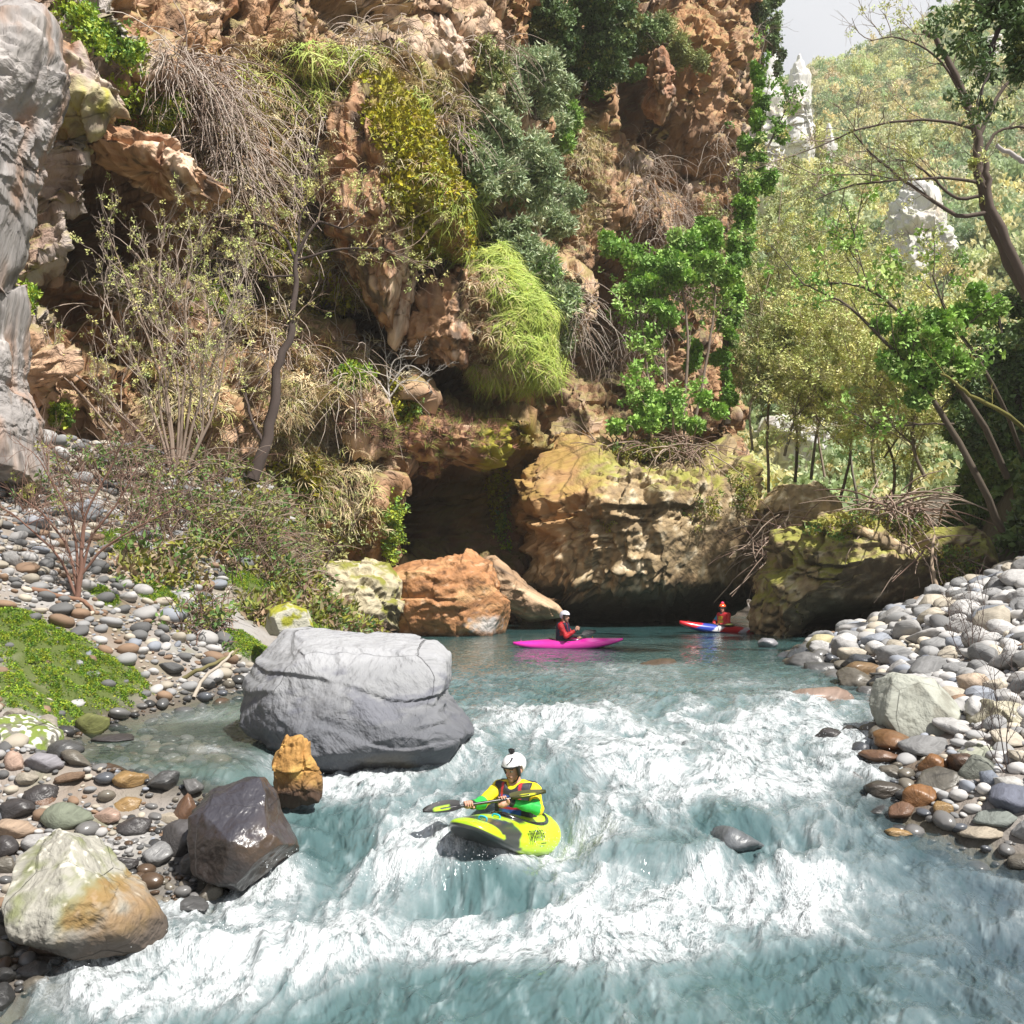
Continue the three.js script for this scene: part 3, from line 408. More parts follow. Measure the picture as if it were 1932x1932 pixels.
boulder('boulder', 'dark wet brown rock with a shiny slanted top at the left edge of the rapid', 'boulder', { outline: [[366, 1535], [396, 1500], [440, 1484], [478, 1478], [498, 1500], [526, 1550], [556, 1592], [566, 1632], [540, 1650], [440, 1650], [390, 1630], [376, 1588]], d: 8.95, depth: 0.5, n: 64, pow: 2.8, lean: 0.35, seed: 8, round: 1, rough: [[1.6, 0.07]], cuts: [[0.1, 0.75, 0.65, 0.33], [-0.5, -0.1, 0.85, 0.42], [0.65, 0.1, 0.75, 0.42], [0.1, -0.3, 1, 0.46]], planes: 3, grit: [[2, 0.06], [5, 0.03], [9, 0.012]],
  color(c, x, y, z, nx, ny) { const f = fbm(x * 3, y * 3, z * 3, 3); set3(c, [0.026, 0.021, 0.020]); mix3(c, [0.085, 0.055, 0.034], sstep(0.05, 0.4, x + f * 0.3) * 0.7); mix3(c, [0.05, 0.05, 0.065], sstep(0.3, 0.8, ny) * 0.6); } }, wetMat);  // upward faces tinted bluish, a painted sky sheen
boulder('boulder', 'lichen spotted pale boulder with ochre wet foot in the near left corner of the river', 'boulder', { outline: [[22, 1630], [48, 1596], [90, 1580], [136, 1592], [174, 1632], [212, 1666], [258, 1694], [292, 1738], [300, 1775], [268, 1802], [190, 1802], [110, 1760], [52, 1716], [27, 1672]], d: 7.7, depth: 0.55, n: 72, pow: 2.4, lean: 0.3, seed: 12, round: 2, rough: [[1.5, 0.10], [1.8, 0.07, 'f']], planes: 6, grit: [[3, 0.05], [8, 0.02], [16, 0.01]], shape(q) { if (q.y < -0.18) q.z -= (-0.18 - q.y) * 0.9; },
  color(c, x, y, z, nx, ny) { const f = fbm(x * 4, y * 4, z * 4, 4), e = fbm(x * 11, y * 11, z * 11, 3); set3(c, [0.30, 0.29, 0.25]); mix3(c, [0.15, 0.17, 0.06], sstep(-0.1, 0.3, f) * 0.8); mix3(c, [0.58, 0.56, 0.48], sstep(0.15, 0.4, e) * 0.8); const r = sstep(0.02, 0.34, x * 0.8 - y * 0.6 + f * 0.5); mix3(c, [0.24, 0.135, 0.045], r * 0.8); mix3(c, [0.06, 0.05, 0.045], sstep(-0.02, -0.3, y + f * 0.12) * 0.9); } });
boulder('rock', 'knobbly rusty orange rock at the foot of the big grey boulder', 'rock', { outline: [[518, 1450], [532, 1420], [540, 1392], [562, 1386], [580, 1400], [584, 1430], [606, 1470], [606, 1512], [560, 1520], [520, 1510]], d: 10.1, depth: 0.22, n: 44, seed: 15, rough: [[3, 0.07], [4, 0.06, 'c'], [10, 0.02], [5, 0.05, 'p']],
  color(c, x, y, z, nx, ny) { const f = fbm(x * 6, y * 6, z * 6, 3); set3(c, [0.34, 0.18, 0.05]); mix3(c, [0.46, 0.28, 0.08], sstep(0, 0.4, f)); mix3(c, [0.07, 0.04, 0.025], sstep(0.0, -0.25, y + f * 0.1)); } });
boulder('boulder', 'mossy white speckled boulder at the left edge beside the side channel', 'boulder', { outline: [[-60, 1420], [-40, 1370], [10, 1350], [60, 1362], [100, 1385], [114, 1420], [100, 1450], [40, 1460], [-50, 1460]], d: 10.6, depth: 0.45, n: 50, seed: 18, rough: [[2, 0.08], [6, 0.03], [12, 0.012]],
  color(c, x, y, z, nx, ny) { const f = fbm(x * 5, y * 5, z * 5, 4), e = noise(x * 16, y * 16, z * 16); set3(c, [0.15, 0.14, 0.12]); mix3(c, [0.14, 0.19, 0.03], sstep(-0.1, 0.25, f + ny * 0.2)); mix3(c, [0.62, 0.61, 0.56], sstep(0.12, 0.3, e) * 0.9); } });

// the great mossy blocks across the pool
const LIME = { dry: [0.36, 0.26, 0.14], pale: [0.68, 0.57, 0.40], moss: [0.26, 0.27, 0.03], dark: [0.07, 0.055, 0.04] };
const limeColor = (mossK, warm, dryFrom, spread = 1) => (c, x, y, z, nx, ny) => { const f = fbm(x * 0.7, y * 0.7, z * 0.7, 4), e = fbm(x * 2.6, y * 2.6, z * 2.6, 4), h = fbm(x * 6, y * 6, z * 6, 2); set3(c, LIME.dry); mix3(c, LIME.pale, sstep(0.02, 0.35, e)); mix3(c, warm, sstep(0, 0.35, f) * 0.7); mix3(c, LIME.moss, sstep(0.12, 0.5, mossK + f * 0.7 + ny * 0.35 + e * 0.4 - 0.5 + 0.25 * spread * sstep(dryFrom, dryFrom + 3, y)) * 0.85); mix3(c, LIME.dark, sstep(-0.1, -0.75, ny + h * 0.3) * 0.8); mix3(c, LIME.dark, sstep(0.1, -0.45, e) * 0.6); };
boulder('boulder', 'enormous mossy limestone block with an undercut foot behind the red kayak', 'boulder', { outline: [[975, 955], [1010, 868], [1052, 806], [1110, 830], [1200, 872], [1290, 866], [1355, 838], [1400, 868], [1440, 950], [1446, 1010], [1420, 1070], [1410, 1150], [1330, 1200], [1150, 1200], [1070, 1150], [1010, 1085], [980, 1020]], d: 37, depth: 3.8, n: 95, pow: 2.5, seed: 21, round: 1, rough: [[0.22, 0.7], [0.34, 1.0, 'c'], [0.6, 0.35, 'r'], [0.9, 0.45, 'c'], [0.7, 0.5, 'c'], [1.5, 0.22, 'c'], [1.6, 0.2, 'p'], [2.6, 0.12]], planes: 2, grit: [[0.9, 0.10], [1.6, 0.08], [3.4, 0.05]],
  shape(q) { const u = Math.max(0, -2.2 - q.y); q.z -= Math.min(3.6, u * u * 1.3) * sstep(-4.2, 0, q.z + 3); q.z += 0.25 * q.y * sstep(-1, 2, q.y) * -1; },
  color(c, x, y, z, nx, ny, nz) { limeColor(0.40, [0.40, 0.26, 0.14], -1)(c, x, y, z, nx, ny); mix3(c, [0.50, 0.26, 0.10], sstep(-1.0, -3.2, x + noise(x, y, z)) * 0.6 * sstep(-2, 0, y)); mix3(c, LIME.dark, sstep(-2.2, -3.0, y) * 0.6); } });  // dark mix at the foot paints in the shade of the undercut
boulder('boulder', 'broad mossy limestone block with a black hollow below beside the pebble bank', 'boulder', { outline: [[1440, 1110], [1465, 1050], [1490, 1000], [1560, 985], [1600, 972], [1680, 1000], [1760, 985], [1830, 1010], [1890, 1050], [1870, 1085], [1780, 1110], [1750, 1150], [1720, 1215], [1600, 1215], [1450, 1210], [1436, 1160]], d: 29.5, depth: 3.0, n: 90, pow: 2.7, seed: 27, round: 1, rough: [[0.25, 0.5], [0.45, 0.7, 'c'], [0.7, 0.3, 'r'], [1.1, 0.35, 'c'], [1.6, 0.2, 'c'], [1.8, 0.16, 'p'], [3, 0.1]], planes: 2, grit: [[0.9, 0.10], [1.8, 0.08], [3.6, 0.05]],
  shape(q) { const u = Math.max(0, -0.7 - q.y); q.z -= Math.min(3.4, u * u * 3.6) * sstep(-2.6, -1.4, q.x) * sstep(-2.4, 0, q.z + 1.5); },
  color: limeColor(0.5, [0.45, 0.33, 0.2], -2) });
boulder('boulder', 'slanting pale slab lying on top of the broad mossy block', 'slab', { outline: [[1590, 985], [1650, 1000], [1720, 1040], [1730, 1062], [1700, 1070], [1640, 1040], [1585, 1005]], d: 27.6, depth: 0.9, n: 50, pow: 3, seed: 29, rough: [[0.8, 0.15], [1.2, 0.15, 'c'], [3, 0.05]], color: limeColor(0.0, [0.6, 0.5, 0.4], 4) });
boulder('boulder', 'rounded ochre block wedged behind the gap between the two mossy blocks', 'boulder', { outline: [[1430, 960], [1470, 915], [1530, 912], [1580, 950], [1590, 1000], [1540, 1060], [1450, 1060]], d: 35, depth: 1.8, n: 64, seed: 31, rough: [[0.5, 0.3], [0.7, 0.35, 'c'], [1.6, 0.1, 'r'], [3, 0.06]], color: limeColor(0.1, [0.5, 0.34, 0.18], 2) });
boulder('boulder', 'pitted yellowish boulder with moss streaks left of the orange rock', 'boulder', { outline: [[576, 1100], [600, 1066], [650, 1056], [720, 1066], [750, 1100], [748, 1150], [762, 1200], [700, 1200], [640, 1175], [600, 1170], [580, 1140]], d: 28.6, depth: 1.6, n: 64, pow: 2.8, seed: 34, round: 1, rough: [[0.6, 0.25], [0.9, 0.3, 'c'], [1.6, 0.3, 'p'], [3.6, 0.14, 'p'], [4, 0.06]], shape(q) { const u = Math.max(0, -0.25 - q.y); q.z -= Math.min(1.4, u * u * 2.2); },
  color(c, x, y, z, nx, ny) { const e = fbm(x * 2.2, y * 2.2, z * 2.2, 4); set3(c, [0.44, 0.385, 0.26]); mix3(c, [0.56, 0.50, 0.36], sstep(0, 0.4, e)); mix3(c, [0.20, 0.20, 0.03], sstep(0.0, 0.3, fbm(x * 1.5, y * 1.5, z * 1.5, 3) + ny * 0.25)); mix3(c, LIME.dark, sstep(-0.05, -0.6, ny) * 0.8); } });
boulder('boulder', 'layered orange brown rock lying along the water below the cave', 'boulder', { outline: [[735, 1080], [770, 1058], [830, 1054], [880, 1046], [920, 1066], [935, 1105], [970, 1140], [980, 1165], [974, 1205], [860, 1205], [750, 1205], [742, 1150]], d: 29.8, depth: 1.7, n: 76, pow: 2.6, seed: 37, round: 1, rough: [[0.5, 0.25], [0.6, 0.3, 'c'], [1.1, 0.14, 's'], [2.2, 0.1, 's'], [1.4, 0.16, 'r']], planes: 2, grit: [[0.8, 0.10], [2.5, 0.05], [6, 0.03]],
  color(c, x, y, z, nx, ny) { const f = fbm(x * 0.8, y * 2.4, z * 0.8, 4), e = fbm(x * 3, y * 6, z * 3, 3); set3(c, [0.36, 0.17, 0.07]); mix3(c, [0.52, 0.30, 0.14], sstep(0, 0.4, f)); mix3(c, [0.58, 0.40, 0.26], sstep(0.15, 0.5, e) * 0.7); mix3(c, [0.12, 0.06, 0.03], sstep(0.0, -0.4, e) * 0.7); mix3(c, [0.46, 0.45, 0.44], sstep(0.45, 0.15, Math.hypot((x - 0.9) / 1.3, (y + 0.85) / 0.9) + e * 0.35) * 0.85); wetBelow(c, y, -1.15, 0.3); } });
boulder('boulder', 'banded brown ledge sloping down to the pool right of the orange rock', 'ledge', { outline: [[900, 1060], [930, 1046], [965, 1075], [1000, 1110], [1050, 1140], [1066, 1160], [1000, 1172], [940, 1150], [905, 1100]], d: 33.5, depth: 1.4, n: 70, pow: 2.6, seed: 41, rough: [[0.5, 0.3], [1.2, 0.18, 's'], [2.6, 0.1, 's'], [1.2, 0.15, 'c']],
  color(c, x, y, z) { const f = fbm(x * 1.2 + y * 2, y * 3 + x * 1.5, z, 4); set3(c, [0.34, 0.22, 0.13]); mix3(c, [0.50, 0.37, 0.24], sstep(0, 0.35, f)); mix3(c, [0.10, 0.07, 0.05], sstep(0, -0.4, f) * 0.8); } });
boulder('boulder', 'wide flat topped grey green boulder at the water edge of the right pebble bank', 'boulder', { outline: [[1652, 1325], [1672, 1285], [1700, 1272], [1770, 1282], [1796, 1310], [1812, 1350], [1804, 1392], [1740, 1400], [1676, 1392], [1658, 1355]], d: 12.1, depth: 0.5, n: 60, pow: 3, lean: 0.35, seed: 44, round: 1, rough: [[1.2, 0.06], [1.3, 0.05, 'c'], [5, 0.02]], planes: 7, grit: [[4, 0.02]],
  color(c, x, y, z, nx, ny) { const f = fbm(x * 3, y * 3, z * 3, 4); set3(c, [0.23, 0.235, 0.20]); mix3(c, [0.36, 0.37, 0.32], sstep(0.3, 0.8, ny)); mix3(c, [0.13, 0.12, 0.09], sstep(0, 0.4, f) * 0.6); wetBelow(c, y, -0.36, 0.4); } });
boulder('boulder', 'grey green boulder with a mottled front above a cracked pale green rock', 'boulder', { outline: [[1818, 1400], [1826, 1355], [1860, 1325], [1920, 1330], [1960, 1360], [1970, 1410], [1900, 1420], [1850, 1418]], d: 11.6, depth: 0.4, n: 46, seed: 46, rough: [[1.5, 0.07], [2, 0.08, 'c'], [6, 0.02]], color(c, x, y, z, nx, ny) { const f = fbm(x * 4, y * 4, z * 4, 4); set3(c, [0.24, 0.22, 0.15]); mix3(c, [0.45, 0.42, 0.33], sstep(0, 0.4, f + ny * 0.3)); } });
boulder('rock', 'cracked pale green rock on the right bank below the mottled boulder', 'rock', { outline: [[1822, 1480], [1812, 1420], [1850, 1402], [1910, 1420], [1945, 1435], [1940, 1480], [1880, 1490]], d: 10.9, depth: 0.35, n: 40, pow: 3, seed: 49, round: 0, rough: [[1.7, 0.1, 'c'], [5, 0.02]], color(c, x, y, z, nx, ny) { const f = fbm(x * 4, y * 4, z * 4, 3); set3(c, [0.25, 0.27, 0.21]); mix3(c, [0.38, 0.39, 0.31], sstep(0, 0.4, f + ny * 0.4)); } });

boulder('boulder', 'small boulder capped with yellow green moss just behind the top of the big grey boulder', 'boulder', { outline: [[495, 1175], [510, 1150], [545, 1138], [580, 1150], [592, 1185], [560, 1200], [510, 1200]], d: 16.5, depth: 0.4, n: 36, seed: 71, rough: [[2, 0.08], [5, 0.03]], planes: 4, color(c, x, y, z, nx, ny) { const e = fbm(x * 5, y * 5, z * 5, 3); set3(c, [0.42, 0.40, 0.32]); mix3(c, [0.27, 0.27, 0.02], sstep(0.0, 0.3, ny * 0.5 + e)); } });

// notable stones by hand: centre and half-size in pixels, colour, wet, label
const WET = phy({ vertexColors: false, roughness: 0.25, clearcoat: 0.4, clearcoatRoughness: 0.2, bumpMap: rockBump, bumpScale: 0.02 });
const pebbleGeos = [...Array(12)].map((_, v) => { const { dirs, idx } = cubeSphere(8), p = new Float32Array(dirs.length), uv = new Float32Array(dirs.length / 3 * 2), r = rngOf(900 + v), pl = [...Array(11)].map(() => { const z = 2 * r() - 1, t = r() * 6.28, s = Math.sqrt(1 - z * z); return [s * Math.cos(t), z, s * Math.sin(t), 0.52 + 0.4 * r()]; });
  for (let i = 0; i < dirs.length; i += 3) { const x = dirs[i], y = dirs[i + 1], z = dirs[i + 2]; let k = 1; for (const [a, b, c, h] of pl) { const q = x * a + y * b + z * c; if (q > 0) k = Math.min(k, 0.12 * k + 0.88 * Math.min(k, h / q)); } k *= 1 + 0.14 * fbm(x * 1.3 + v * 5, y * 1.3, z * 1.3, 3) + 0.045 * noise(x * 4, y * 4, z * 4 + v); p[i] = x * k; p[i + 1] = y * k; p[i + 2] = z * k; uv[i / 3 * 2] = x + z * 0.5; uv[i / 3 * 2 + 1] = y + z * 0.6; } return geo(p, idx, null, uv); });
const stoneGrain = grain(256, (u, v) => 0.82 + 0.32 * tileNoise(u, v, 5, 5)), stoneMats = {};
function matOf(c, wet) { const k = c.map(v => v.toFixed(3)).join() + wet; return stoneMats[k] ??= wet ? phy({ color: new THREE.Color().setRGB(...c), roughness: 0.4, map: stoneGrain, bumpMap: stoneGrain, bumpScale: 0.012 }) : std({ color: new THREE.Color().setRGB(...c), roughness: 0.85, map: stoneGrain, bumpMap: stoneGrain, bumpScale: 0.012 }); }
const taken = []; // places already covered: x, d, radius
const rs = rngOf(42);
function stone(px, py, hw, hh, c, wet, label, category = 'stone', depthK = 0.85) {
  const b = hit(px, py + hh * 0.75), d = -b.z, m = M(d), s = mesh('stone', pebbleGeos[Math.floor(rs() * 12)], matOf(c, wet));
  s.scale.set(hw * m * 1.08, hh * m * 1.12, hw * m * depthK); const q = P(px, py, d + hw * m * 0.25); s.position.copy(q); s.rotation.set((rs() - 0.5) * 0.3, (rs() - 0.5) * 0.8, (rs() - 0.5) * 0.25);
  taken.push([q.x, -q.z, hw * m * 0.95]); return tag(s, label, category);
}
const K = { dark: [0.055, 0.05, 0.05], grey: [0.22, 0.22, 0.22], pale: [0.42, 0.41, 0.39], warm: [0.34, 0.25, 0.18], rust: [0.22, 0.105, 0.04], ochre: [0.30, 0.19, 0.08], green: [0.17, 0.19, 0.14], pink: [0.40, 0.28, 0.22], brown: [0.16, 0.09, 0.055], blue: [0.17, 0.19, 0.23], tan: [0.36, 0.31, 0.24] };
stone(130, 1540, 48, 28, K.green, 0, 'grey green oval stone above the lichen boulder in the near left corner');
stone(350, 1532, 24, 32, K.brown, 1, 'dark brown upright stone touching the left flank of the dark wet rock');
stone(205, 1540, 28, 18, K.pink, 1, 'pinkish flat stone between the grey green oval stone and the shallows');
stone(255, 1560, 34, 20, K.dark, 1, 'dark flat wet stone in the middle of the left gravel bar');
stone(240, 1520, 30, 18, K.ochre, 1, 'ochre wet stone at the upper edge of the left gravel bar');
stone(322, 1545, 22, 14, K.tan, 0, 'light tan stone next to the dark brown upright stone');
stone(190, 1605, 22, 14, K.pale, 0, 'pale stone just right of the lichen boulder top');
stone(222, 1680 - 50, 36, 17, K.dark, 1, 'black shiny flat stone right of the lichen boulder');
stone(295, 1615, 30, 26, K.grey, 1, 'grey wet stone left of the foot of the dark wet rock');
stone(345, 1585, 42, 34, [0.08, 0.075, 0.075], 1, 'rugged black wet stone leaning on the dark wet rock');
stone(408, 1668 - 55, 19, 26, [0.16, 0.14, 0.13], 1, 'small brownish grey stone at the front foot of the dark wet rock');
stone(80, 1500, 32, 22, K.dark, 1, 'blackish stone in the left gravel bar near the picture edge');
stone(30, 1530, 34, 20, K.dark, 1, 'black stone cut by the left picture edge above a warm flat slab');
stone(88, 1510, 26, 14, K.brown, 1, 'brown wet stone tucked beside the blackish stone of the left bar');
stone(25, 1565, 38, 18, K.warm, 0, 'warm flat slab at the left picture edge of the gravel bar');
stone(8, 1600, 24, 20, K.dark, 1, 'rounded black stone just left of the lichen boulder');
stone(30, 1438, 22, 22, K.pink, 0, 'pinkish rounded stone under the white speckled mossy boulder');
stone(84, 1440, 34, 18, [0.25, 0.24, 0.26], 0, 'grey angular stone under the white speckled mossy boulder');
stone(170, 1365, 34, 26, [0.15, 0.16, 0.05], 0, 'mossy stone at the upper end of the side channel');
stone(240, 1470, 36, 18, K.ochre, 1, 'ochre stone breaking the surface of the shallow side channel');
stone(215, 1392, 42, 8, K.dark, 1, 'low dark stone awash in the side channel');
stone(1548, 1216, 36, 17, [0.45, 0.40, 0.24], 0, 'yellowish rock alone at the far tip of the right pebble bank', 'rock');
stone(1448, 1214, 18, 10, [0.24, 0.24, 0.26], 1, 'small grey rock alone in the calm pool near the red kayak', 'rock');
stone(1622, 1268, 46, 17, [0.20, 0.13, 0.07], 1, 'brown rock with an orange end awash beside the right bank', 'rock');
stone(1690, 1400, 50, 22, [0.19, 0.10, 0.045], 1, 'red brown slab stone below the wide grey green boulder');
stone(1660, 1430, 42, 16, K.brown, 1, 'dark brown stone sloping into the water on the right bank');
stone(1750, 1408, 48, 22, K.grey, 0, 'grey mottled stone right of the red brown slab');
stone(1758, 1444, 26, 19, K.rust, 1, 'orange brown oval stone right of the dark brown sloping stone');
stone(1760, 1468, 18, 12, K.rust, 1, 'smaller orange stone under the orange brown oval stone');
stone(1814, 1438, 36, 18, [0.10, 0.06, 0.04], 1, 'dark wine brown stone in the hollow of the right bank');
stone(1735, 1505, 34, 22, K.rust, 1, 'bright rust stone standing in the right shallows');
stone(1780, 1525, 18, 16, K.ochre, 1, 'small golden stone beside the bright rust stone');
stone(1700, 1530, 28, 16, K.brown, 1, 'brown wet stone below the bright rust stone');
stone(1665, 1492, 46, 16, [0.06, 0.05, 0.04], 1, 'blackish flat stone awash left of the bright rust stone');
stone(1775, 1470, 50, 18, [0.13, 0.12, 0.10], 1, 'long dark stone behind the bright rust stone');
stone(1842, 1452, 34, 24, [0.19, 0.20, 0.17], 0, 'grey green stone left of the bluish oval stones');
stone(1865, 1470, 22, 18, K.blue, 0, 'small bluish oval stone on the right bank');
stone(1902, 1478, 40, 14, K.pale, 0, 'light grey flat stone above the large slate stone');
stone(1905, 1510, 50, 30, [0.13, 0.14, 0.18], 0, 'large slate blue stone at the right picture edge');
stone(1880, 1545, 42, 18, [0.20, 0.22, 0.20], 0, 'smooth grey green stone under the large slate stone');
stone(1860, 1570, 46, 14, K.tan, 0, 'tan flaky slab at the lower end of the right bank');
stone(1690, 1572, 28, 8, K.ochre, 1, 'yellow stone just breaking the water at the lower right bank');
stone(1835, 1310 - 20, 38, 26, [0.47, 0.37, 0.28], 0, 'pinkish beige rock behind the wide grey green boulder');
stone(1250, 1252, 40, 8, [0.10, 0.07, 0.05], 1, 'brown rock awash at the lip of the rapid below the pink kayak', 'rock');
stone(1560, 1385, 24, 10, K.dark, 1, 'black rock tip in the white water left of the right bank', 'rock');
stone(1606, 1378, 15, 12, K.dark, 1, 'small black rock tip nearest the wide grey green boulder', 'rock');
stone(1385, 1572, 52, 36, [0.13, 0.14, 0.15], 1, 'rounded grey rock under the flow right of the green kayak', 'rock', 1.0).position.y -= 0.10;
stone(1540, 1316, 70, 26, [0.28, 0.20, 0.16], 1, 'reddish rock under the pour over above the right rapids', 'rock', 0.6).position.y -= 0.06;
stone(1180, 1162, 28, 12, [0.10, 0.09, 0.06], 0, 'low mossy rock at the waterline in the shade of the huge mossy block', 'rock');
stone(150, 985 - 20, 40, 22, [0.25, 0.26, 0.28], 0, 'bluish grey stone high on the left gravel slope');
stone(70, 985, 28, 16, [0.30, 0.31, 0.34], 0, 'grey angular stone on the left gravel slope above the bare shrub');
stone(590, 990, 45, 12, [0.45, 0.25, 0.13], 0, 'orange slab lying on the brambly slope', 'slab', 0.5);

// cobbles: the largest are things of their own, the rest are a mass
{
  const r = rngOf(7), tones = [['pale grey', [0.44, 0.43, 0.42]], ['mid grey', [0.29, 0.29, 0.29]], ['cream', [0.47, 0.42, 0.34]], ['bluish grey', [0.27, 0.29, 0.33]], ['dark grey', [0.14, 0.14, 0.14]], ['reddish brown', [0.26, 0.17, 0.11]]];
  const grid = new Map(), key = (x, z) => Math.floor(x / 0.5) * 1000 + Math.floor(z / 0.5);
  const put = (x, z, q) => { const k = key(x, z); (grid.get(k) ?? grid.set(k, []).get(k)).push([x, z, q]); };
  for (const [x, z, q] of taken) for (let a = -2; a < 3; a++) for (let b = -2; b < 3; b++) { const k = key(x + a * 0.5, z + b * 0.5); (grid.get(k) ?? grid.set(k, []).get(k)).push([x, z, q]); }
  const free = (x, z, q, f) => { for (let a = -1; a < 2; a++) for (let b = -1; b < 2; b++) for (const [u, v, w] of grid.get(key(x + a * 0.5, z + b * 0.5)) ?? []) if (Math.hypot(x - u, z - v) < (q + w) * f) return false; return true; };
  const all = [];
  const bank = (side, n, size, f) => { for (let t = 0; t < n; t++) {
    const d = lerp(6.5, side > 0 ? 27 : 27, Math.pow(r(), 1.25)), x = side > 0 ? lin(SHORE_R, d) + lerp(-0.35, 9, Math.pow(r(), 1.2)) : lin(SHORE_L, d) - lerp(-0.2, 8, r());
    if (Math.abs(x) > d * 0.54 + 0.5) continue; if (side > 0 && x > lerp(12.4, 20, sstep(23, 50, d))) continue; if (side < 0 && d > 15 && (r() < sstep(15, 22, d) * 0.5 || x > -5.5 && d > 17)) continue;
    const far = lerp(0.8, 1.5, sstep(8, 20, d)), q = size * far * (0.6 + 0.8 * r()) * (side < 0 ? (d > 12 ? 0.48 : 0.8) : 0.92); if (!free(x, d, q, f)) continue; if (side < 0 && mossAt(x, d) > 0.15 && r() < 0.7) continue;
    put(x, d, q); const y = ground(x, d); all.push({ x, y, d, q, side, wet: y < level(x, d) + (side < 0 && d < 10.4 ? 0.2 + 0.15 * r() : 0.1), look: q / d });
  } };
  for (const side of [1, -1]) { bank(side, 2200, 0.21, 0.72); bank(side, 5000, 0.13, 0.72); bank(side, 12000, 0.075, 0.75); bank(side, 26000, 0.045, 0.8); }
  for (let t = 0; t < 9000; t++) { const d = lerp(7.2, 10.6, r()), x = lin(SHORE_L, d) + 0.3 - 3.2 * r(), q = 0.018 + 0.022 * r(); if (Math.abs(x) > d * 0.54 + 0.3 || !free(x, d, q, 0.8)) continue; put(x, d, q); const y = ground(x, d); all.push({ x, y, d, q, side: -1, wet: y < level(x, d) + 0.14, look: q / d }); }
  for (let t = 0; t < 900; t++) { const d = lerp(10.0, 13.4, r()), x = lerp(-5.2, -2.3, r()), q = 0.05 + 0.12 * r() * r(); if (!free(x, d, q, 0.8)) continue; put(x, d, q); all.push({ x, y: ground(x, d), d, q, side: -1, wet: true, look: 0, bed: true }); }
  all.sort((a, b) => b.look - a.look);
  const rest = [[], [], []], dryTone = c => { const q = Math.floor(r() * 4), k = 0.8 + 0.12 * q; shade = ['dull', 'plain', 'light', 'bright'][q]; return c.map(v => v * k); }; let shade = '';
  all.forEach((o, i) => {
    let ti = Math.floor(r() * r() * 5.99); if (o.side < 0 && r() < 0.45) ti = [2, 5, 4, 4][Math.floor(r() * 4)]; const tone = tones[ti], sc = V(o.q * (1 + 0.25 * r()), o.q * (0.5 + 0.28 * r()), o.q * (0.8 + 0.3 * r())), rot = new THREE.Euler((r() - 0.5) * 0.7, r() * 6.28, (r() - 0.5) * 0.7), p = V(o.x, o.y + sc.y * 0.45, -o.d);
    if (i < 290) {
      const m = mesh('cobble', pebbleGeos[Math.floor(r() * 12)], matOf(o.wet ? tone[1].map(v => v * 0.3) : dryTone(o.side < 0 ? tone[1].map(v => v * 0.74) : tone[1]), o.wet ? 1 : 0)); m.position.copy(p); m.scale.copy(sc); m.rotation.copy(rot);
      const shape = sc.y / Math.max(sc.x, sc.z) < 0.52 ? 'flat' : Math.min(sc.x, sc.z) / Math.max(sc.x, sc.z) < 0.78 ? 'long' : 'rounded', size = o.q > 0.24 ? 'large ' : o.q < 0.15 ? 'small ' : '';
      const rim = o.side > 0 ? o.x - lin(SHORE_R, o.d) : lin(SHORE_L, o.d) - o.x, where = o.side > 0 ? (o.d > 19 ? 'at the far end of the right bank' : rim < 0.8 ? 'along the water edge of the right bank' : o.d > 13 ? 'high on the right pebble bank' : 'on the near part of the right bank') : o.d > 14 ? 'on the upper left gravel slope' : o.d > 10.3 ? 'by the side channel on the left' : rim < 1 ? 'at the water edge of the left gravel bar' : 'on the dry part of the left gravel bar';
      const w = `${size}${o.wet ? 'wet' : 'dry ' + shade} ${shape} ${tone[0]} cobble ${where}`; tag(m, w, 'cobble', w.replace('cobble', 'cobbles'));
    } else { const k = o.bed ? 0.7 : o.wet ? 0.32 : (o.side < 0 ? 0.62 : 0.85) + 0.3 * r(); rest[o.wet ? 1 : 0].push([p, sc, new THREE.Quaternion().setFromEuler(rot), tone[1].map(v => v * k)]); }
  });
  const small = (() => { const { dirs, idx } = cubeSphere(4), p = dirs.slice(); for (let i = 0; i < p.length; i += 3) { const k = 1 + 0.2 * fbm(p[i] * 1.2, p[i + 1] * 1.2, p[i + 2] * 1.2 + 3, 2); p[i] *= k; p[i + 1] *= k; p[i + 2] *= k; } return geo(p, idx); })();
  tag(instanced('pebbles', small, std({ color: 0xffffff, roughness: 0.85 }), rest[0]), 'small dry pebbles filling the gaps of both gravel banks', 'pebbles', null, 'stuff');
  tag(instanced('wet_pebbles', small, phy({ color: 0xffffff, roughness: 0.3 }), rest[1]), 'small wet pebbles along the edges of the water', 'pebbles', null, 'stuff');
}

// ---------------------------------------------------------------- plants
const leafMat = phy({ color: 0xffffff, roughness: 0.75, transmission: 0.3, thickness: 0, side: THREE.DoubleSide });
const matte = std({ color: 0xffffff, roughness: 0.95, side: THREE.DoubleSide });
const barkMat = std({ vertexColors: true, roughness: 0.95 });
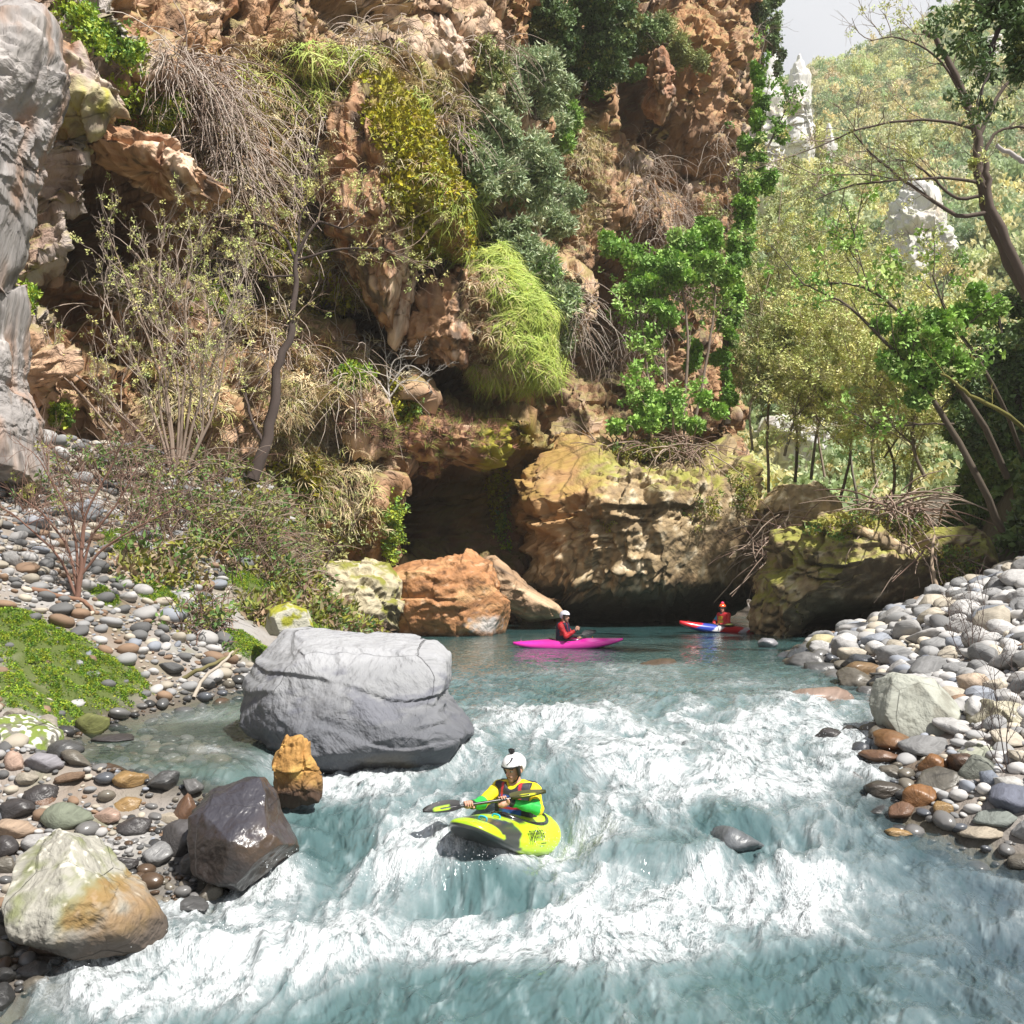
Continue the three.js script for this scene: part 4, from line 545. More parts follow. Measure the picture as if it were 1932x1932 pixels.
// how far the cliff stands behind each photograph pixel, and which of its points can be seen there
const ZB = new Float32Array(250 * 250).fill(1e9), ZK = new Int32Array(250 * 250).fill(-1);
for (let k = 0; k < CW * CH; k++) { const x = cliffPos[k * 3], y = cliffPos[k * 3 + 1] - EYE, z = cliffPos[k * 3 + 2]; const zz = y * SP - z * CP, yy = y * CP + z * SP; if (zz < 2) continue; const px = HALF + F * x / zz, py = HALF - F * yy / zz; if (px < 0 || py < 0 || px >= 2000 || py >= 2000) continue; const i = Math.floor(px / 8) + 250 * Math.floor(py / 8); if (-z < ZB[i]) { ZB[i] = -z; ZK[i] = k; } }
function onCliff(px, py) { // [place, normal] of the cliff at a pixel
  const i = clamp(Math.floor(px / 8), 0, 249), j = clamp(Math.floor(py / 8), 0, 249);
  for (let r = 0; r < 14; r++) for (let a = -r; a <= r; a++) for (let b = -r; b <= r; b++) { if (Math.max(Math.abs(a), Math.abs(b)) !== r) continue; const u = i + a, v = j + b; if (u < 0 || v < 0 || u > 249 || v > 249) continue; const k = ZK[u + 250 * v]; if (k >= 0) return [V(cliffPos[k * 3], cliffPos[k * 3 + 1], cliffPos[k * 3 + 2]), V(cliffNor[k * 3], cliffNor[k * 3 + 1], cliffNor[k * 3 + 2])]; }
  return [P(px, py, 40), V(0, 1, 0)];
}
const rp = rngOf(2024);
const gauss = r => (r() + r() + r() - 1.5) / 1.5;
function scatter(list, n, fn) { for (const [px, py, rx, ry, k = 1] of list) for (let t = 0; t < n * k; t++) { const x = px + gauss(rp) * rx, y = py + gauss(rp) * ry; const [p, nn] = onCliff(x, y); p.x += (rp() - 0.5) * 0.35; p.y += (rp() - 0.5) * 0.35; p.z += (rp() - 0.5) * 0.2; fn(p, nn, x, y); } }

// ---------------------------------------------------------------- overhanging masses that stand out from the cliff
const TRAV = { tan: [0.46, 0.265, 0.145], cream: [0.76, 0.56, 0.41], rust: [0.27, 0.11, 0.05], black: [0.05, 0.042, 0.036], moss: [0.30, 0.28, 0.015], grey: [0.48, 0.46, 0.45] };
const travertine = (o = {}) => (c, x, y, z, nx, ny) => { const a = fbm(x * 0.5, y * 0.3, z * 0.5, 4), v = fbm(x * 1.8, y * 0.28, z * 1.8, 4), e = fbm(x * 3, y * 2.2, z * 3, 3); set3(c, TRAV.tan); mix3(c, TRAV.cream, sstep(0, 0.4, a + 0.5 * e + (o.pale ?? 0))); mix3(c, TRAV.rust, sstep(0.0, 0.4, v + (o.rust ?? 0)) * 0.8); mix3(c, TRAV.grey, (o.grey ?? 0) * sstep(-0.3, 0.2, a + e * 0.4)); mix3(c, TRAV.black, sstep(0.1, 0.45, fbm(x * 2.2 + 4, y * 0.2, z * 2.2, 3) + (o.black ?? 0)) * 0.8); if (o.moss) mix3(c, TRAV.moss, clamp(o.moss(x, y, z) + e * 0.9) * 0.9); const k = 0.85 + 0.5 * e; c[0] *= k; c[1] *= k; c[2] *= k; };
const ROUGH = [[0.35, 0.5], [0.5, 0.7, 'c'], [1.1, 0.35, 'c'], [1.3, 0.3, 'p'], [2.4, 0.16, 'p'], [2.2, 0.16, 'r'], [5, 0.06]];
const flutes = k => q => { const f = ridged(q.x * 1.5, q.y * 0.22, q.z * 1.5, 3) - 0.5, g = ridged(q.x * 4, q.y * 0.5, q.z * 4, 2) - 0.5; const l = Math.hypot(q.x, q.z) + 0.3; q.x += q.x / l * (f * 0.5 + g * 0.16) * k; q.z += q.z / l * (f * 0.5 + g * 0.16) * k; };
const nose = boulder('rock_overhang', 'bulging rock overhang with a curtain of long green grass above the caves', 'rock overhang', { outline: [[845, 590], [862, 520], [900, 470], [945, 468], [990, 520], [1028, 600], [1050, 680], [1054, 740], [1000, 742], [940, 730], [890, 712], [860, 660]], d: 32.8, depth: 1.6, n: 84, pow: 2.3, seed: 81, round: 1, rough: ROUGH, shape: flutes(0.7), color: travertine({ moss: (x, y) => sstep(-0.2, 1.2, x + y * 0.3) * 0.7 }) });
const bulge = boulder('rock_overhang', 'largest rock bulge of the cliff streaked with yellow moss on its right side', 'rock overhang', { outline: [[622, 330], [640, 240], [690, 185], [740, 150], [795, 205], [832, 300], [862, 390], [884, 470], [850, 470], [800, 450], [770, 520], [740, 640], [712, 600], [690, 540], [650, 480], [625, 410]], d: 30.2, depth: 2.3, n: 110, pow: 2.3, seed: 83, round: 1, rough: ROUGH, shape: flutes(1), color: travertine({ rust: 0.12, black: 0.08, moss: (x, y) => sstep(-0.3, 0.6, x - 0.1 + y * 0.25) * sstep(3.2, 1.0, x - y * 0.2) * 1.1 - 0.1 }) });
boulder('rock_overhang', 'pitted dark block in the gap between the mossy bulge and the grassy overhang', 'rock overhang', { outline: [[752, 640], [775, 565], [800, 525], [865, 505], [905, 540], [905, 640], [880, 700], [820, 690], [770, 680]], d: 32.2, depth: 1.6, n: 64, pow: 2.5, seed: 85, round: 1, rough: [...ROUGH, [1.8, 0.4, 'p']], color: travertine({ black: 0.12, pale: -0.1 }) });
boulder('rock_overhang', 'fluted pale rib of dripstone running down under the mossy bulge', 'rock overhang', { outline: [[738, 600], [750, 520], [768, 470], [786, 480], [780, 540], [768, 620], [748, 670], [735, 650]], d: 30.6, depth: 0.7, n: 44, seed: 86, round: 1, rough: [[0.8, 0.2], [1.6, 0.2, 'c'], [3, 0.1, 'p'], [6, 0.04]], shape: flutes(0.6), color: travertine({ pale: 0.3 }) });
const ledge = boulder('rock_overhang', 'jutting ledge hung with brown ferns over the black cave', 'rock overhang', { outline: [[690, 830], [735, 790], [790, 772], [870, 785], [945, 800], [968, 850], [930, 885], [860, 872], [800, 888], [740, 880], [700, 870]], d: 33, depth: 1.7, n: 64, pow: 2.3, seed: 87, round: 1, rough: ROUGH, color: travertine({ rust: 0.2, moss: x => sstep(1.2, 1.9, x) }) });
boulder('rock_overhang', 'pitted block hanging over the black cave at the upper left', 'rock overhang', { outline: [[195, 300], [225, 262], [275, 255], [335, 270], [385, 310], [408, 365], [370, 385], [320, 350], [270, 345], [215, 330]], d: 23.2, depth: 1.3, n: 64, pow: 2.4, seed: 89, round: 1, rough: ROUGH, color: travertine({ pale: 0.05 }) });
boulder('rock_overhang', 'slanting grey edged slab between the pale pillar and the hanging block', 'rock overhang', { outline: [[112, 160], [140, 110], [170, 100], [205, 150], [230, 215], [190, 240], [160, 250], [130, 225]], d: 21.8, depth: 0.9, n: 50, seed: 91, round: 1, rough: ROUGH, color: travertine({ grey: 0.6, moss: (x, y) => sstep(0.1, -0.5, y) * 0.5 }) });
boulder('rock_pillar', 'pale grey angular rock pillar leaning down the left picture edge', 'rock pillar', { outline: [[-110, -80], [30, -50], [84, 20], [104, 90], [92, 165], [70, 210], [58, 300], [40, 400], [20, 500], [-10, 590], [-110, 600]], d: 17.5, depth: 1.2, n: 90, pow: 2.7, seed: 93, round: 0, center: [-20, 250], rough: [[0.5, 0.15], [0.7, 0.22, 'f'], [1.5, 0.15, 'f'], [2.2, 0.1, 'r']], planes: 2, grit: [[2, 0.08], [5, 0.04]], color(c, x, y, z, nx, ny) { const f = fbm(x * 1.2, y * 0.5, z * 1.2, 4), e = fbm(x * 5, y * 3, z * 5, 3); set3(c, [0.28, 0.26, 0.25]); mix3(c, [0.40, 0.37, 0.35], sstep(0, 0.4, f + e * 0.4)); mix3(c, [0.33, 0.20, 0.13], sstep(-0.05, 0.3, fbm(x * 1.2 + 3, y * 0.35, z * 1.2, 4)) * 0.8); mix3(c, [0.07, 0.06, 0.055], sstep(0.12, 0.4, fbm(x * 2.6, y * 0.3, z * 2.6, 3)) * 0.7); mix3(c, [0.20, 0.16, 0.13], sstep(0.2, 0.5, e) * 0.6); } });
boulder('rock_pillar', 'pale crumbly rock buttress below the grey pillar at the left picture edge', 'rock pillar', { outline: [[-110, 500], [10, 480], [24, 560], [14, 640], [30, 720], [56, 790], [70, 870], [84, 980], [-110, 990]], d: 18.2, depth: 1.2, n: 90, pow: 2.7, seed: 94, round: 0, center: [-30, 740], rough: [[0.5, 0.15], [0.7, 0.22, 'f'], [1.5, 0.15, 'f'], [2.2, 0.1, 'r']], planes: 2, grit: [[2, 0.08], [5, 0.04]], color(c, x, y, z, nx, ny) { const f = fbm(x * 1.2, y * 0.5, z * 1.2, 4), e = fbm(x * 5, y * 3, z * 5, 3); set3(c, [0.28, 0.26, 0.25]); mix3(c, [0.40, 0.37, 0.35], sstep(0, 0.4, f + e * 0.4)); mix3(c, [0.33, 0.20, 0.13], sstep(-0.05, 0.3, fbm(x * 1.2 + 3, y * 0.35, z * 1.2, 4)) * 0.8); mix3(c, [0.07, 0.06, 0.055], sstep(0.12, 0.4, fbm(x * 2.6, y * 0.3, z * 2.6, 3)) * 0.7); mix3(c, [0.20, 0.16, 0.13], sstep(0.2, 0.5, e) * 0.6); } });
boulder('rock_overhang', 'pale knobbly ledge with a dark hollow under it at the top of the cliff', 'rock overhang', { outline: [[560, 30], [590, -20], [660, -30], [720, 10], [740, 70], [690, 96], [640, 90], [600, 70]], d: 34, depth: 1.5, n: 56, seed: 95, round: 1, rough: ROUGH, color: travertine({ pale: 0.25 }) });
boulder('rock_overhang', 'cream coloured block above the dark hollow right of the mossy bulge', 'rock overhang', { outline: [[745, 110], [770, 60], [820, 50], [860, 90], [890, 150], [880, 180], [830, 150], [780, 140]], d: 35, depth: 1.3, n: 56, seed: 97, round: 1, rough: ROUGH, color: travertine({ pale: 0.3, grey: 0.2 }) });
boulder('rock_overhang', 'orange hanging rock column right of the dark oak', 'rock overhang', { outline: [[1222, 110], [1250, 95], [1275, 130], [1268, 190], [1250, 225], [1228, 200], [1216, 150]], d: 45, depth: 1.1, n: 46, seed: 99, round: 1, rough: ROUGH, shape: flutes(0.8), color: travertine({ rust: 0.3 }) });
function onRock(m, n, ok, fn) { const g = m.geometry.attributes, p = g.position, q = g.normal; for (let t = 0, w = 0; t < n && w < n * 20; w++) { const i = Math.floor(rp() * p.count), v = V(p.getX(i), p.getY(i), p.getZ(i)), u = V(q.getX(i), q.getY(i), q.getZ(i)); if (!ok(v, u)) continue; t++; v.add(m.position).add(V(rp() - 0.5, rp() - 0.5, rp() - 0.5).multiplyScalar(0.12)); fn(v, u); } }

// grass and dry stalks on the cliff
{
  const gA = tuft(11, 0.5, 0.028, 61, 0.8), gB = tuft(10, 0.62, 0.026, 62, 1.5), gC = tuft(10, 0.45, 0.03, 63, 0.25);
  const dry = [], green = [], hang = [], fern = [];
  const straw = [[0.62, 0.50, 0.30], [0.52, 0.41, 0.25], [0.66, 0.57, 0.38], [0.45, 0.37, 0.17], [0.42, 0.28, 0.17], [0.42, 0.43, 0.14]];
  const grassy = [[0.46, 0.56, 0.09], [0.36, 0.48, 0.06], [0.55, 0.58, 0.16], [0.58, 0.50, 0.25]];
  scatter([[480, 260, 170, 200, 2], [560, 160, 160, 120, 1.2], [600, 420, 120, 120, 0.8], [830, 320, 50, 150, 0.9], [700, 130, 120, 60, 1], [620, 720, 160, 110, 1.4], [500, 560, 130, 120, 1.3], [640, 930, 90, 120, 2.0], [560, 800, 90, 90, 1.0], [350, 760, 120, 90, 0.9], [300, 250, 90, 90, 0.8], [960, 620, 70, 110, 1.2], [1100, 330, 60, 180, 1.0], [1120, 280, 40, 80, 0.8], [880, 160, 80, 90, 0.7], [1040, 560, 50, 80, 0.6], [250, 880, 180, 40, 0.6], [690, 560, 60, 60, .3]], 420, (p, n) => { const c = straw[Math.floor(rp() * 6)]; dry.push([p, 0.5 + 0.8 * rp(), turnTo(V(n.x * 0.6, 0.8, n.z * 0.6).normalize(), rp() * 6.28), jit(c, rp, 0.2)]); });
  scatter([[1040, 640, 30, 70, 0.5], [880, 400, 26, 60, 1.0], [920, 480, 30, 30, 0.5], [1045, 700, 16, 40, 0.4], [770, 210, 60, 40, 0.15], [660, 110, 120, 30, 0.15], [560, 160, 160, 90, 0.25]], 420, (p, n) => { const c = grassy[Math.floor(rp() * rp() * 4)]; const o = V(n.x * 0.2, 0.05, n.z * 0.2); green.push([p.add(o), 0.8 + 0.9 * rp(), turnTo(V(n.x * 0.9, 0.45, n.z * 0.9).normalize(), rp() * 6.28), jit(c, rp, 0.18)]); });
  scatter([[740, 830, 40, 40, 0.6], [640, 960, 90, 90, 0.8], [700, 800, 60, 40, 0.5], [960, 700, 70, 30, 0.5]], 380, (p, n) => { const c = rp() < 0.72 ? [0.24, 0.13, 0.085] : [0.22, 0.24, 0.05]; fern.push([p, 0.45 + 0.5 * rp(), turnTo(V(n.x, 0.4, n.z).normalize(), rp() * 6.28), jit(c, rp, 0.25)]); });
  const addGreen = (p, n) => green.push([p.addScaledVector(n, 0.04), 0.7 + 0.7 * rp(), turnTo(V(n.x * 0.9, 0.5, n.z * 0.9).normalize(), rp() * 6.28), jit(grassy[Math.floor(rp() * rp() * 4)], rp, 0.18)]), addDry = (p, n) => dry.push([p, 0.5 + 0.6 * rp(), turnTo(V(n.x * 0.7, 0.7, n.z * 0.7).normalize(), rp() * 6.28), jit(straw[Math.floor(rp() * 6)], rp, 0.2)]);
  onRock(nose, 3400, (v, n) => n.z > -0.1 && n.y > -0.35 && v.x + v.y * 0.35 > -0.2 + 0.5 * noise(v.x, v.y, 3), addGreen); onRock(nose, 900, (v, n) => n.z > 0 && v.x + v.y * 0.35 < 0.5, addDry); onRock(nose, 160, (v, n) => n.z > 0 && v.y < -1.4, addGreen); onRock(nose, 300, (v, n) => n.z > 0 && v.y < -1.4, addDry);
  onRock(bulge, 500, (v, n) => n.z > -0.2 && n.y > 0.3, addDry); onRock(bulge, 350, (v, n) => n.z > 0 && v.x > 1.3 && n.x > 0.1, addGreen);
  onRock(ledge, 900, (v, n) => n.z > -0.1 && n.y > -0.5, (p, n) => fern.push([p, 0.45 + 0.5 * rp(), turnTo(V(n.x, 0.4, n.z).normalize(), rp() * 6.28), jit(rp() < 0.75 ? [0.27, 0.14, 0.09] : [0.26, 0.28, 0.06], rp, 0.25)]));
  tag(instanced('dry_grass', gA, matte, dry), 'straw coloured dry grass clinging to the cliff face', 'grass', null, 'stuff');
  tag(instanced('hanging_grass', gB, leafMat, green), 'long green grass hanging over the overhang of the cliff', 'grass', null, 'stuff');
  tag(instanced('brown_ferns', gC, matte, fern), 'reddish brown withered ferns on the ledge above the cave', 'ferns', null, 'stuff');
  // moss and small leafy herbs
  const herb = spray(9, 0.11, 0.07, 71, 0.4, 0.2), moss = [], fresh = [];
  scatter([[915, 835, 22, 34, 0.7], [640, 990, 80, 60, 0.7], [560, 900, 90, 60, 0.6], [620, 560, 90, 50, .4], [150, 180, 30, 40, 0.3], [940, 930, 20, 90, 0.5], [560, 470, 120, 60, 0.4], [760, 760, 30, 50, 0.6]], 520, (p, n) => moss.push([p, 0.7 + 0.9 * rp(), turnTo(n, rp() * 6), jit(rp() < 0.6 ? [0.30, 0.29, 0.015] : [0.22, 0.17, 0.03], rp, 0.25)]));
  scatter([[190, 70, 45, 30, 1.6], [240, 100, 40, 26, 0.8], [150, 30, 30, 20, 0.5], [20, 420, 20, 90, 0.5], [300, 215, 30, 35, 0.9], [330, 200, 24, 26, 0.5], [20, 350, 16, 60, 0.4], [770, 770, 26, 40, 0.5], [670, 710, 40, 30, 0.4], [115, 780, 14, 22, 0.5], [240, 190, 60, 60, 0.6], [500, 480, 120, 60, 0.35], [880, 290, 40, 90, 0.3], [430, 560, 90, 60, 0.25], [40, 560, 20, 40, 0.3], [950, 990, 20, 60, 0.3], [740, 1000, 20, 90, 0.6], [570, 950, 90, 60, 0.5]], 460, (p, n) => fresh.push([p.addScaledVector(n, 0.15 * rp()), 0.5 + 0.7 * rp(), turnTo(n, rp() * 6), jit(rp() < 0.7 ? [0.40, 0.52, 0.04] : [0.20, 0.36, 0.06], rp, 0.25)]));
  onRock(bulge, 2600, (v, n) => n.z > -0.1 && n.y > -0.5 && v.x - 0.1 + v.y * 0.25 > -0.1 + 0.6 * noise(v.x, v.y, 3), (p, n) => moss.push([p, 0.7 + 0.9 * rp(), turnTo(n, rp() * 6), jit(rp() < 0.7 ? [0.38, 0.36, 0.02] : [0.26, 0.22, 0.03], rp, 0.25)]));
  tag(instanced('cliff_moss', herb, matte, moss), 'yellow green and brown moss on the bulge of the cliff', 'moss', null, 'stuff');
  tag(instanced('cliff_herbs', herb, leafMat, fresh), 'fresh green herbs growing from cracks of the cliff', 'herbs', null, 'stuff');
  // dead vines hanging in curtains
  const T = new Tubes(), vc = [[0.42, 0.34, 0.29], [0.34, 0.27, 0.22], [0.50, 0.43, 0.37], [0.24, 0.17, 0.13]];
  scatter([[400, 180, 70, 110, 1.5], [440, 300, 60, 120, 1.0], [560, 330, 50, 110, 0.5], [330, 120, 60, 60, 0.6], [640, 470, 50, 60, 0.4], [450, 480, 110, 80, 0.7], [860, 230, 40, 120, 0.5], [1090, 600, 40, 120, 0.5], [1270, 420, 90, 140, 1.5], [1330, 520, 70, 90, 0.9], [1220, 330, 60, 90, 0.6], [600, 250, 60, 90, 0.4], [700, 80, 120, 50, 0.4], [1180, 640, 60, 110, .6], [520, 640, 60, 80, .4], [250, 560, 120, 80, .5], [640, 700, 70, 90, .5], [1230, 560, 90, 110, .5], [1370, 300, 60, 120, .4], [930, 100, 60, 80, .3]], 230, (p, n) => {
    const L = 0.7 + 2.6 * rp() * rp() + 0.3, q = p.clone().addScaledVector(n, 0.12), path = [q.clone()], d = V(n.x * 0.5 + (rp() - 0.5) * 1.3, 0.4 - rp() * 0.9, n.z * 0.5 + (rp() - 0.5) * 1.3).normalize();
    for (let i = 0; i < 7; i++) { d.y -= 0.22; d.x += (rp() - 0.5) * 0.6; d.z += (rp() - 0.5) * 0.5; d.normalize(); q.addScaledVector(d, L / 7); path.push(q.clone()); }
    T.add(path, 0.018, 0.008, 3, vc[Math.floor(rp() * 4)]);
  });
  tag(mesh('dead_vines', T.build(), barkMat), 'tangle of dead grey vines hanging down the cliff', 'vines', null, 'stuff');
}

// leafy crowns
const LV = { fine: spray(12, 0.16, 0.06, 81, 0.3, 0.35), broad: spray(9, 0.17, 0.11, 82, 0.1, 0.3), small: spray(10, 0.10, 0.055, 83, 0.2, 0.3), ivy: spray(10, 0.14, 0.12, 84, -0.3, 0.25) };
const GREEN = { grey: [[0.42, 0.50, 0.28], [0.33, 0.42, 0.22], [0.54, 0.58, 0.36], [0.24, 0.33, 0.15]], dark: [[0.10, 0.17, 0.05], [0.14, 0.23, 0.06], [0.20, 0.30, 0.09], [0.26, 0.29, 0.08]], fresh: [[0.32, 0.52, 0.09], [0.25, 0.44, 0.08], [0.42, 0.58, 0.16], [0.17, 0.32, 0.06]], ivy: [[0.20, 0.38, 0.05], [0.27, 0.46, 0.06], [0.13, 0.26, 0.04], [0.34, 0.50, 0.09]], yellow: [[0.66, 0.67, 0.24], [0.56, 0.62, 0.20], [0.74, 0.68, 0.36], [0.5, 0.57, 0.2]], olive: [[0.36, 0.40, 0.14], [0.46, 0.47, 0.18], [0.25, 0.31, 0.10], [0.5, 0.48, 0.22]] };
function leafList(lobes, cols, r, size = 1) { // lobes: [centre, radii, count]
  const out = [];
  for (const [c, q, n] of lobes) {
    const m = Math.max(3, Math.round(n / 60)), clumps = [...Array(m)].map(() => { const z = 2 * r() - 1, t = r() * 6.283, s = Math.sqrt(1 - z * z), k = Math.pow(r(), 0.45); return [V(s * Math.cos(t) * k * q.x, z * k * q.y, s * Math.sin(t) * k * q.z), 0.16 + 0.26 * r(), Math.floor(r() * r() * 4)]; });
    for (let i = 0; i < n; i++) { const [cc, w, ci] = clumps[Math.floor(r() * m)], p = V(gauss(r) * q.x * w, gauss(r) * q.y * w, gauss(r) * q.z * w).add(cc).add(c); out.push([p, size * (0.7 + 0.7 * r()), anyTurn(r), jit(cols[r() < 0.75 ? ci : Math.floor(r() * 4)], r, 0.2)]); }
  }
  return out;
}
function shrub(name, label, category, root, lobes, cols, o = {}) {
  const r = rngOf(o.seed ?? 5), t = base(name, label, category, o.group, root), T = new Tubes(), rel = lobes.map(([c, q, n]) => [c.clone().sub(root), q, n]);
  for (const [c, q] of rel) { const e = curve([V(0, 0, 0), c.clone().multiplyScalar(0.5).add(V((r() - 0.5) * 0.6, 0.1, (r() - 0.5) * 0.4)), c], 8); T.add(e, o.r ?? 0.07, 0.025, 5, o.bark ?? [0.13, 0.10, 0.08]); for (let k = 0; k < 7; k++) grow(T, null, e[4 + Math.floor(r() * 5)], V(r() - 0.5, r() - 0.4, r() - 0.5), Math.min(q.x, q.y) * 1.1, 0.022, 1, r, { segs: 4, kids: 4, wander: 0.3, col: o.bark ?? [0.16, 0.13, 0.10], rmin: 0.006 }); }
  mesh('branches', T.build(), barkMat, t);
  tag(instanced('crown', LV[o.leaf ?? 'fine'], leafMat, leafList(rel, cols, r, o.size ?? 1), t), null, null, null, 'stuff');
  return t;
}
const lobe = (px, py, rx, ry, n, out = 0.5, depth = 0) => { const [p] = onCliff(px, py), d = -p.z - out - rx * M(-p.z) * 0.35 - depth; return [P(px, py, d), V(rx * M(d), ry * M(d), rx * M(d) * 0.8), n]; };
shrub('evergreen_shrub', 'grey green evergreen bush growing highest on the cliff beside the dark oak', 'shrub', onCliff(1010, 230)[0], [lobe(1005, 145, 70, 62, 1500), lobe(1050, 190, 52, 50, 900), lobe(960, 170, 40, 60, 600), lobe(1040, 235, 40, 34, 500)], GREEN.grey, { seed: 11 });
shrub('evergreen_shrub', 'largest grey green evergreen bush spilling down the middle of the cliff', 'shrub', onCliff(960, 330)[0], [lobe(935, 250, 50, 66, 1100), lobe(985, 330, 80, 70, 1900), lobe(1010, 410, 78, 60, 1700), lobe(930, 330, 46, 60, 800), lobe(1055, 390, 46, 40, 600), lobe(970, 470, 55, 46, 900)], GREEN.grey, { seed: 12 });
shrub('evergreen_shrub', 'lowest grey green evergreen bush just above the hanging grass of the overhang', 'shrub', onCliff(1030, 560)[0], [lobe(1020, 510, 48, 46, 800), lobe(1040, 575, 46, 56, 900), lobe(1055, 640, 34, 50, 500)], [...GREEN.grey.slice(0, 2), ...GREEN.fresh.slice(1, 3)], { seed: 13 });
shrub('evergreen_shrub', 'thin yellowish green bush left of the highest evergreen bush', 'shrub', onCliff(920, 160)[0], [lobe(925, 130, 40, 60, 420), lobe(895, 190, 36, 60, 330)], GREEN.olive, { seed: 14 });
shrub('oak_tree', 'dark evergreen oak leaning out from the top middle of the cliff', 'tree', onCliff(1150, 110)[0], [lobe(1035, 40, 75, 46, 1300, 1.2), lobe(1110, 20, 90, 46, 1500, 1.8), lobe(1120, 90, 80, 40, 1200, 1.6), lobe(1200, 60, 70, 55, 1100, 1.6), lobe(1150, 140, 60, 30, 500, 1.2), lobe(1060, 100, 46, 34, 500, 1.2)], [...GREEN.dark, [0.16, 0.24, 0.10]].slice(0, 4), { seed: 15, r: 0.14, leaf: 'broad' });
shrub('leafy_shrub', 'yellow green bush on the cliff rim right of the dark oak', 'shrub', onCliff(1280, 90)[0], [lobe(1265, 70, 56, 46, 520), lobe(1300, 110, 40, 40, 300)], GREEN.olive, { seed: 16 });
shrub('leafy_shrub', 'dark green bush on the cliff corner against the sunny hillside', 'shrub', onCliff(1420, 70)[0], [lobe(1438, 40, 46, 54, 800, 0), lobe(1462, 90, 26, 50, 300, 0)], GREEN.dark.concat(), { seed: 17, leaf: 'broad' });
shrub('leafy_shrub', 'fresh green bush in the dark cleft below the highest evergreen bush', 'shrub', onCliff(1080, 260)[0], [lobe(1085, 220, 34, 40, 420), lobe(1045, 268, 34, 24, 300), lobe(1120, 130, 20, 60, 200)], GREEN.fresh, { seed: 18 });

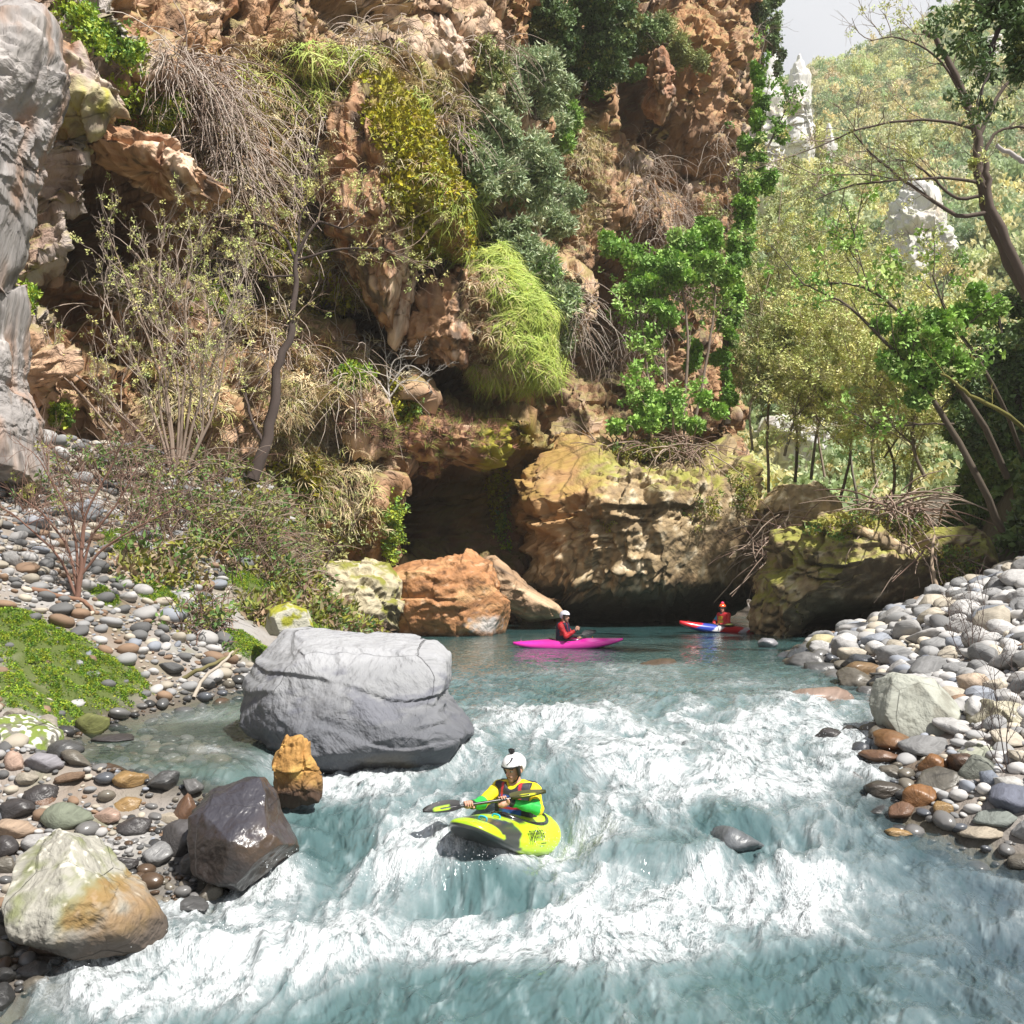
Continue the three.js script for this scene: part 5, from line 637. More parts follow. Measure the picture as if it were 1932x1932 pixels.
// far valley: hillside with its woods and white crags
const hillY = (x, d) => { const t = Math.max(0, d - 62), spur = 10 * noise(x * 0.016, 2, d * 0.016) + 5 * noise(x * 0.05, 4, d * 0.05); return 3.5 + t * 0.66 + spur * sstep(60, 100, d) + 0.35 * Math.max(0, x - 30 - d * 0.18); };
{
  const n = 200, pos = new Float32Array(n * n * 3), col = new Float32Array(n * n * 3), idx = [], c = [0, 0, 0];
  for (let j = 0; j < n; j++) for (let i = 0; i < n; i++) { const d = 52 + 258 * j / (n - 1), x = -60 + 300 * i / (n - 1), k = j * n + i; pos[k * 3] = x; pos[k * 3 + 1] = hillY(x, d) - (d < 58 ? 2 : 0) + 0.8 * noise(x * 0.2, 1, d * 0.2); pos[k * 3 + 2] = -d; set3(c, [0.38, 0.39, 0.18]); mix3(c, [0.62, 0.58, 0.5], sstep(0.1, 0.5, fbm(x * 0.05, 7, d * 0.05, 4))); col.set(c, k * 3); }  // ground colour lightened to stand in for hazy brightness
  for (let j = 0; j < n - 1; j++) for (let i = 0; i < n - 1; i++) { const a = j * n + i; idx.push(a, a + 1, a + n + 1, a, a + n + 1, a + n); }
  tag(mesh('hillside', geo(pos, idx, col), std({ vertexColors: true })), 'steep sunny wooded hillside closing the valley', null, null, 'structure');
  const crown = v => { const r = rngOf(300 + v), p = [], ix = []; const cl = [...Array(9)].map(() => { const z = 2 * r() - 1, t = r() * 6.28, s = Math.sqrt(1 - z * z), k = 0.35 + 0.5 * r(); return [s * Math.cos(t) * k, z * k * 0.9 + 0.3, s * Math.sin(t) * k]; });
    for (let q = 0; q < 260; q++) { const w = cl[Math.floor(r() * 9)], o = V(w[0] + gauss(r) * 0.4, w[1] + gauss(r) * 0.33, w[2] + gauss(r) * 0.4), a = V(r() - 0.5, r() - 0.5, r() - 0.5).normalize().multiplyScalar(0.105), b = V(r() - 0.5, r() - 0.5, r() - 0.5).cross(a).normalize().multiplyScalar(0.062), e = p.length / 3; for (const u of [a, b, a.clone().negate(), b.clone().negate()]) p.push(o.x + u.x, o.y + u.y, o.z + u.z); ix.push(e, e + 1, e + 2, e, e + 2, e + 3); } return geo(p, ix); };
  const CR = []; // crags keep the woods in front of them clear
  const hillHit = (px, py) => { for (let d = 60; d < 300; d += 0.5) { const q = P(px, py, d); if (q.y < hillY(q.x, d)) return d; } return 300; };
  const crag = (label, outline, d0, depth0, seed) => { let cx = 0, x0 = 9e9, x1 = 0, y0 = 9e9, y1 = 0; for (const [x, y] of outline) { cx += x / outline.length; x0 = Math.min(x0, x); x1 = Math.max(x1, x); y0 = Math.min(y0, y); y1 = Math.max(y1, y); } const d = hillHit(cx, y1 - 14), depth = (x1 - x0) * M(d) * 0.5; CR.push([(x0 + x1) / 2, (y0 + y1) / 2, (x1 - x0) / 2, (y1 - y0) / 2, d]); return boulder('crag', label, 'crag', { outline, d, depth, n: 70, pow: 2.3, seed, round: 1, rough: [[0.1, 1.4], [0.22, 1.6, 'r'], [0.3, 1.2, 'f'], [0.5, 0.6, 'c'], [0.9, 0.35]], color(c, x, y, z, nx, ny) { const f = fbm(x * 0.5, y * 0.15, z * 0.5, 4); set3(c, [0.66, 0.64, 0.62]); mix3(c, [0.42, 0.40, 0.40], sstep(0.05, 0.5, f) * 0.8); mix3(c, [0.60, 0.47, 0.34], sstep(0.1, 0.4, fbm(x * 0.2, y * 0.2, z * 0.2 + 7, 3)) * 0.6); mix3(c, [0.25, 0.3, 0.1], sstep(0.5, 0.9, ny + f) * 0.8); } }); };
  crag('white limestone spire standing behind the corner of the cliff', [[1478, 300], [1484, 190], [1498, 120], [1510, 96], [1524, 130], [1530, 220], [1534, 300], [1520, 330]], 88, 2, 61);
  crag('white limestone crag behind the ivy covered tree', [[1385, 300], [1400, 240], [1440, 130], [1465, 100], [1475, 200], [1470, 340], [1440, 420], [1400, 380]], 84, 3, 62);
  crag('small pointed white crag right of the limestone spire', [[1552, 330], [1556, 270], [1564, 236], [1574, 260], [1580, 320], [1568, 340]], 100, 2, 63);
  crag('broad bright white cliff with a cave stain on the far hillside', [[1670, 440], [1690, 380], [1730, 330], [1768, 350], [1790, 400], [1800, 470], [1770, 520], [1730, 545], [1710, 580], [1695, 540]], 128, 6, 64);
  crag('pale crag low on the hillside behind the bare saplings', [[1520, 640], [1540, 560], [1570, 500], [1600, 530], [1620, 600], [1610, 660], [1560, 690]], 92, 3, 65);
  crag('pale crag highest on the hillside at the right', [[1835, 150], [1850, 80], [1880, 60], [1900, 110], [1890, 160]], 190, 4, 66);
  crag('greyish white crag at the foot of the hillside behind the saplings', [[1430, 860], [1450, 800], [1520, 770], [1560, 800], [1600, 820], [1590, 880], [1480, 900]], 80, 3, 67);
  const r = rngOf(99), lists = [[], [], []], tints = [[0.58, 0.62, 0.28], [0.72, 0.72, 0.38], [0.36, 0.45, 0.20], [0.68, 0.62, 0.32], [0.46, 0.54, 0.28], [0.28, 0.38, 0.18], [0.62, 0.57, 0.38]];  // leaf tints lightened in place of bright haze over the valley
  for (let t = 0; t < 5200; t++) { const d = 60 + 235 * Math.pow(r(), 1.3), x = lerp(0.16, 0.62, r()) * d; if (fbm(x * 0.05, 7, d * 0.05, 4) > 0.34 && r() < 0.8) continue; const tp = HALF + F * x / d, ty = HALF + 132 - F * (hillY(x, d) + 2 - EYE) / d; if (CR.some(([a, b, e, f, g]) => d < g + 2 && Math.hypot((tp - a) / (e + 16), (ty - b) / (f + 14)) < 1)) continue; const s = (1.5 + 1.9 * r()) * (d < 90 ? 0.8 : 1); lists[t % 3].push([V(x, hillY(x, d) + s * 0.6, -d), V(s, s * (0.9 + 0.5 * r()), s), r() * 6.28, jit(tints[clamp(Math.floor((r() * 0.7 + 0.3 * (0.5 + noise(x * 0.06, 3, d * 0.06))) * 6.99), 0, 6)], r, 0.2)]); }
  lists.forEach((l, v) => tag(instanced('far_woods', crown(v), phy({ color: 0xffffff, roughness: 0.9, transmission: 0.5, thickness: 0, side: THREE.DoubleSide }), l), 'pale green woods covering the far hillside', 'woods', 'woods of the far hillside', 'stuff'));
}

// ---------------------------------------------------------------- trees and brush along the banks
function tree(name, label, category, o) { // limbs follow the photograph's own curves, twigs grow from them
  const r = rngOf(o.seed), paths = o.limbs.map(l => ({ ...l, pts: curve(l.pts.map(([x, y, d]) => P(x, y, d ?? o.d)), l.n ?? 14) })), root = paths[0].pts[0].clone(), t = base(name, label, category, o.group, root), T = new Tubes(), W = new Tubes(), tips = [];
  for (const l of paths) {
    const p = l.pts.map(v => v.clone().sub(root)); for (let i = 1; i < p.length; i++) p[i].add(V((r() - 0.5), (r() - 0.5), (r() - 0.5)).multiplyScalar((l.r0 ?? 0.05) * 0.6));
    T.add(p, l.r0 ?? 0.05, l.r1 ?? 0.02, l.k ?? 7, o.bark ?? [0.13, 0.10, 0.08]);
    const tw = l.twigs ?? o.twigs ?? 8, from = l.from ?? 0.25;
    for (let k = 0; k < tw; k++) { const f = lerp(from, 1, (k + r()) / tw) * (p.length - 1.001), i = Math.floor(f), s = V(0, 0, 0).lerpVectors(p[i], p[i + 1], f - i), dir = V(r() - 0.5, (r() - 0.5) + (o.up ?? 0.25), r() - 0.5).add(p[i + 1].clone().sub(p[i]).normalize().multiplyScalar(0.4)); grow(W, tips, s, dir, (l.len ?? o.len ?? 1) * (0.6 + 0.8 * r()), o.rt ?? 0.018, o.level ?? 2, r, { segs: 4, kids: o.kids ?? 3, wander: o.wander ?? 0.25, col: o.twigCol ?? o.bark ?? [0.2, 0.16, 0.13], rmin: o.rmin ?? 0.005, shrink: 0.62, leafLevel: 1, spread: 1.7, up: o.up ?? 0.1 }); }
  }
  mesh('trunk', T.build(), barkMat, t);
  if (W.size) mesh('twigs', W.build(), barkMat, t);
  let list = [];
  if (o.leafy) for (const [p, d] of tips) if (r() < o.leafy) list.push([p.clone().add(V(r() - 0.5, r() - 0.5, r() - 0.5).multiplyScalar(o.loose ?? 0.15)), (o.size ?? 1) * (0.6 + 0.8 * r()), anyTurn(r), jit(o.cols[Math.floor(r() * r() * o.cols.length)], r, 0.2)]);
  if (o.lobes) list = list.concat(leafList(o.lobes.map(([x, y, rx, ry, n, d]) => [P(x, y, d ?? o.d).sub(root), V(rx * M(o.d), ry * M(o.d), Math.max(rx, ry) * M(o.d) * 0.6), n]), o.cols, r, o.size ?? 1));
  if (list.length) tag(instanced('crown', LV[o.leaf ?? 'small'], leafMat, list, t), null, null, null, 'stuff');
  return t;
}
tree('ivy_covered_tree', 'tall slender trunk wrapped all over in bright green ivy at the cliff corner', 'tree', { d: 40, seed: 1, limbs: [{ pts: [[1372, 800], [1366, 700], [1376, 560], [1398, 420], [1424, 300], [1436, 200], [1434, 110]], r0: 0.16, r1: 0.05, twigs: 10, len: 0.8 }, { pts: [[1424, 310], [1455, 265], [1475, 225], [1490, 180]], r0: 0.06, r1: 0.02, twigs: 6, len: 0.7 }], leaf: 'ivy', cols: GREEN.ivy, size: 0.95, leafy: 0.2,
  lobes: [[1432, 140, 10, 40, 260], [1434, 210, 14, 46, 420], [1420, 290, 24, 46, 900], [1436, 330, 36, 30, 700], [1402, 400, 22, 46, 700], [1412, 360, 20, 40, 420], [1388, 470, 26, 40, 500], [1378, 560, 24, 50, 460], [1366, 640, 24, 60, 420], [1476, 240, 9, 26, 140], [1330, 440, 36, 34, 700], [1310, 690, 18, 60, 260], [1370, 740, 24, 40, 260]] });
tree('leafy_tree', 'fresh green leafed tree on thin stems above the huge mossy block', 'tree', { d: 38, seed: 2, limbs: [{ pts: [[1238, 810], [1220, 690], [1210, 600], [1190, 530]], r0: 0.07, r1: 0.03 }, { pts: [[1285, 800], [1298, 660], [1290, 560], [1270, 500]], r0: 0.07, r1: 0.03 }, { pts: [[1310, 800], [1340, 640], [1350, 540], [1340, 480]], r0: 0.06, r1: 0.03 }, { pts: [[1260, 790], [1255, 680], [1245, 560]], r0: 0.05, r1: 0.02 }], twigs: 8, len: 1.3, bark: [0.20, 0.15, 0.12], leafy: 0.3, leaf: 'broad', cols: [...GREEN.fresh, [0.34, 0.46, 0.20]], size: 1, loose: 0.3,
  lobes: [[1180, 470, 44, 34, 480], [1250, 505, 70, 36, 900], [1320, 500, 60, 34, 800], [1215, 545, 50, 22, 420], [1350, 440, 30, 30, 300], [1290, 440, 34, 24, 260], [1250, 590, 60, 22, 200], [1380, 520, 34, 30, 300]] });
tree('leafy_shrub', 'light green leafy shrub sprouting on top of the huge mossy block', 'shrub', { d: 36, seed: 3, limbs: [{ pts: [[1222, 860], [1225, 800], [1215, 760]], r0: 0.04, r1: 0.02 }, { pts: [[1290, 860], [1288, 800], [1275, 765]], r0: 0.04, r1: 0.02 }], twigs: 6, len: 0.8, leafy: 0.5, leaf: 'broad', cols: GREEN.fresh, loose: 0.3, lobes: [[1225, 775, 40, 20, 220], [1270, 800, 50, 24, 220], [1170, 800, 40, 26, 160], [1340, 780, 30, 30, 160]] });
// right bank: bare trees that lean over the river
tree('bare_tree', 'crooked bare tree with ivy scraps leaning in from the right edge', 'tree', { d: 19, seed: 4, limbs: [{ pts: [[2010, 640, 18.5], [1945, 560, 19], [1905, 500], [1874, 420], [1852, 340], [1843, 250], [1822, 190], [1790, 120], [1762, 72], [1740, 60]], r0: 0.16, r1: 0.035, n: 26, twigs: 8, from: 0.4 },
  { pts: [[1970, 600, 19], [1905, 470, 18.6], [1870, 390, 18.6], [1862, 330, 18.6], [1858, 300, 18.6]], r0: 0.11, r1: 0.05, twigs: 2 }, { pts: [[1848, 345], [1790, 336], [1700, 340], [1600, 352], [1530, 380]], r0: 0.035, r1: 0.01, twigs: 8 }, { pts: [[1843, 245], [1780, 228], [1690, 230], [1610, 248], [1560, 270], [1480, 300]], r0: 0.035, r1: 0.008, twigs: 9 }, { pts: [[1868, 400], [1810, 408], [1750, 370], [1690, 330], [1640, 285], [1600, 240]], r0: 0.05, r1: 0.012, twigs: 9 }, { pts: [[1860, 370], [1800, 372], [1765, 340], [1730, 312], [1690, 300]], r0: 0.04, r1: 0.012, twigs: 6 },
  { pts: [[1820, 190], [1770, 110], [1690, 70], [1640, 78]], r0: 0.03, r1: 0.008, twigs: 7 }, { pts: [[1845, 260], [1880, 190], [1910, 150], [1960, 140]], r0: 0.05, r1: 0.02, twigs: 5 }, { pts: [[1852, 300], [1880, 250], [1920, 240], [1960, 245]], r0: 0.035, r1: 0.02, twigs: 5 }, { pts: [[1700, 340], [1640, 330], [1560, 330], [1500, 330]], r0: 0.015, r1: 0.005, twigs: 6 }], len: 0.75, bark: [0.10, 0.075, 0.06], twigCol: [0.22, 0.17, 0.13], rt: 0.011, rmin: 0.004, leafy: 0.10, cols: GREEN.yellow, size: 0.55, leaf: 'small', lobes: [[1835, 300, 10, 20, 60], [1862, 390, 8, 20, 40]] });
tree('bare_tree', 'dark branch hanging down from the top right corner', 'tree', { d: 17, seed: 5, limbs: [{ pts: [[2020, -40], [1940, 20], [1890, 50], [1872, 90], [1866, 130], [1850, 180]], r0: 0.07, r1: 0.015 }, { pts: [[1960, 10], [1900, 10], [1850, 20]], r0: 0.04, r1: 0.01 }], twigs: 7, len: 0.6, bark: [0.07, 0.055, 0.05], leafy: 0.4, cols: GREEN.dark, leaf: 'small', lobes: [[1900, 12, 44, 16, 420], [1925, 50, 24, 30, 260], [1925, 110, 16, 40, 160]] });
tree('broken_branch', 'pale grey broken branch sticking in at the right edge', 'branch', { d: 16.5, seed: 6, limbs: [{ pts: [[1990, 330], [1930, 303], [1905, 290], [1878, 274]], r0: 0.05, r1: 0.035, twigs: 0 }], bark: [0.42, 0.39, 0.37] });
tree('leaning_tree', 'thin dark tree with young green leaves leaning left over the right bank', 'tree', { d: 24, seed: 7, limbs: [{ pts: [[1890, 1000, 25], [1850, 910], [1795, 810], [1750, 740], [1700, 680], [1640, 612], [1580, 565], [1500, 528]], r0: 0.10, r1: 0.015, n: 20, twigs: 9, from: 0.3 }, { pts: [[1900, 900, 25], [1850, 790], [1800, 720], [1740, 640], [1690, 580], [1640, 545], [1560, 532]], r0: 0.09, r1: 0.02, twigs: 8 }, { pts: [[1930, 860, 25.5], [1880, 740], [1820, 640], [1790, 600], [1760, 520]], r0: 0.06, r1: 0.02, twigs: 6 }, { pts: [[1640, 547], [1620, 480], [1610, 430]], r0: 0.02, r1: 0.006, twigs: 4 }, { pts: [[1800, 800], [1740, 800], [1680, 806], [1640, 812]], r0: 0.03, r1: 0.01, twigs: 4 }], len: 1.0, bark: [0.09, 0.07, 0.05], leafy: 0.2, cols: [...GREEN.fresh, ...GREEN.olive], leaf: 'broad', size: 0.8, loose: 0.25,
  lobes: [[1700, 620, 40, 26, 260], [1740, 650, 60, 34, 520], [1790, 610, 50, 40, 380], [1690, 690, 60, 40, 340], [1780, 690, 50, 40, 420], [1850, 600, 50, 30, 340], [1740, 730, 40, 30, 200], [1860, 560, 40, 30, 200]] });
tree('mossy_branch', 'short mossy yellow green branch in the shade of the right slope', 'branch', { d: 23, seed: 8, limbs: [{ pts: [[1960, 840, 25], [1890, 775], [1830, 745], [1800, 720], [1775, 705]], r0: 0.06, r1: 0.03, twigs: 3 }], len: 0.6, bark: [0.14, 0.13, 0.03] });
tree('dark_tree', 'dark shaded evergreen filling the right edge above the slope', 'tree', { d: 31, seed: 9, limbs: [{ pts: [[1960, 950], [1930, 800], [1900, 680], [1880, 580]], r0: 0.14, r1: 0.05 }], twigs: 8, len: 1.2, bark: [0.07, 0.055, 0.045], leafy: 0.3, cols: GREEN.dark, leaf: 'broad', loose: 0.3, lobes: [[1885, 650, 44, 46, 700], [1850, 740, 50, 50, 900], [1900, 820, 56, 60, 900], [1810, 810, 44, 46, 600], [1920, 700, 40, 60, 500], [1930, 560, 34, 40, 300]] });
// slim yellow green saplings in the valley behind the blocks
const SAP = [[1450, 930, 1480, 300, 44, 'pale sapling nearest the ivy covered tree'], [1500, 910, 1462, 480, 42, 'forked yellow green sapling left of the round ochre block'], [1530, 905, 1600, 520, 44, 'grey stemmed sapling above the round ochre block'], [1556, 900, 1530, 440, 48, 'tall wispy sapling behind the round ochre block'], [1585, 940, 1600, 620, 38, 'small sapling with a dark stem on the far end of the broad mossy block'], [1620, 960, 1618, 470, 40, 'straight thin sapling in the middle of the gap to the hillside'], [1655, 920, 1680, 560, 42, 'yellowish sapling before the foot of the bright white cliff'], [1680, 960, 1660, 640, 33, 'twisted sapling with a curled stem on the broad mossy block'], [1715, 930, 1740, 600, 36, 'leafy sapling left of the dark right slope'], [1420, 850, 1440, 560, 41, 'low sapling beside the foot of the ivy covered tree'], [1745, 900, 1720, 700, 31, 'short sapling at the edge of the dark right slope'], [1480, 860, 1545, 640, 39, 'slanting pale sapling behind the top of the huge mossy block']];
SAP.forEach(([x0, y0, x1, y1, d, label], i) => { const r = rngOf(500 + i), m = (a, b, t) => lerp(a, b, t) + (r() - 0.5) * 34; tree('sapling', label, 'sapling', { d, seed: 520 + i, limbs: [{ pts: [[x0, y0], [m(x0, x1, 0.25), lerp(y0, y1, 0.25)], [m(x0, x1, 0.5), lerp(y0, y1, 0.5)], [m(x0, x1, 0.75), lerp(y0, y1, 0.75)], [x1, y1]], r0: 0.055 + 0.02 * r(), r1: 0.012, twigs: 15, from: 0.18 }, { pts: [[m(x0, x1, 0.3), lerp(y0, y1, 0.3)], [m(x0, x1, 0.5) + 40 * (i % 2 ? 1 : -1), lerp(y0, y1, 0.5)], [m(x0, x1, 0.8) + 80 * (i % 2 ? 1 : -1), lerp(y0, y1, 0.85)]], r0: 0.035, r1: 0.01, twigs: 9, from: 0.1 }], len: 1.7, bark: [[0.30, 0.24, 0.18], [0.14, 0.11, 0.08], [0.24, 0.21, 0.17]][i % 3], twigCol: [0.30, 0.25, 0.17], rt: 0.02, rmin: 0.008, leafy: 0.62, cols: i % 3 ? GREEN.yellow : [...GREEN.olive, ...GREEN.yellow], leaf: 'small', size: 1.1, loose: 0.4, kids: 4 }); });
// left bank: bare brush
const foot = (x, y) => { const q = hit(x, y); return [x, y, -q.z]; };
const bareCol = [0.20, 0.13, 0.10];
{
  const b = foot(480, 900), d = Math.min(25, b[2]); tree('bare_tree', 'dark bare tree with a bent trunk in front of the cliff on the left', 'tree', { d, seed: 40, limbs: [{ pts: [[476, 905], [500, 835], [516, 760], [524, 700], [545, 640], [556, 560], [562, 480]], r0: 0.17, r1: 0.06, n: 20, twigs: 4, from: 0.5 }, { pts: [[562, 500], [530, 440], [470, 420], [420, 440]], r0: 0.05, r1: 0.012 }, { pts: [[560, 480], [600, 420], [650, 430], [690, 400]], r0: 0.05, r1: 0.012 }, { pts: [[562, 490], [640, 470], [720, 470], [760, 480]], r0: 0.04, r1: 0.01 }, { pts: [[558, 520], [500, 520], [440, 490]], r0: 0.035, r1: 0.01 }, { pts: [[562, 480], [570, 400], [610, 350]], r0: 0.04, r1: 0.01 }, { pts: [[500, 840], [478, 800], [462, 740]], r0: 0.05, r1: 0.03, twigs: 2 }], twigs: 9, len: 0.95, bark: [0.075, 0.055, 0.048], twigCol: [0.26, 0.19, 0.14], rt: 0.014, leafy: 0.16, cols: GREEN.yellow, size: 0.6 });
  const c = foot(330, 900), e = Math.min(24, c[2]); tree('bare_shrub', 'tall bare shrub of many thin stems fanning out in front of the left cave', 'shrub', { d: e, seed: 41, limbs: [[[330, 900], [320, 780], [300, 640], [280, 520]], [[325, 900], [290, 780], [240, 650], [190, 560]], [[335, 900], [345, 760], [350, 620], [330, 470]], [[340, 900], [370, 780], [410, 660], [440, 560]], [[345, 900], [400, 780], [430, 640], [452, 530]], [[320, 900], [250, 800], [160, 720], [60, 660]], [[322, 900], [230, 830], [130, 720], [20, 640]], [[330, 900], [310, 740], [250, 560], [200, 430]], [[338, 900], [360, 740], [350, 560], [380, 420]], [[334, 900], [336, 720], [300, 560], [310, 420]], [[328, 900], [300, 740], [320, 600], [260, 480]], [[342, 900], [380, 820], [380, 700], [400, 600]]].map((pts, i) => ({ pts, r0: 0.045 - 0.001 * i, r1: 0.012 })), twigs: 10, from: 0.4, len: 0.9, bark: [0.24, 0.18, 0.14], twigCol: [0.38, 0.31, 0.26], rt: 0.013, leafy: 0.12, cols: GREEN.yellow, size: 0.5, up: 0.35 });
  const f = foot(145, 1135); tree('bare_shrub', 'reddish brown bare shrub spreading from one stem on the left gravel slope', 'shrub', { d: f[2], seed: 42, limbs: [[[145, 1138], [152, 1080], [158, 1000], [150, 900]], [[147, 1125], [130, 1040], [90, 980], [30, 930]], [[148, 1120], [170, 1020], [220, 950], [260, 880]], [[150, 1090], [190, 1040], [250, 1000], [330, 960]], [[146, 1130], [110, 1050], [60, 1000], [10, 960]], [[152, 1080], [160, 980], [210, 880], [230, 840]], [[148, 1120], [140, 1000], [110, 930], [70, 860]]].map((pts, i) => ({ pts, r0: i ? 0.025 : 0.05, r1: 0.008 })), twigs: 9, from: 0.25, len: 0.6, bark: [0.17, 0.09, 0.065], twigCol: [0.20, 0.12, 0.09], rt: 0.008, rmin: 0.0035, up: 0.3 });
  const g = foot(600, 1170); tree('bare_shrub', 'thin dark bare shrub beside the pitted yellowish boulder', 'shrub', { d: 26, seed: 43, limbs: [[[596, 1190], [590, 1100], [565, 1030], [520, 980]], [[596, 1160], [610, 1080], [640, 1020]], [[592, 1120], [570, 1090], [530, 1060]]].map(pts => ({ pts, r0: 0.035, r1: 0.01 })), twigs: 8, len: 0.9, bark: [0.11, 0.08, 0.06], leafy: 0.1, cols: GREEN.olive, rt: 0.012 });
  tree('bare_twigs', 'leafless whitish twigs sticking out over the upper cave', 'twigs', { d: onCliff(760, 690)[0].z * -1 - 1.2, seed: 44, limbs: [[[735, 760], [730, 700], [725, 640]], [[735, 750], [760, 720], [800, 720]], [[733, 730], [770, 690], [810, 710]], [[733, 720], [745, 680], [790, 670]], [[733, 745], [700, 700], [690, 660]]].map(pts => ({ pts, r0: 0.03, r1: 0.01 })), twigs: 5, len: 0.5, bark: [0.46, 0.43, 0.40], rt: 0.012 });
  // brambles, litter, driftwood
  const r = rngOf(321), T = new Tubes(), leaves = [], litter = [], cols = [[0.16, 0.09, 0.07], [0.24, 0.16, 0.12], [0.32, 0.25, 0.20], [0.12, 0.08, 0.06]];
  for (const [px, py, rx, ry, n, L] of [[330, 1000, 190, 90, 260, 1.5], [480, 1030, 110, 110, 240, 1.5], [230, 900, 200, 50, 150, 1.3], [540, 1090, 80, 60, 110, 1.2], [60, 950, 100, 60, 80, 1.2], [390, 1190, 70, 50, 90, 0.7], [640, 1030, 60, 40, 80, 1.0], [420, 900, 140, 50, 120, 1.2]]) for (let i = 0; i < n; i++) {
    const q = hit(px + gauss(r) * rx, py + gauss(r) * ry); if (-q.z > 31) continue; const path = [q.clone()], d = V(r() - 0.5, 0.55 + 0.5 * r(), r() - 0.5).normalize(), len = L * (0.4 + r());
    for (let k = 0; k < 7; k++) { d.y -= 0.16 + 0.1 * r(); d.x += (r() - 0.5) * 0.5; d.z += (r() - 0.5) * 0.5; d.normalize(); q.addScaledVector(d, len / 7); path.push(q.clone()); }
    T.add(path, 0.013, 0.006, 3, cols[Math.floor(r() * 4)]); if (r() < 0.5) leaves.push([path[4], 0.5 + 0.7 * r(), anyTurn(r), jit(r() < 0.5 ? [0.12, 0.22, 0.04] : [0.28, 0.30, 0.06], r, 0.25)]);
  }
  tag(mesh('brambles', T.build(), barkMat), 'tangle of reddish brown brambles over the left gravel slope', 'brambles', null, 'stuff');
  for (const [px, py, rx, ry, n] of [[470, 1000, 150, 120, 900], [600, 930, 90, 90, 500], [450, 890, 120, 30, 250], [640, 1040, 80, 30, 260], [300, 1080, 120, 60, 200], [560, 1110, 70, 50, 500], [500, 1160, 50, 30, 200], [650, 1050, 60, 30, 200], [620, 1165, 60, 26, 420], [690, 1195, 40, 12, 140], [540, 1150, 40, 40, 260]]) for (let i = 0; i < n; i++) { const q = hit(px + gauss(r) * rx, py + gauss(r) * ry); if (-q.z > 33) continue; q.y += 0.05 + 0.25 * r() * r(); leaves.push([q, 0.7 + 1.1 * r(), anyTurn(r), jit([[0.12, 0.22, 0.04], [0.25, 0.28, 0.05], [0.30, 0.30, 0.03], [0.32, 0.24, 0.13], [0.22, 0.14, 0.08]][Math.floor(r() * 5)], r, 0.25)]); }
  for (const [mx, md, mr] of MOSSY) for (let i = 0; i < 3800 * mr; i++) { const a = r() * 6.283, k = Math.sqrt(r()) * mr * 1.05, x = mx + Math.cos(a) * k, d = md + Math.sin(a) * k; if (mossAt(x, d) + 0.35 * noise(x * 2.2, 1, d * 2.2) + 0.3 * noise(x * 7, 2, d * 7) < 0.12) continue; litter.push([V(x, ground(x, d) + mossLump(x, d) + 0.008, -d), 0.14 + 0.26 * r() * r(), r() * 6.28, jit([[0.24, 0.36, 0.02], [0.16, 0.28, 0.03], [0.32, 0.36, 0.03], [0.10, 0.2, 0.03]][Math.floor(r() * 4)], r, 0.25)]); }
  tag(instanced('undergrowth', LV.small, leafMat, leaves), 'low green and brown undergrowth on the slope under the cliff', 'undergrowth', null, 'stuff');
  tag(instanced('bank_moss', spray(10, 0.09, 0.06, 91, 0.5, 0.2), matte, litter), 'bright green moss cushions on the left bank', 'moss', null, 'stuff');
  // dark growth on the right hand slope, dry grass above the blocks
  const dark = [], tufts = [];
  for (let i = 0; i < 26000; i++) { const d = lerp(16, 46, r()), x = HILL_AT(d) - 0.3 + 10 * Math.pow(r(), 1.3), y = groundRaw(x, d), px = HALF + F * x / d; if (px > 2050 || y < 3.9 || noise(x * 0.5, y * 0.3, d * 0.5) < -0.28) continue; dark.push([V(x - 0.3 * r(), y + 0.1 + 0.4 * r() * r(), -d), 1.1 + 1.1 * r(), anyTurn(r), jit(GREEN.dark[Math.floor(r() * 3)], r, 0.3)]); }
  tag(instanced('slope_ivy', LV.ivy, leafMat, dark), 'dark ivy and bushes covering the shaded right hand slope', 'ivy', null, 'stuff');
  const R = new Tubes();
  for (const [px, py, d, n, rx, ry] of [[1445, 1040, 33, 90, 40, 45], [1180, 850, 36.5, 150, 110, 30], [1300, 850, 35.5, 110, 80, 30], [1700, 960, 28, 140, 110, 40], [1750, 1040, 27.5, 70, 60, 40], [1480, 1000, 33, 70, 50, 40]]) for (let i = 0; i < n; i++) { const q = P(px + gauss(r) * rx, py + gauss(r) * ry, d + (r() - 0.5) * 2), path = [q.clone()], dir = V(r() - 0.5, (r() - 0.6) * 0.9, r() - 0.5).normalize(), L = 0.8 + 1.4 * r(); for (let k = 0; k < 6; k++) { dir.y -= 0.12; dir.x += (r() - 0.5) * 0.6; dir.z += (r() - 0.5) * 0.5; dir.normalize(); q.addScaledVector(dir, L / 6); path.push(q.clone()); } R.add(path, 0.03 * (0.4 + r()), 0.012, 4, [[0.30, 0.22, 0.17], [0.20, 0.13, 0.10], [0.36, 0.28, 0.22]][Math.floor(r() * 3)]); }
  tag(mesh('roots', R.build(), barkMat), 'tangled roots and dead twigs lying on and between the mossy blocks', 'roots', null, 'stuff');
  const top = [];
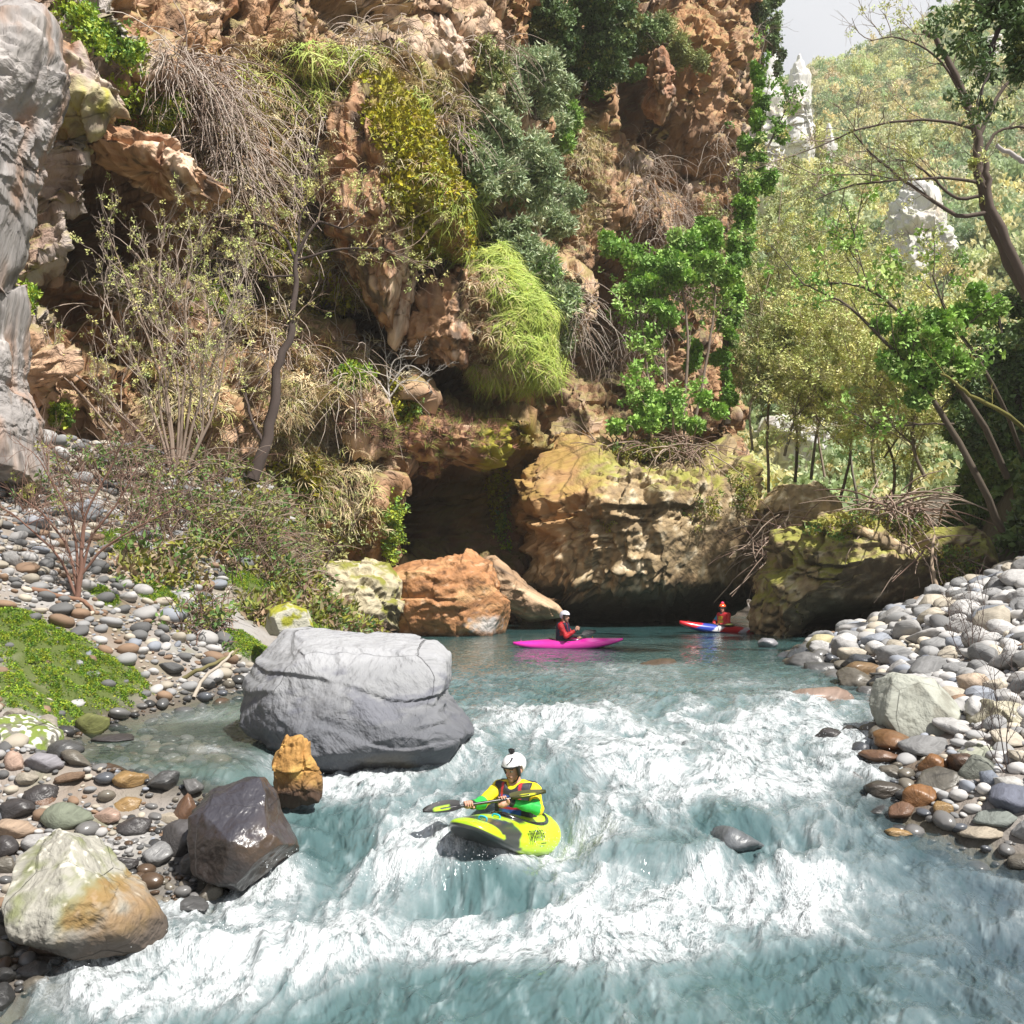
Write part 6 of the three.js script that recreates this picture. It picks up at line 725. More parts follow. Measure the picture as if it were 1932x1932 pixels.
  for (const [px, py, rx, ry, d, n] of [[1230, 850, 110, 20, 36, 500], [1300, 960, 90, 60, 34.2, 260], [1640, 1000, 130, 40, 27.6, 520], [1800, 1060, 60, 40, 27, 260], [1400, 930, 40, 60, 35, 160], [1530, 950, 60, 40, 34.5, 160], [1150, 960, 60, 50, 34.2, 120]]) for (let i = 0; i < n; i++) top.push([P(px + gauss(r) * rx, py + gauss(r) * ry, d + (r() - 0.5) * 1.2), 0.6 + 0.9 * r(), anyTurn(r), jit([[0.28, 0.28, 0.03], [0.16, 0.27, 0.05], [0.30, 0.22, 0.13], [0.36, 0.34, 0.05]][Math.floor(r() * 4)], r, 0.25)]);
  tag(instanced('block_growth', LV.small, leafMat, top), 'herbs and moss tufts growing over the mossy blocks', 'herbs', null, 'stuff');
  const log = (label, pts, rad, c) => { const T2 = new Tubes(), p = curve(pts.map(([x, y, d]) => P(x, y, d)), 12), k = rngOf(Math.floor(pts[0][0])); p.forEach(v => v.add(V(k() - 0.5, k() - 0.5, k() - 0.5).multiplyScalar(rad * 0.7))); T2.add(p, rad, rad * 0.6, 7, c); tag(mesh('driftwood', T2.build(), barkMat), label, 'driftwood'); };
  const onG = (x, y) => { const q = hit(x, y); return [x, y - 4, -q.z - 0.05]; };
  log('reddish brown root lying under the small bare shrub on the gravel', [onG(60, 1115), onG(110, 1128), onG(160, 1140), onG(175, 1158)], 0.045, [0.20, 0.11, 0.07]);
  log('short split log on the gravel slope left of the mossy cushions', [onG(378, 1150), onG(410, 1158), onG(440, 1160)], 0.07, [0.40, 0.24, 0.14]);
  log('bleached stick leaning over the water edge left of the grey boulder', [onG(365, 1320), [385, 1280, 14.6], [420, 1250, 14.8], [440, 1230, 15]], 0.03, [0.38, 0.33, 0.27]);
  log('mossy bent root above the side channel', [onG(345, 1285), [380, 1262, 14.8], [430, 1240, 15], [450, 1225, 15.2]], 0.035, [0.16, 0.14, 0.06]);
  log('thick twisted vine hanging beside the black hollow of the broad mossy block', [[1775, 1150, 25], [1766, 1100, 25.2], [1758, 1060, 25.4], [1764, 1010, 26]], 0.06, [0.32, 0.24, 0.17]);
}
tree('bare_shrub', 'sparse bare twigs standing among the pebbles of the right bank', 'shrub', { d: 15.5, seed: 60, limbs: [[[1830, 1255], [1826, 1200], [1810, 1150]], [[1832, 1255], [1850, 1190], [1860, 1120]], [[1828, 1255], [1800, 1210], [1790, 1160]], [[1834, 1250], [1835, 1180], [1830, 1110]]].map(pts => ({ pts, r0: 0.012, r1: 0.004, k: 4 })), twigs: 5, len: 0.4, rt: 0.005, rmin: 0.003, bark: [0.10, 0.07, 0.06] });
tree('bare_shrub', 'dark upright twigs in front of the mottled boulder at the right edge', 'shrub', { d: 10.2, seed: 61, limbs: [[[1905, 1480], [1890, 1400], [1880, 1320], [1875, 1260]], [[1908, 1470], [1900, 1380], [1930, 1280]], [[1904, 1470], [1870, 1420], [1850, 1370]], [[1910, 1475], [1935, 1420], [1960, 1360]]].map(pts => ({ pts, r0: 0.010, r1: 0.003, k: 4 })), twigs: 4, len: 0.3, rt: 0.004, rmin: 0.0025, bark: [0.07, 0.05, 0.045] });
scene.fog = new THREE.FogExp2(new THREE.Color(1.0, 0.98, 0.92), 0.0005);

// ---------------------------------------------------------------- kayaks, paddlers, paddles
function nets(f, lo, hi, cell) { // a closed surface around f < 0
  const n = [0, 1, 2].map(i => Math.ceil((hi[i] - lo[i]) / cell) + 1), [nx, ny, nz] = n, g = new Float32Array(nx * ny * nz), id = new Int32Array(nx * ny * nz).fill(-1), pos = [], idx = [];
  for (let k = 0, o = 0; k < nz; k++) for (let j = 0; j < ny; j++) for (let i = 0; i < nx; i++, o++) g[o] = f(lo[0] + i * cell, lo[1] + j * cell, lo[2] + k * cell);
  const at = (i, j, k) => i + nx * (j + ny * k);
  for (let k = 0; k < nz - 1; k++) for (let j = 0; j < ny - 1; j++) for (let i = 0; i < nx - 1; i++) {
    let m = 0; for (let c = 0; c < 8; c++) if (g[at(i + (c & 1), j + (c >> 1 & 1), k + (c >> 2))] < 0) m |= 1 << c; if (m === 0 || m === 255) continue;
    let sx = 0, sy = 0, sz = 0, q = 0;
    for (let c = 0; c < 8; c++) for (const b of [1, 2, 4]) { if (c & b) continue; const e = c | b, va = g[at(i + (c & 1), j + (c >> 1 & 1), k + (c >> 2))], vb = g[at(i + (e & 1), j + (e >> 1 & 1), k + (e >> 2))]; if ((va < 0) === (vb < 0)) continue; const t = va / (va - vb); sx += (c & 1) + (b === 1 ? t : 0); sy += (c >> 1 & 1) + (b === 2 ? t : 0); sz += (c >> 2) + (b === 4 ? t : 0); q++; }
    id[at(i, j, k)] = pos.length / 3; pos.push(lo[0] + (i + sx / q) * cell, lo[1] + (j + sy / q) * cell, lo[2] + (k + sz / q) * cell);
  }
  const quad = (a, b, c, d, flip) => { if (a < 0 || b < 0 || c < 0 || d < 0) return; if (flip) idx.push(a, c, b, a, d, c); else idx.push(a, b, c, a, c, d); };
  for (let k = 1; k < nz - 1; k++) for (let j = 1; j < ny - 1; j++) for (let i = 1; i < nx - 1; i++) { const v = g[at(i, j, k)] < 0;
    if (v !== g[at(i + 1, j, k)] < 0) quad(id[at(i, j - 1, k - 1)], id[at(i, j, k - 1)], id[at(i, j, k)], id[at(i, j - 1, k)], !v);
    if (v !== g[at(i, j + 1, k)] < 0) quad(id[at(i - 1, j, k - 1)], id[at(i - 1, j, k)], id[at(i, j, k)], id[at(i, j, k - 1)], !v);
    if (v !== g[at(i, j, k + 1)] < 0) quad(id[at(i - 1, j - 1, k)], id[at(i, j - 1, k)], id[at(i, j, k)], id[at(i - 1, j, k)], !v); }
  return { pos: new Float32Array(pos), idx: new Uint32Array(idx) };
}
const cap = (x, y, z, a, b, ra, rb) => { const bx = b.x - a.x, by = b.y - a.y, bz = b.z - a.z, px = x - a.x, py = y - a.y, pz = z - a.z, t = clamp((px * bx + py * by + pz * bz) / (bx * bx + by * by + bz * bz + 1e-9)); return Math.hypot(px - bx * t, py - by * t, pz - bz * t) - lerp(ra, rb, t); };
const ell = (x, y, z, c, r) => { const a = (x - c.x) / r.x, b = (y - c.y) / r.y, e = (z - c.z) / r.z, k = Math.hypot(a, b, e); return (k - 1) * Math.min(r.x, r.y, r.z); };
const smin = (a, b, k) => { const h = Math.max(k - Math.abs(a - b), 0) / k; return Math.min(a, b) - h * h * k * 0.25; };
function skinOf(net, color) { const c = [0, 0, 0], col = new Float32Array(net.pos.length); for (let i = 0; i < net.pos.length; i += 3) { color(c, net.pos[i], net.pos[i + 1], net.pos[i + 2]); col.set(c, i); } return geo(net.pos, net.idx, col); }
const cloth = std({ vertexColors: true, roughness: 0.62 }), skinMat = std({ vertexColors: true, roughness: 0.55 }), gloss = phy({ vertexColors: true, roughness: 0.22, clearcoat: 0.6, clearcoatRoughness: 0.1 });
const plain = (rgb, rough = 0.5) => phy({ color: new THREE.Color().setRGB(...rgb), roughness: rough, clearcoat: rough < 0.4 ? 0.5 : 0 });
const BLACK = plain([0.012, 0.012, 0.014], 0.45);

// o: joints in the person's own frame (facing +z, seat at the origin), colours
function paddler(o) {
  const t = base('person', o.label, 'person'), { sh, el, wr, axis } = o, tilt = o.headTurn ?? 0, look = o.headDown ?? 0.15;
  t.position.copy(o.at); t.rotation.set(o.pitch ?? 0, o.yaw, o.roll ?? 0, 'YXZ');
  const hip = V(0, 0.08, -0.02), chest = V(o.lean ?? 0, 0.40, 0.03), neck = V((o.lean ?? 0) * 1.1, 0.57, 0.03), head = V((o.lean ?? 0) * 1.3, 0.705, 0.055);
  const torso = (x, y, z, g) => { let d = ell(x, y, z, V(hip.x, 0.12, 0), V(0.17 + g, 0.2 + g, 0.125 + g)); d = smin(d, ell(x, y, z, V(chest.x * 0.8, 0.36, 0.005), V(0.185 + g, 0.22 + g, 0.125 + g)), 0.08); return smin(d, Math.min(cap(x, y, z, V(chest.x, 0.5, 0.0), sh[0], 0.075 + g, 0.062 + g), cap(x, y, z, V(chest.x, 0.5, 0.0), sh[1], 0.075 + g, 0.062 + g)), 0.07); };
  const arms = (x, y, z, g, end) => { let d = 9; for (const s of [0, 1]) { const w = V(0, 0, 0).lerpVectors(el[s], wr[s], end); d = Math.min(d, smin(cap(x, y, z, sh[s], el[s], 0.056 + g, 0.046 + g), cap(x, y, z, el[s], w, 0.045 + g, 0.033 + g * 0.8), 0.03)); } return d; };
  const lo = [9, 9, 9], hi = [-9, -9, -9]; for (const v of [...sh, ...el, ...wr, V(-0.25, -0.1, -0.2), V(0.25, 0.6, 0.22)]) ['x', 'y', 'z'].forEach((k, i) => { lo[i] = Math.min(lo[i], v[k] - 0.13); hi[i] = Math.max(hi[i], v[k] + 0.13); });
  // head: skull, jaw, nose, brows, ears, looking where the photograph's paddler looks
  const ct = Math.cos(tilt), st = Math.sin(tilt), cd = Math.cos(look), sd = Math.sin(look);
  const loc = (x, y, z) => { x -= head.x; y -= head.y; z -= head.z; const a = x * ct - z * st, b = x * st + z * ct; return [a, y * cd + b * sd, -y * sd + b * cd]; };
  const headF = (X, Y, Z) => { const [x, y, z] = loc(X, Y, Z); let d = ell(x, y, z, V(0, 0.03, -0.015), V(0.078, 0.10, 0.095)); d = smin(d, ell(x, y, z, V(0, -0.055, 0.022), V(0.056, 0.062, 0.066)), 0.035); d = smin(d, cap(x, y, z, V(0, 0.012, 0.083), V(0, -0.026, 0.104), 0.010, 0.0145), 0.016); d = smin(d, cap(x, y, z, V(-0.04, 0.026, 0.074), V(0.04, 0.026, 0.074), 0.012, 0.012), 0.014); d = smin(d, cap(x, y, z, V(-0.018, -0.056, 0.082), V(0.018, -0.056, 0.082), 0.009, 0.009), 0.010); d = smin(d, ell(x, y, z, V(0, -0.1, 0.06), V(0.026, 0.02, 0.024)), 0.02);
    for (const s of [-1, 1]) { d = Math.max(d, -ell(x, y, z, V(s * 0.033, 0.003, 0.092), V(0.019, 0.011, 0.016))); d = smin(d, ell(x, y, z, V(s * 0.081, -0.01, -0.005), V(0.012, 0.03, 0.02)), 0.008); d = Math.min(d, ell(x, y, z, V(s * 0.033, 0.003, 0.074), V(0.013, 0.011, 0.012))); } return d; };
  const bodyF = (x, y, z) => { let d = torso(x, y, z, -0.012); d = smin(d, arms(x, y, z, -0.01, 1), 0.04); d = smin(d, cap(x, y, z, V(chest.x, 0.5, 0.01), V(head.x, head.y - 0.06, head.z - 0.02), 0.058, 0.052), 0.03); return d; };
  const skin = o.skin ?? [0.50, 0.27, 0.19];
  const faceC = (c, X, Y, Z) => { const [x, y, z] = loc(X, Y, Z), n = noise(X * 40, Y * 40, Z * 40); set3(c, skin); mix3(c, [skin[0] * 1.1, skin[1] * 0.75, skin[2] * 0.7], 0.4 * sstep(0.09, 0.115, z)); if (y < -0.035 && z > 0) mix3(c, [0.20, 0.13, 0.10], (o.beard ?? 0.35) * (0.8 + 0.3 * n)); if (Math.abs(y + 0.056) < 0.006 && Math.abs(x) < 0.026 && z > 0.06) set3(c, [0.22, 0.07, 0.06]); for (const s of [-1, 1]) { if (Math.hypot((x - s * 0.033) / 1.4, y - 0.003) < 0.011 && z > 0.06) set3(c, Math.abs(x - s * 0.033) < 0.006 ? [0.03, 0.02, 0.015] : [0.5, 0.46, 0.42]); if (Math.abs(y - 0.029) < 0.006 && Math.abs(x - s * 0.036) < 0.02 && z > 0.06) set3(c, [0.07, 0.045, 0.03]); } };
  const hands = [0, 1].map(s => { // a palm, four curled fingers and a thumb closed on the shaft
    const a = axis[s].clone().normalize(), f = wr[s].clone().sub(el[s]).normalize(), u = f.clone().addScaledVector(a, -f.dot(a)).normalize(), w = V(0, 0, 0).crossVectors(a, u), c = wr[s].clone().addScaledVector(f, 0.075), L = [];
    const P2 = (al, ang, r) => c.clone().addScaledVector(a, al).addScaledVector(u, -Math.cos(ang) * r).addScaledVector(w, -Math.sin(ang) * r);
    for (const [k, len] of [[-0.033, 0.82], [-0.011, 1], [0.011, 1.03], [0.032, 0.92]]) { let q = P2(k * 0.9, 0.9, 0.040); L.push([c.clone().addScaledVector(u, -0.05).addScaledVector(a, k * 0.8).addScaledVector(w, -0.012), q, 0.014, 0.011]); for (let i = 1; i <= 3; i++) { const e = P2(k, 0.9 + i * 0.95 * len, 0.029 - i * 0.001); L.push([q, e, 0.0105 - i * 0.0008, 0.0100 - i * 0.0008]); q = e; } }
    let q = P2(0.040, -0.2, 0.044); for (const [k, an] of [[0.052, -0.95], [0.046, -1.75]]) { const e = P2(k, an, 0.030); L.push([q, e, 0.0125, 0.0105]); q = e; }
    L.push([wr[s], c.clone().addScaledVector(u, -0.045), 0.029, 0.033], [c.clone().addScaledVector(u, -0.046).addScaledVector(a, -0.026), c.clone().addScaledVector(u, -0.046).addScaledVector(a, 0.026), 0.020, 0.022]);
    return nets((x, y, z) => { let d = 9; for (const [p, e, r0, r1] of L) d = smin(d, cap(x, y, z, p, e, r0, r1), 0.006); return d; }, [c.x - 0.13, c.y - 0.13, c.z - 0.13], [c.x + 0.13, c.y + 0.13, c.z + 0.13], o.fine ?? 0.0045);
  });
  const hn = nets(headF, [head.x - 0.15, head.y - 0.17, head.z - 0.16], [head.x + 0.15, head.y + 0.17, head.z + 0.16], o.fine ? 0.008 : 0.0045), bn = nets(bodyF, lo, hi, 0.013);
  mesh('body', mergeGeometries([skinOf(bn, c => set3(c, skin)), skinOf(hn, faceC), ...hands.map(h => skinOf(h, c => set3(c, skin)))]), skinMat, t);
  const wrinkle = (x, y, z) => 0.010 * noise(x * 13, y * 20, z * 13) + 0.005 * noise(x * 34, y * 30, z * 34);
  mesh('jacket', skinOf(nets((x, y, z) => Math.max(smin(torso(x, y, z, 0.006), arms(x, y, z, 0.010, 0.94), 0.035), -ell(x, y, z, V(head.x, head.y - 0.02, head.z), V(0.075, 0.15, 0.085))) + wrinkle(x, y, z), lo, hi, 0.012), (c, x, y, z) => { let best = 9, k = 0; for (const s of [0, 1]) { const ab = wr[s].clone().sub(el[s]), q = V(x, y, z).sub(el[s]), u = q.dot(ab) / ab.lengthSq(), dist = q.clone().addScaledVector(ab, -clamp(u)).length(); if (dist < best) { best = dist; k = u; } } set3(c, best < 0.075 && k > 0.86 ? [0.02, 0.02, 0.02] : best < 0.09 && k > -0.02 ? o.sleeve : x * (o.splitSide ?? 0) > 0.03 ? o.jacket2 : o.jacket); }), cloth, t);
  mesh('life_vest', skinOf(nets((x, y, z) => Math.max(torso(x, y, z, 0.042) + wrinkle(x, y, z) * 0.6, y - 0.575, 0.1 - y, Math.abs(x - chest.x) - 0.19, -ell(x, y, z, V(neck.x, 0.62, 0.06), V(0.08, 0.12, 0.14))), lo, hi, 0.012), (c, x, y, z) => { const u = x - chest.x; set3(c, o.vest); if (z > 0.05 && Math.abs(u) < 0.115 && y < 0.47 && y > 0.14) set3(c, o.vestFront ?? o.vest); if (z > 0.02 && Math.abs(Math.abs(u) - 0.095) < 0.014 && y > 0.36) set3(c, [0.42, 0.02, 0.03]); if (z > 0.05 && Math.abs(y - 0.345) < 0.012 && Math.abs(u) < 0.12) set3(c, [0.42, 0.02, 0.04]); if (z > 0.05 && Math.abs(y - 0.2) < 0.01) set3(c, [0.02, 0.02, 0.03]); }), cloth, t);
  { // spray deck: a tunnel at the waist spreading into a taut apron
    const p = [], ix = [], N = 40, prof = [[0.175, 0.27], [0.172, 0.2], [0.19, 0.155], [0.30, 0.118], [0.40, 0.10]]; prof.forEach(([r, y], j) => { for (let i = 0; i < N; i++) { const a = i / N * 6.2832, k = sstep(1, 4, j), rx = lerp(r * 1.05, (o.deckW ?? 0.25), k), rz = lerp(r * 0.8, o.deckL ?? 0.42, k); p.push(Math.cos(a) * rx, y + (o.deckY ?? 0), Math.sin(a) * rz + k * 0.07); } }); for (let j = 0; j < 4; j++) for (let i = 0; i < N; i++) { const a = j * N + i, b = j * N + (i + 1) % N; ix.push(a, a + N, b, b, a + N, b + N); }
    mesh('spray_deck', geo(p, ix), plain([0.02, 0.02, 0.022], 0.6), t);
  }
  // helmet
  const hg = new THREE.Group(); hg.name = 'helmet_group'; const hm = mesh('helmet', skinOf(nets((x, y, z) => { const a = ell(x, y, z, V(0, 0.045, -0.012), V(0.112, 0.112, 0.132)); return Math.max(a, -(y - (z > 0 ? 0.048 : lerp(0.048, -0.055, sstep(0, -0.05, z)))) ); }, [-0.16, -0.12, -0.18], [0.16, 0.2, 0.16], o.fine ? 0.008 : 0.006), (c, x, y, z) => { set3(c, o.helmet); if (o.helmetMark && y > 0.07) { const v = Math.sin(x * 46 + Math.sin(y * 40) * 1.4 + 0.6); if (v > 0.93 && z > -0.02 && Math.abs(x) > 0.02 && y < 0.135) set3(c, [0.03, 0.03, 0.035]); } if (y < 0.066 && z > 0.03 && Math.abs(Math.sin(x * 75)) > 0.985) set3(c, [0.3, 0.3, 0.32]); }), gloss, t);
  hm.position.copy(head); hm.rotation.set(look, tilt, 0, 'YXZ');
  const pad = new Tubes(); for (const s of [-1, 1]) { pad.add(curve([V(s * 0.094, 0.06, 0.035), V(s * 0.094, 0.0, 0.03), V(s * 0.086, -0.05, 0.025)], 8), 0.024, 0.018, 8, [0.02, 0.02, 0.02]); pad.add(curve([V(s * 0.086, -0.045, 0.03), V(s * 0.064, -0.09, 0.045), V(0, -0.122, 0.06)], 8), 0.008, 0.008, 6, [0.02, 0.02, 0.02]); } pad.add(curve([V(-0.095, 0.052, 0.05), V(-0.06, 0.05, 0.1), V(0, 0.05, 0.118), V(0.06, 0.05, 0.1), V(0.095, 0.052, 0.05)], 12), 0.009, 0.009, 6, [0.02, 0.02, 0.02]);
  mesh('strap', pad.build(), cloth, hm);
  if (o.camera) { const bx = (w, h, d, x, y, z, r) => { const g = new THREE.BoxGeometry(w, h, d, 2, 2, 2), p = g.attributes.position; for (let i = 0; i < p.count; i++) p.setXYZ(i, p.getX(i) * (1 - 0.06 * Math.abs(p.getY(i) / h)), p.getY(i), p.getZ(i)); g.translate(x, y, z); return g; }; const lens = new THREE.CylinderGeometry(0.013, 0.013, 0.012, 16); lens.rotateX(Math.PI / 2); lens.translate(0.014, 0.197, 0.02); const a = mesh('action_camera', mergeGeometries([bx(0.072, 0.046, 0.04, 0, 0.192, -0.005), bx(0.03, 0.03, 0.035, 0, 0.158, -0.005), lens]), BLACK, hm); a.rotation.y = -0.1; a.scale.set(0.8, 0.8, 0.8); a.position.y = 0.03; }
  if (o.topKnob) { const g = new THREE.SphereGeometry(0.055, 20, 14); g.scale(1, 0.8, 1); g.translate(0, 0.165, -0.02); mesh('helmet_top', g, plain(o.topKnob, 0.5), hm); }
  return t;
}
// hull: sections along its length, flat underneath and domed on top
function hull(o) {
  const { L, W, N = 70, K = 44 } = o, p = [], c = [], ix = [], k3 = [0, 0, 0];
  const sec = t => { const a = Math.abs(t), w = W / 2 * Math.pow(Math.max(0, 1 - Math.pow(a, o.fine ?? 2.3)), o.blunt ?? 0.62), keel = (t > 0 ? o.rockB : o.rockS) * Math.pow(a, 2.3), deck = lerp(o.deck, t > 0 ? o.bow : o.stern, Math.pow(a, 1.3)), mid = lerp(0.13, keel + 0.5 * (deck - keel), Math.pow(a, 1.5)); return [w, keel, mid, Math.max(deck, mid + 0.01)]; };
  const at = (t, th) => { const [w, keel, mid, deck] = sec(t), cs = Math.cos(th), sn = Math.sin(th), e = sn < 0 ? 0.55 : 0.8; return [Math.sign(cs) * Math.pow(Math.abs(cs), e) * w, sn < 0 ? mid + (keel - mid) * Math.pow(-sn, 0.75) : mid + (deck - mid) * Math.pow(sn, 0.9), t * L / 2]; };
  for (let i = 0; i <= N; i++) { const t = -Math.cos(i / N * Math.PI); for (let j = 0; j < K; j++) { const th = j / K * 6.283185, [x, y, z] = at(t, th); p.push(x, y, z); o.paint(k3, t, th, x, y); c.push(...k3); } }
  for (let i = 0; i < N; i++) for (let j = 0; j < K; j++) { const a = i * K + j, b = i * K + (j + 1) % K; ix.push(a, b, a + K, b, b + K, a + K); }
  const g = geo(p, ix, c); return { g, at };
}
function kayak(o) {
  const t = base('kayak', o.label, 'kayak', null, o.at), H = hull(o); mesh('hull', H.g, phy({ vertexColors: true, roughness: 0.3, clearcoat: 0.35, clearcoatRoughness: 0.15 }), t);
  const ring = []; for (let i = 0; i <= 40; i++) { const a = i / 40 * 6.2832, z = Math.sin(a) * (o.cockL ?? 0.43) + (o.cockZ ?? 0), x = Math.cos(a) * (o.cockW ?? 0.255); const tt = z / (o.L / 2); const top = H.at(tt, Math.PI / 2)[1]; ring.push(V(x, top + 0.018 - 0.06 * Math.abs(x) / 0.25, z)); }
  const T = new Tubes(); T.add(ring, 0.022, 0.022, 8, [0.015, 0.015, 0.015]); mesh('cockpit_rim', T.build(), gloss, t);
  for (const [z, col] of o.handles ?? []) { const h = new Tubes(), tt = z / (o.L / 2), y = H.at(tt, Math.PI / 2)[1]; h.add(curve([V(0.04, y - 0.01, z), V(0.036, y + 0.016, z), V(0, y + 0.024, z), V(-0.036, y + 0.016, z), V(-0.04, y - 0.01, z)], 14), 0.009, 0.009, 7, col); mesh('grab_handle', h.build(), cloth, t); }
  t.quaternion.setFromRotationMatrix(new THREE.Matrix4().makeBasis(...(() => { const z = o.dir.clone().normalize(), x = V(0, 0, 0).crossVectors(o.up ?? V(0, 1, 0), z).normalize(); return [x, V(0, 0, 0).crossVectors(z, x), z]; })()));
  return [t, H];
}
function paddle(label, A, B, faceA, faceB, col, col2) { // shaft between two blades
  const mid = A.clone().add(B).multiplyScalar(0.5), t = base('paddle', label, 'paddle', null, mid), a = A.clone().sub(mid), b = B.clone().sub(mid), T = new Tubes(); T.add([a.clone().multiplyScalar(0.72), V(0, 0, 0), b.clone().multiplyScalar(0.72)], 0.0155, 0.0155, 10, [0.012, 0.012, 0.013]); mesh('shaft', T.build(), gloss, t);
  [[a, faceA, col], [b, faceB, col2 ?? col]].forEach(([e, n, c]) => { const d = e.clone().normalize(), s = V(0, 0, 0).crossVectors(n, d).normalize(), u = V(0, 0, 0).crossVectors(d, s), p = [], cc = [], ix = [], L = o => e.clone().addScaledVector(d, (o - 1) * 0.36); const R = 12, Q = 8; for (const side of [1, -1]) for (let i = 0; i <= R; i++) for (let j = 0; j <= Q; j++) { const v = i / R, w = 0.085 * Math.pow(Math.sin(Math.PI * Math.pow(0.06 + v * 0.93, 0.75)), 0.6), x = (j / Q * 2 - 1), q = L(v).addScaledVector(s, x * w).addScaledVector(u, 0.03 * x * x + 0.012 * side * (1 - x * x) * (1.2 - v)); p.push(q.x, q.y, q.z); const on = Math.abs(x) < 0.45 && v > 0.3 && v < 0.7 && c[1]; cc.push(...(on ? c[1] : c[0])); }
    const half = (R + 1) * (Q + 1); for (let h = 0; h < 2; h++) for (let i = 0; i < R; i++) for (let j = 0; j < Q; j++) { const q = h * half + i * (Q + 1) + j; if (h) ix.push(q, q + 1, q + Q + 2, q, q + Q + 2, q + Q + 1); else ix.push(q, q + Q + 2, q + 1, q, q + Q + 1, q + Q + 2); } mesh('blade', geo(p, ix, cc), cloth, t); });
  return t;
}
const inv = (v, at, yaw) => v.clone().sub(at).applyAxisAngle(V(0, 1, 0), -yaw);
// near: the lime green kayak
{
  const LIME_ = [0.46, 0.70, 0.015], GRAY = [0.045, 0.05, 0.045], bow = P(868, 1552, 8.8), stern = P(1054, 1532, 11.0), dir = bow.clone().sub(stern).normalize(), L = bow.distanceTo(stern) * 1.0, mid = bow.clone().add(stern).multiplyScalar(0.5);
  const up = V(0.14, 1, 0.0), org = mid.clone().addScaledVector(V(0, 1, 0), -0.33);
  const paint = (c, t, th, x, y) => { const top = Math.sin(th), port = Math.cos(th); set3(c, LIME_); const edge = 0.50 + 0.10 * Math.abs(Math.cos(th * 1.5)) + 0.02 * Math.sin(th * 9); if (t > edge && top < 0.97 && !(t > 0.80 && top > 0.1) && !(port < -0.2 && top > -0.1 && t < 0.6)) set3(c, GRAY); if (t > edge + 0.02 && t < 0.82 && top > 0.3) set3(c, GRAY); if (top > 0.9 && t > 0.30 && t < 0.42) set3(c, GRAY); if (t < -0.5 && Math.sin(t * 40) > 0.6 && top > 0.2) mix3(c, [0.75, 0.85, 0.55], 0.5); };
  const [k, H] = kayak({ label: 'lime green and dark grey whitewater kayak nose up in the rapids, nearest of the three', at: org, dir, up, L, W: 0.76, rockB: 0.28, rockS: 0.18, deck: 0.36, bow: 0.34, stern: 0.40, blunt: 0.36, fine: 2.6, cockZ: P(974, 1552, 9.96).sub(org).dot(dir) + 0.06, cockL: 0.38, paint, handles: [[L / 2 * 0.74, [0.02, 0.35, 0.45]], [L / 2 * 0.5, [0.02, 0.35, 0.45]]] });
  // maker's lettering on the port side of the bow: thin print on a patch that follows the hull
  const cv = document.createElement('canvas'); cv.width = 512; cv.height = 160; const x = cv.getContext('2d'); x.clearRect(0, 0, 512, 160); x.fillStyle = '#0b0b0b'; x.font = 'bold 128px sans-serif'; x.save(); x.scale(0.86, 1); x.fillText('pyranha', 12, 104); x.restore(); x.fillRect(300, 140, 170, 8);
  const tex = new THREE.CanvasTexture(cv); tex.colorSpace = THREE.SRGBColorSpace;
  const pp = [], uu = [], ii = [], A = 24, B = 10; for (let i = 0; i <= A; i++) for (let j = 0; j <= B; j++) { const t = lerp(0.47, 0.16, i / A), th = lerp(0.08, 0.78, j / B), q = H.at(t, th), r = Math.hypot(q[0], q[1] - 0.13); pp.push(q[0] + 0.02, q[1] + 0.004 + 0.03 * Math.max(0, th), q[2]); uu.push(i / A, j / B); } for (let i = 0; i < A; i++) for (let j = 0; j < B; j++) { const a = i * (B + 1) + j; ii.push(a, a + B + 1, a + 1, a + 1, a + B + 1, a + B + 2); }
  mesh('lettering', geo(pp, ii, null, uu), std({ map: tex, transparent: true, alphaTest: 0.4, roughness: 0.4, side: THREE.DoubleSide }), k);
  const at = P(974, 1552, 9.96); at.y -= 0.17; const yaw = -0.42, I = (px, py, d) => inv(P(px, py, d), at, yaw);
  const hR = P(884, 1519, 9.42), hL = P(948, 1509, 9.52), ax = hL.clone().sub(hR).normalize(), axL = ax.clone().applyAxisAngle(V(0, 1, 0), -yaw);
  const sh = [V(-0.19, 0.5, 0.0), V(0.19, 0.5, 0.0)], el = [I(908, 1516, 9.72), I(1014, 1526, 9.66)], back = (w, e) => { const d = w.clone().sub(e); return w.clone().addScaledVector(d.normalize(), -0.075); };
  const wR = inv(hR, at, yaw), wL = inv(hL, at, yaw);
  paddler({ label: 'person in a yellow and green jacket and white camera helmet paddling the lime green kayak', at, yaw, headTurn: -0.35, headDown: 0.22, sh, el, wr: [back(wR, el[0]), back(wL, el[1])], axis: [axL, axL.clone()], jacket: [0.80, 0.62, 0.01], sleeve: [0.02, 0.42, 0.06], vest: [0.03, 0.03, 0.04], vestFront: [0.02, 0.09, 0.42], helmet: [0.78, 0.78, 0.80], helmetMark: 1, camera: 1, deckY: 0.02, deckW: 0.24, deckL: 0.42 });
  paddle('black paddle with green marks held by the paddler of the lime green kayak', hR.clone().addScaledVector(ax, -0.44), hL.clone().addScaledVector(ax, 0.44), V(0.1, 0.9, 0.45), V(0.05, 1, 0.12), [[0.015, 0.015, 0.016], [0.35, 0.6, 0.03]], [[0.05, 0.05, 0.012], [0.42, 0.45, 0.02]]);
}
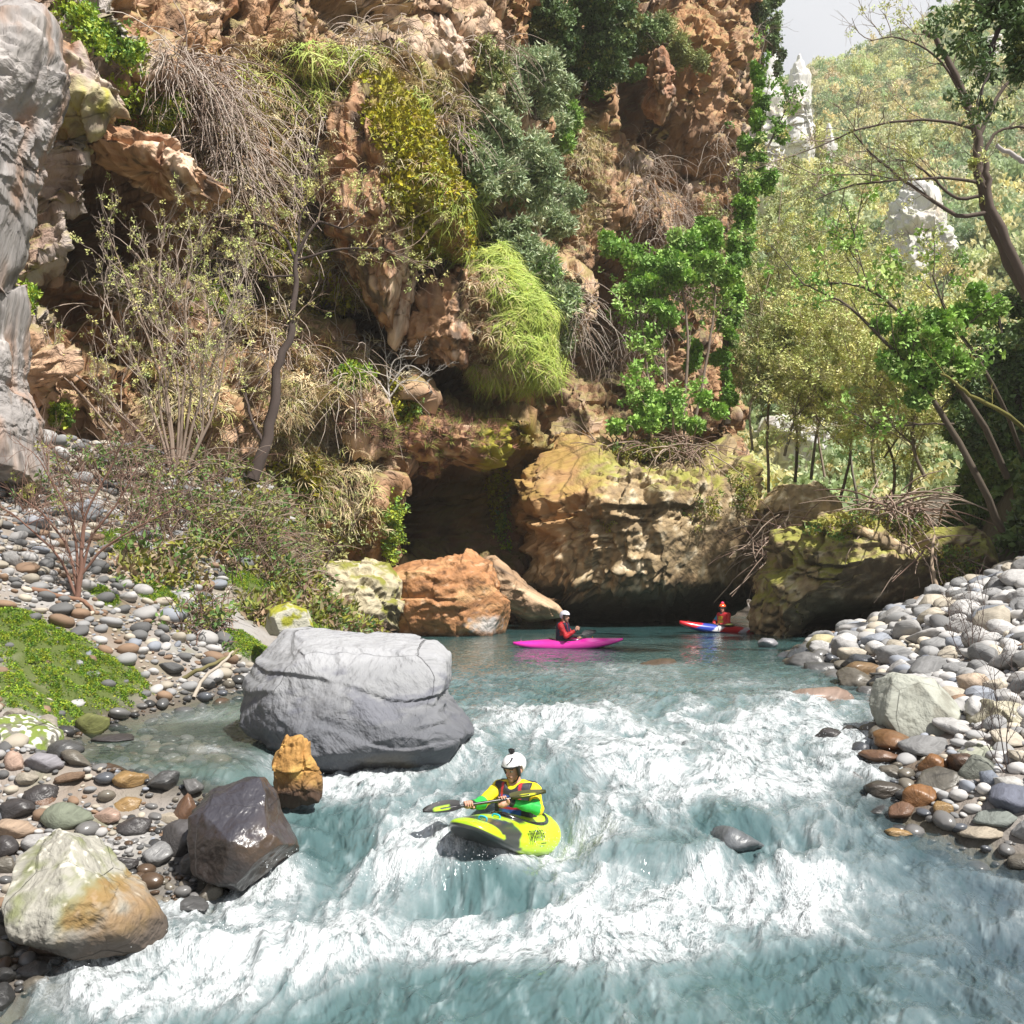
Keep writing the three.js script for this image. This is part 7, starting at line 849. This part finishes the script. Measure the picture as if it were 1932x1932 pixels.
// middle: the pink kayak
{
  const d = 23.7, bow = P(1176, 1203, d - 0.1), stern = P(968, 1208, d + 0.1), dir = bow.clone().sub(stern).normalize(), L = bow.distanceTo(stern), org = bow.clone().add(stern).multiplyScalar(0.5); org.y = 1.36;
  const PINK = [0.80, 0.035, 0.42];
  kayak({ label: 'bright pink kayak lying side on in the calm pool', at: org, dir, L, W: 0.64, rockB: 0.22, rockS: 0.18, deck: 0.30, bow: 0.27, stern: 0.24, blunt: 0.55, fine: 2.2, cockZ: 0, paint: (c, t, th) => { set3(c, PINK); mix3(c, [0.86, 0.22, 0.6], Math.sin(th) > 0.5 && t > 0.2 ? 0.4 * (0.5 + Math.sin(t * 17)) : 0); mix3(c, [0.45, 0.02, 0.35], sstep(-0.2, -0.7, Math.sin(th)) * 0.5); }, handles: [[L / 2 * 0.45, [0.7, 0.3, 0.02]], [-L / 2 * 0.85, [0.6, 0.05, 0.35]]] });
  const at = P(1062, 1208, d); at.y = 1.46; const yaw = 1.25;
  const wr = [V(-0.16, 0.40, 0.36), V(0.06, 0.20, 0.34)];
  paddler({ label: 'person in a red jacket, dark vest and white helmet sitting in the pink kayak', at, yaw, headTurn: -0.25, headDown: 0.05, fine: 0.008, sh: [V(-0.19, 0.5, 0), V(0.19, 0.5, 0)], el: [V(-0.30, 0.26, 0.16), V(0.24, 0.26, 0.16)], wr, axis: [V(0.3, 1, 0.2), V(-0.4, 0.15, 1)], jacket: [0.50, 0.012, 0.02], sleeve: [0.5, 0.015, 0.022], vest: [0.02, 0.02, 0.05], vestFront: [0.02, 0.03, 0.09], helmet: [0.72, 0.70, 0.80], beard: 0.8 });
  const g = V(0.06, 0.22, 0.42).applyAxisAngle(V(0, 1, 0), yaw).add(at); paddle('black paddle lying across the pink kayak', g.clone().add(V(-0.42, -0.03, 0.12)), g.clone().add(V(0.38, 0.13, -0.1)), V(0, 1, 0.4), V(-1, 0.3, 1), [[0.02, 0.02, 0.022], null]);
}
// far: the red, white and blue kayak
{
  const d = 31, bow = P(1281, 1181, d - 0.5), stern = P(1438, 1191, d + 0.4), dir = bow.clone().sub(stern).normalize(), L = bow.distanceTo(stern), org = bow.clone().add(stern).multiplyScalar(0.5); org.y = 1.37;
  kayak({ label: 'red, white and blue kayak in the shade of the huge mossy block', at: org, dir, L, W: 0.64, rockB: 0.24, rockS: 0.16, deck: 0.30, bow: 0.34, stern: 0.22, blunt: 0.55, fine: 2.2, paint: (c, t, th) => { set3(c, [0.62, 0.015, 0.025]); const v = t + 0.18 * Math.sin(th); if (v > 0.28 && v < 0.66) set3(c, [0.03, 0.06, 0.36]); if (v > 0.12 && v < 0.30) set3(c, [0.75, 0.72, 0.74]); if (v > -0.5 && v < -0.32) set3(c, [0.7, 0.62, 0.66]); if (Math.sin(th) < -0.35 && t < 0.4) set3(c, [0.06, 0.05, 0.22]); }, handles: [[L / 2 * 0.8, [0.3, 0.02, 0.02]]] });
  const at = P(1366, 1190, d); at.y = 1.47; const yaw = -0.95;
  paddler({ label: 'person in a red and teal jacket and orange red helmet sitting in the red kayak', at, yaw, headTurn: 0.45, headDown: 0.1, fine: 0.009, sh: [V(-0.19, 0.5, 0), V(0.19, 0.5, 0)], el: [V(-0.30, 0.27, 0.12), V(0.30, 0.27, 0.12)], wr: [V(-0.10, 0.20, 0.34), V(0.10, 0.20, 0.34)], axis: [V(1, 0, 0.1), V(1, 0, 0.1)], jacket: [0.02, 0.24, 0.36], jacket2: [0.55, 0.02, 0.02], splitSide: 1, sleeve: [0.50, 0.03, 0.03], vest: [0.55, 0.02, 0.03], vestFront: [0.5, 0.36, 0.02], helmet: [0.80, 0.10, 0.02], topKnob: [0.75, 0.02, 0.12], beard: 0 });
  const g = V(0, 0.2, 0.42).applyAxisAngle(V(0, 1, 0), yaw).add(at), a = V(1, 0.02, 0.1).applyAxisAngle(V(0, 1, 0), yaw); paddle('paddle with olive blades lying across the red kayak', g.clone().addScaledVector(a, -0.85), g.clone().addScaledVector(a, 0.85), V(0, 1, 0.3), V(0, 1, 0.5), [[0.10, 0.12, 0.03], null]);
}
// flying drops over the crests
{
  const r = rngOf(808), list = [], around = (px, py, d, n, sx, sy) => { for (let i = 0; i < n; i++) { const q = P(px + gauss(r) * sx, py + gauss(r) * sy, d + gauss(r) * 0.3); list.push(q); } };
  for (const [x, h, d] of spots) { const n = r() < 0.3 ? 3 : 1; for (let i = 0; i < n; i++) list.push(V(x + gauss(r) * 0.12, h + 0.02 + 0.16 * r() * r(), -d + gauss(r) * 0.12)); }
  around(800, 1560, 9.2, 110, 110, 90); around(900, 1625, 8.7, 60, 110, 30); around(1040, 1590, 9.2, 70, 90, 50); around(740, 1650, 8.6, 110, 110, 40); around(545, 1640, 8.7, 120, 70, 50); around(1110, 1370, 12.5, 200, 160, 30); around(1480, 1380, 12, 160, 200, 30); around(500, 1760, 8, 140, 260, 60); around(1250, 1680, 8.4, 120, 240, 40);
  tag(instanced('spray_drops', new THREE.IcosahedronGeometry(1, 1), phy({ color: 0xffffff, roughness: 0.25 }), list.filter(q => !(Math.abs(q.x + 0.02) < 0.22 && q.z > -10.2 && q.z < -9.3 && q.y > 0.62)).map(q => { const s = 0.002 + 0.005 * r() * r() * r(); return [q, V(s, s * (1 + r()), s), r() * 6, [0.8, 0.84, 0.86]]; })), 'white drops of spray flying over the wave crests', 'spray', null, 'stuff');
}

renderer.render(scene, camera);
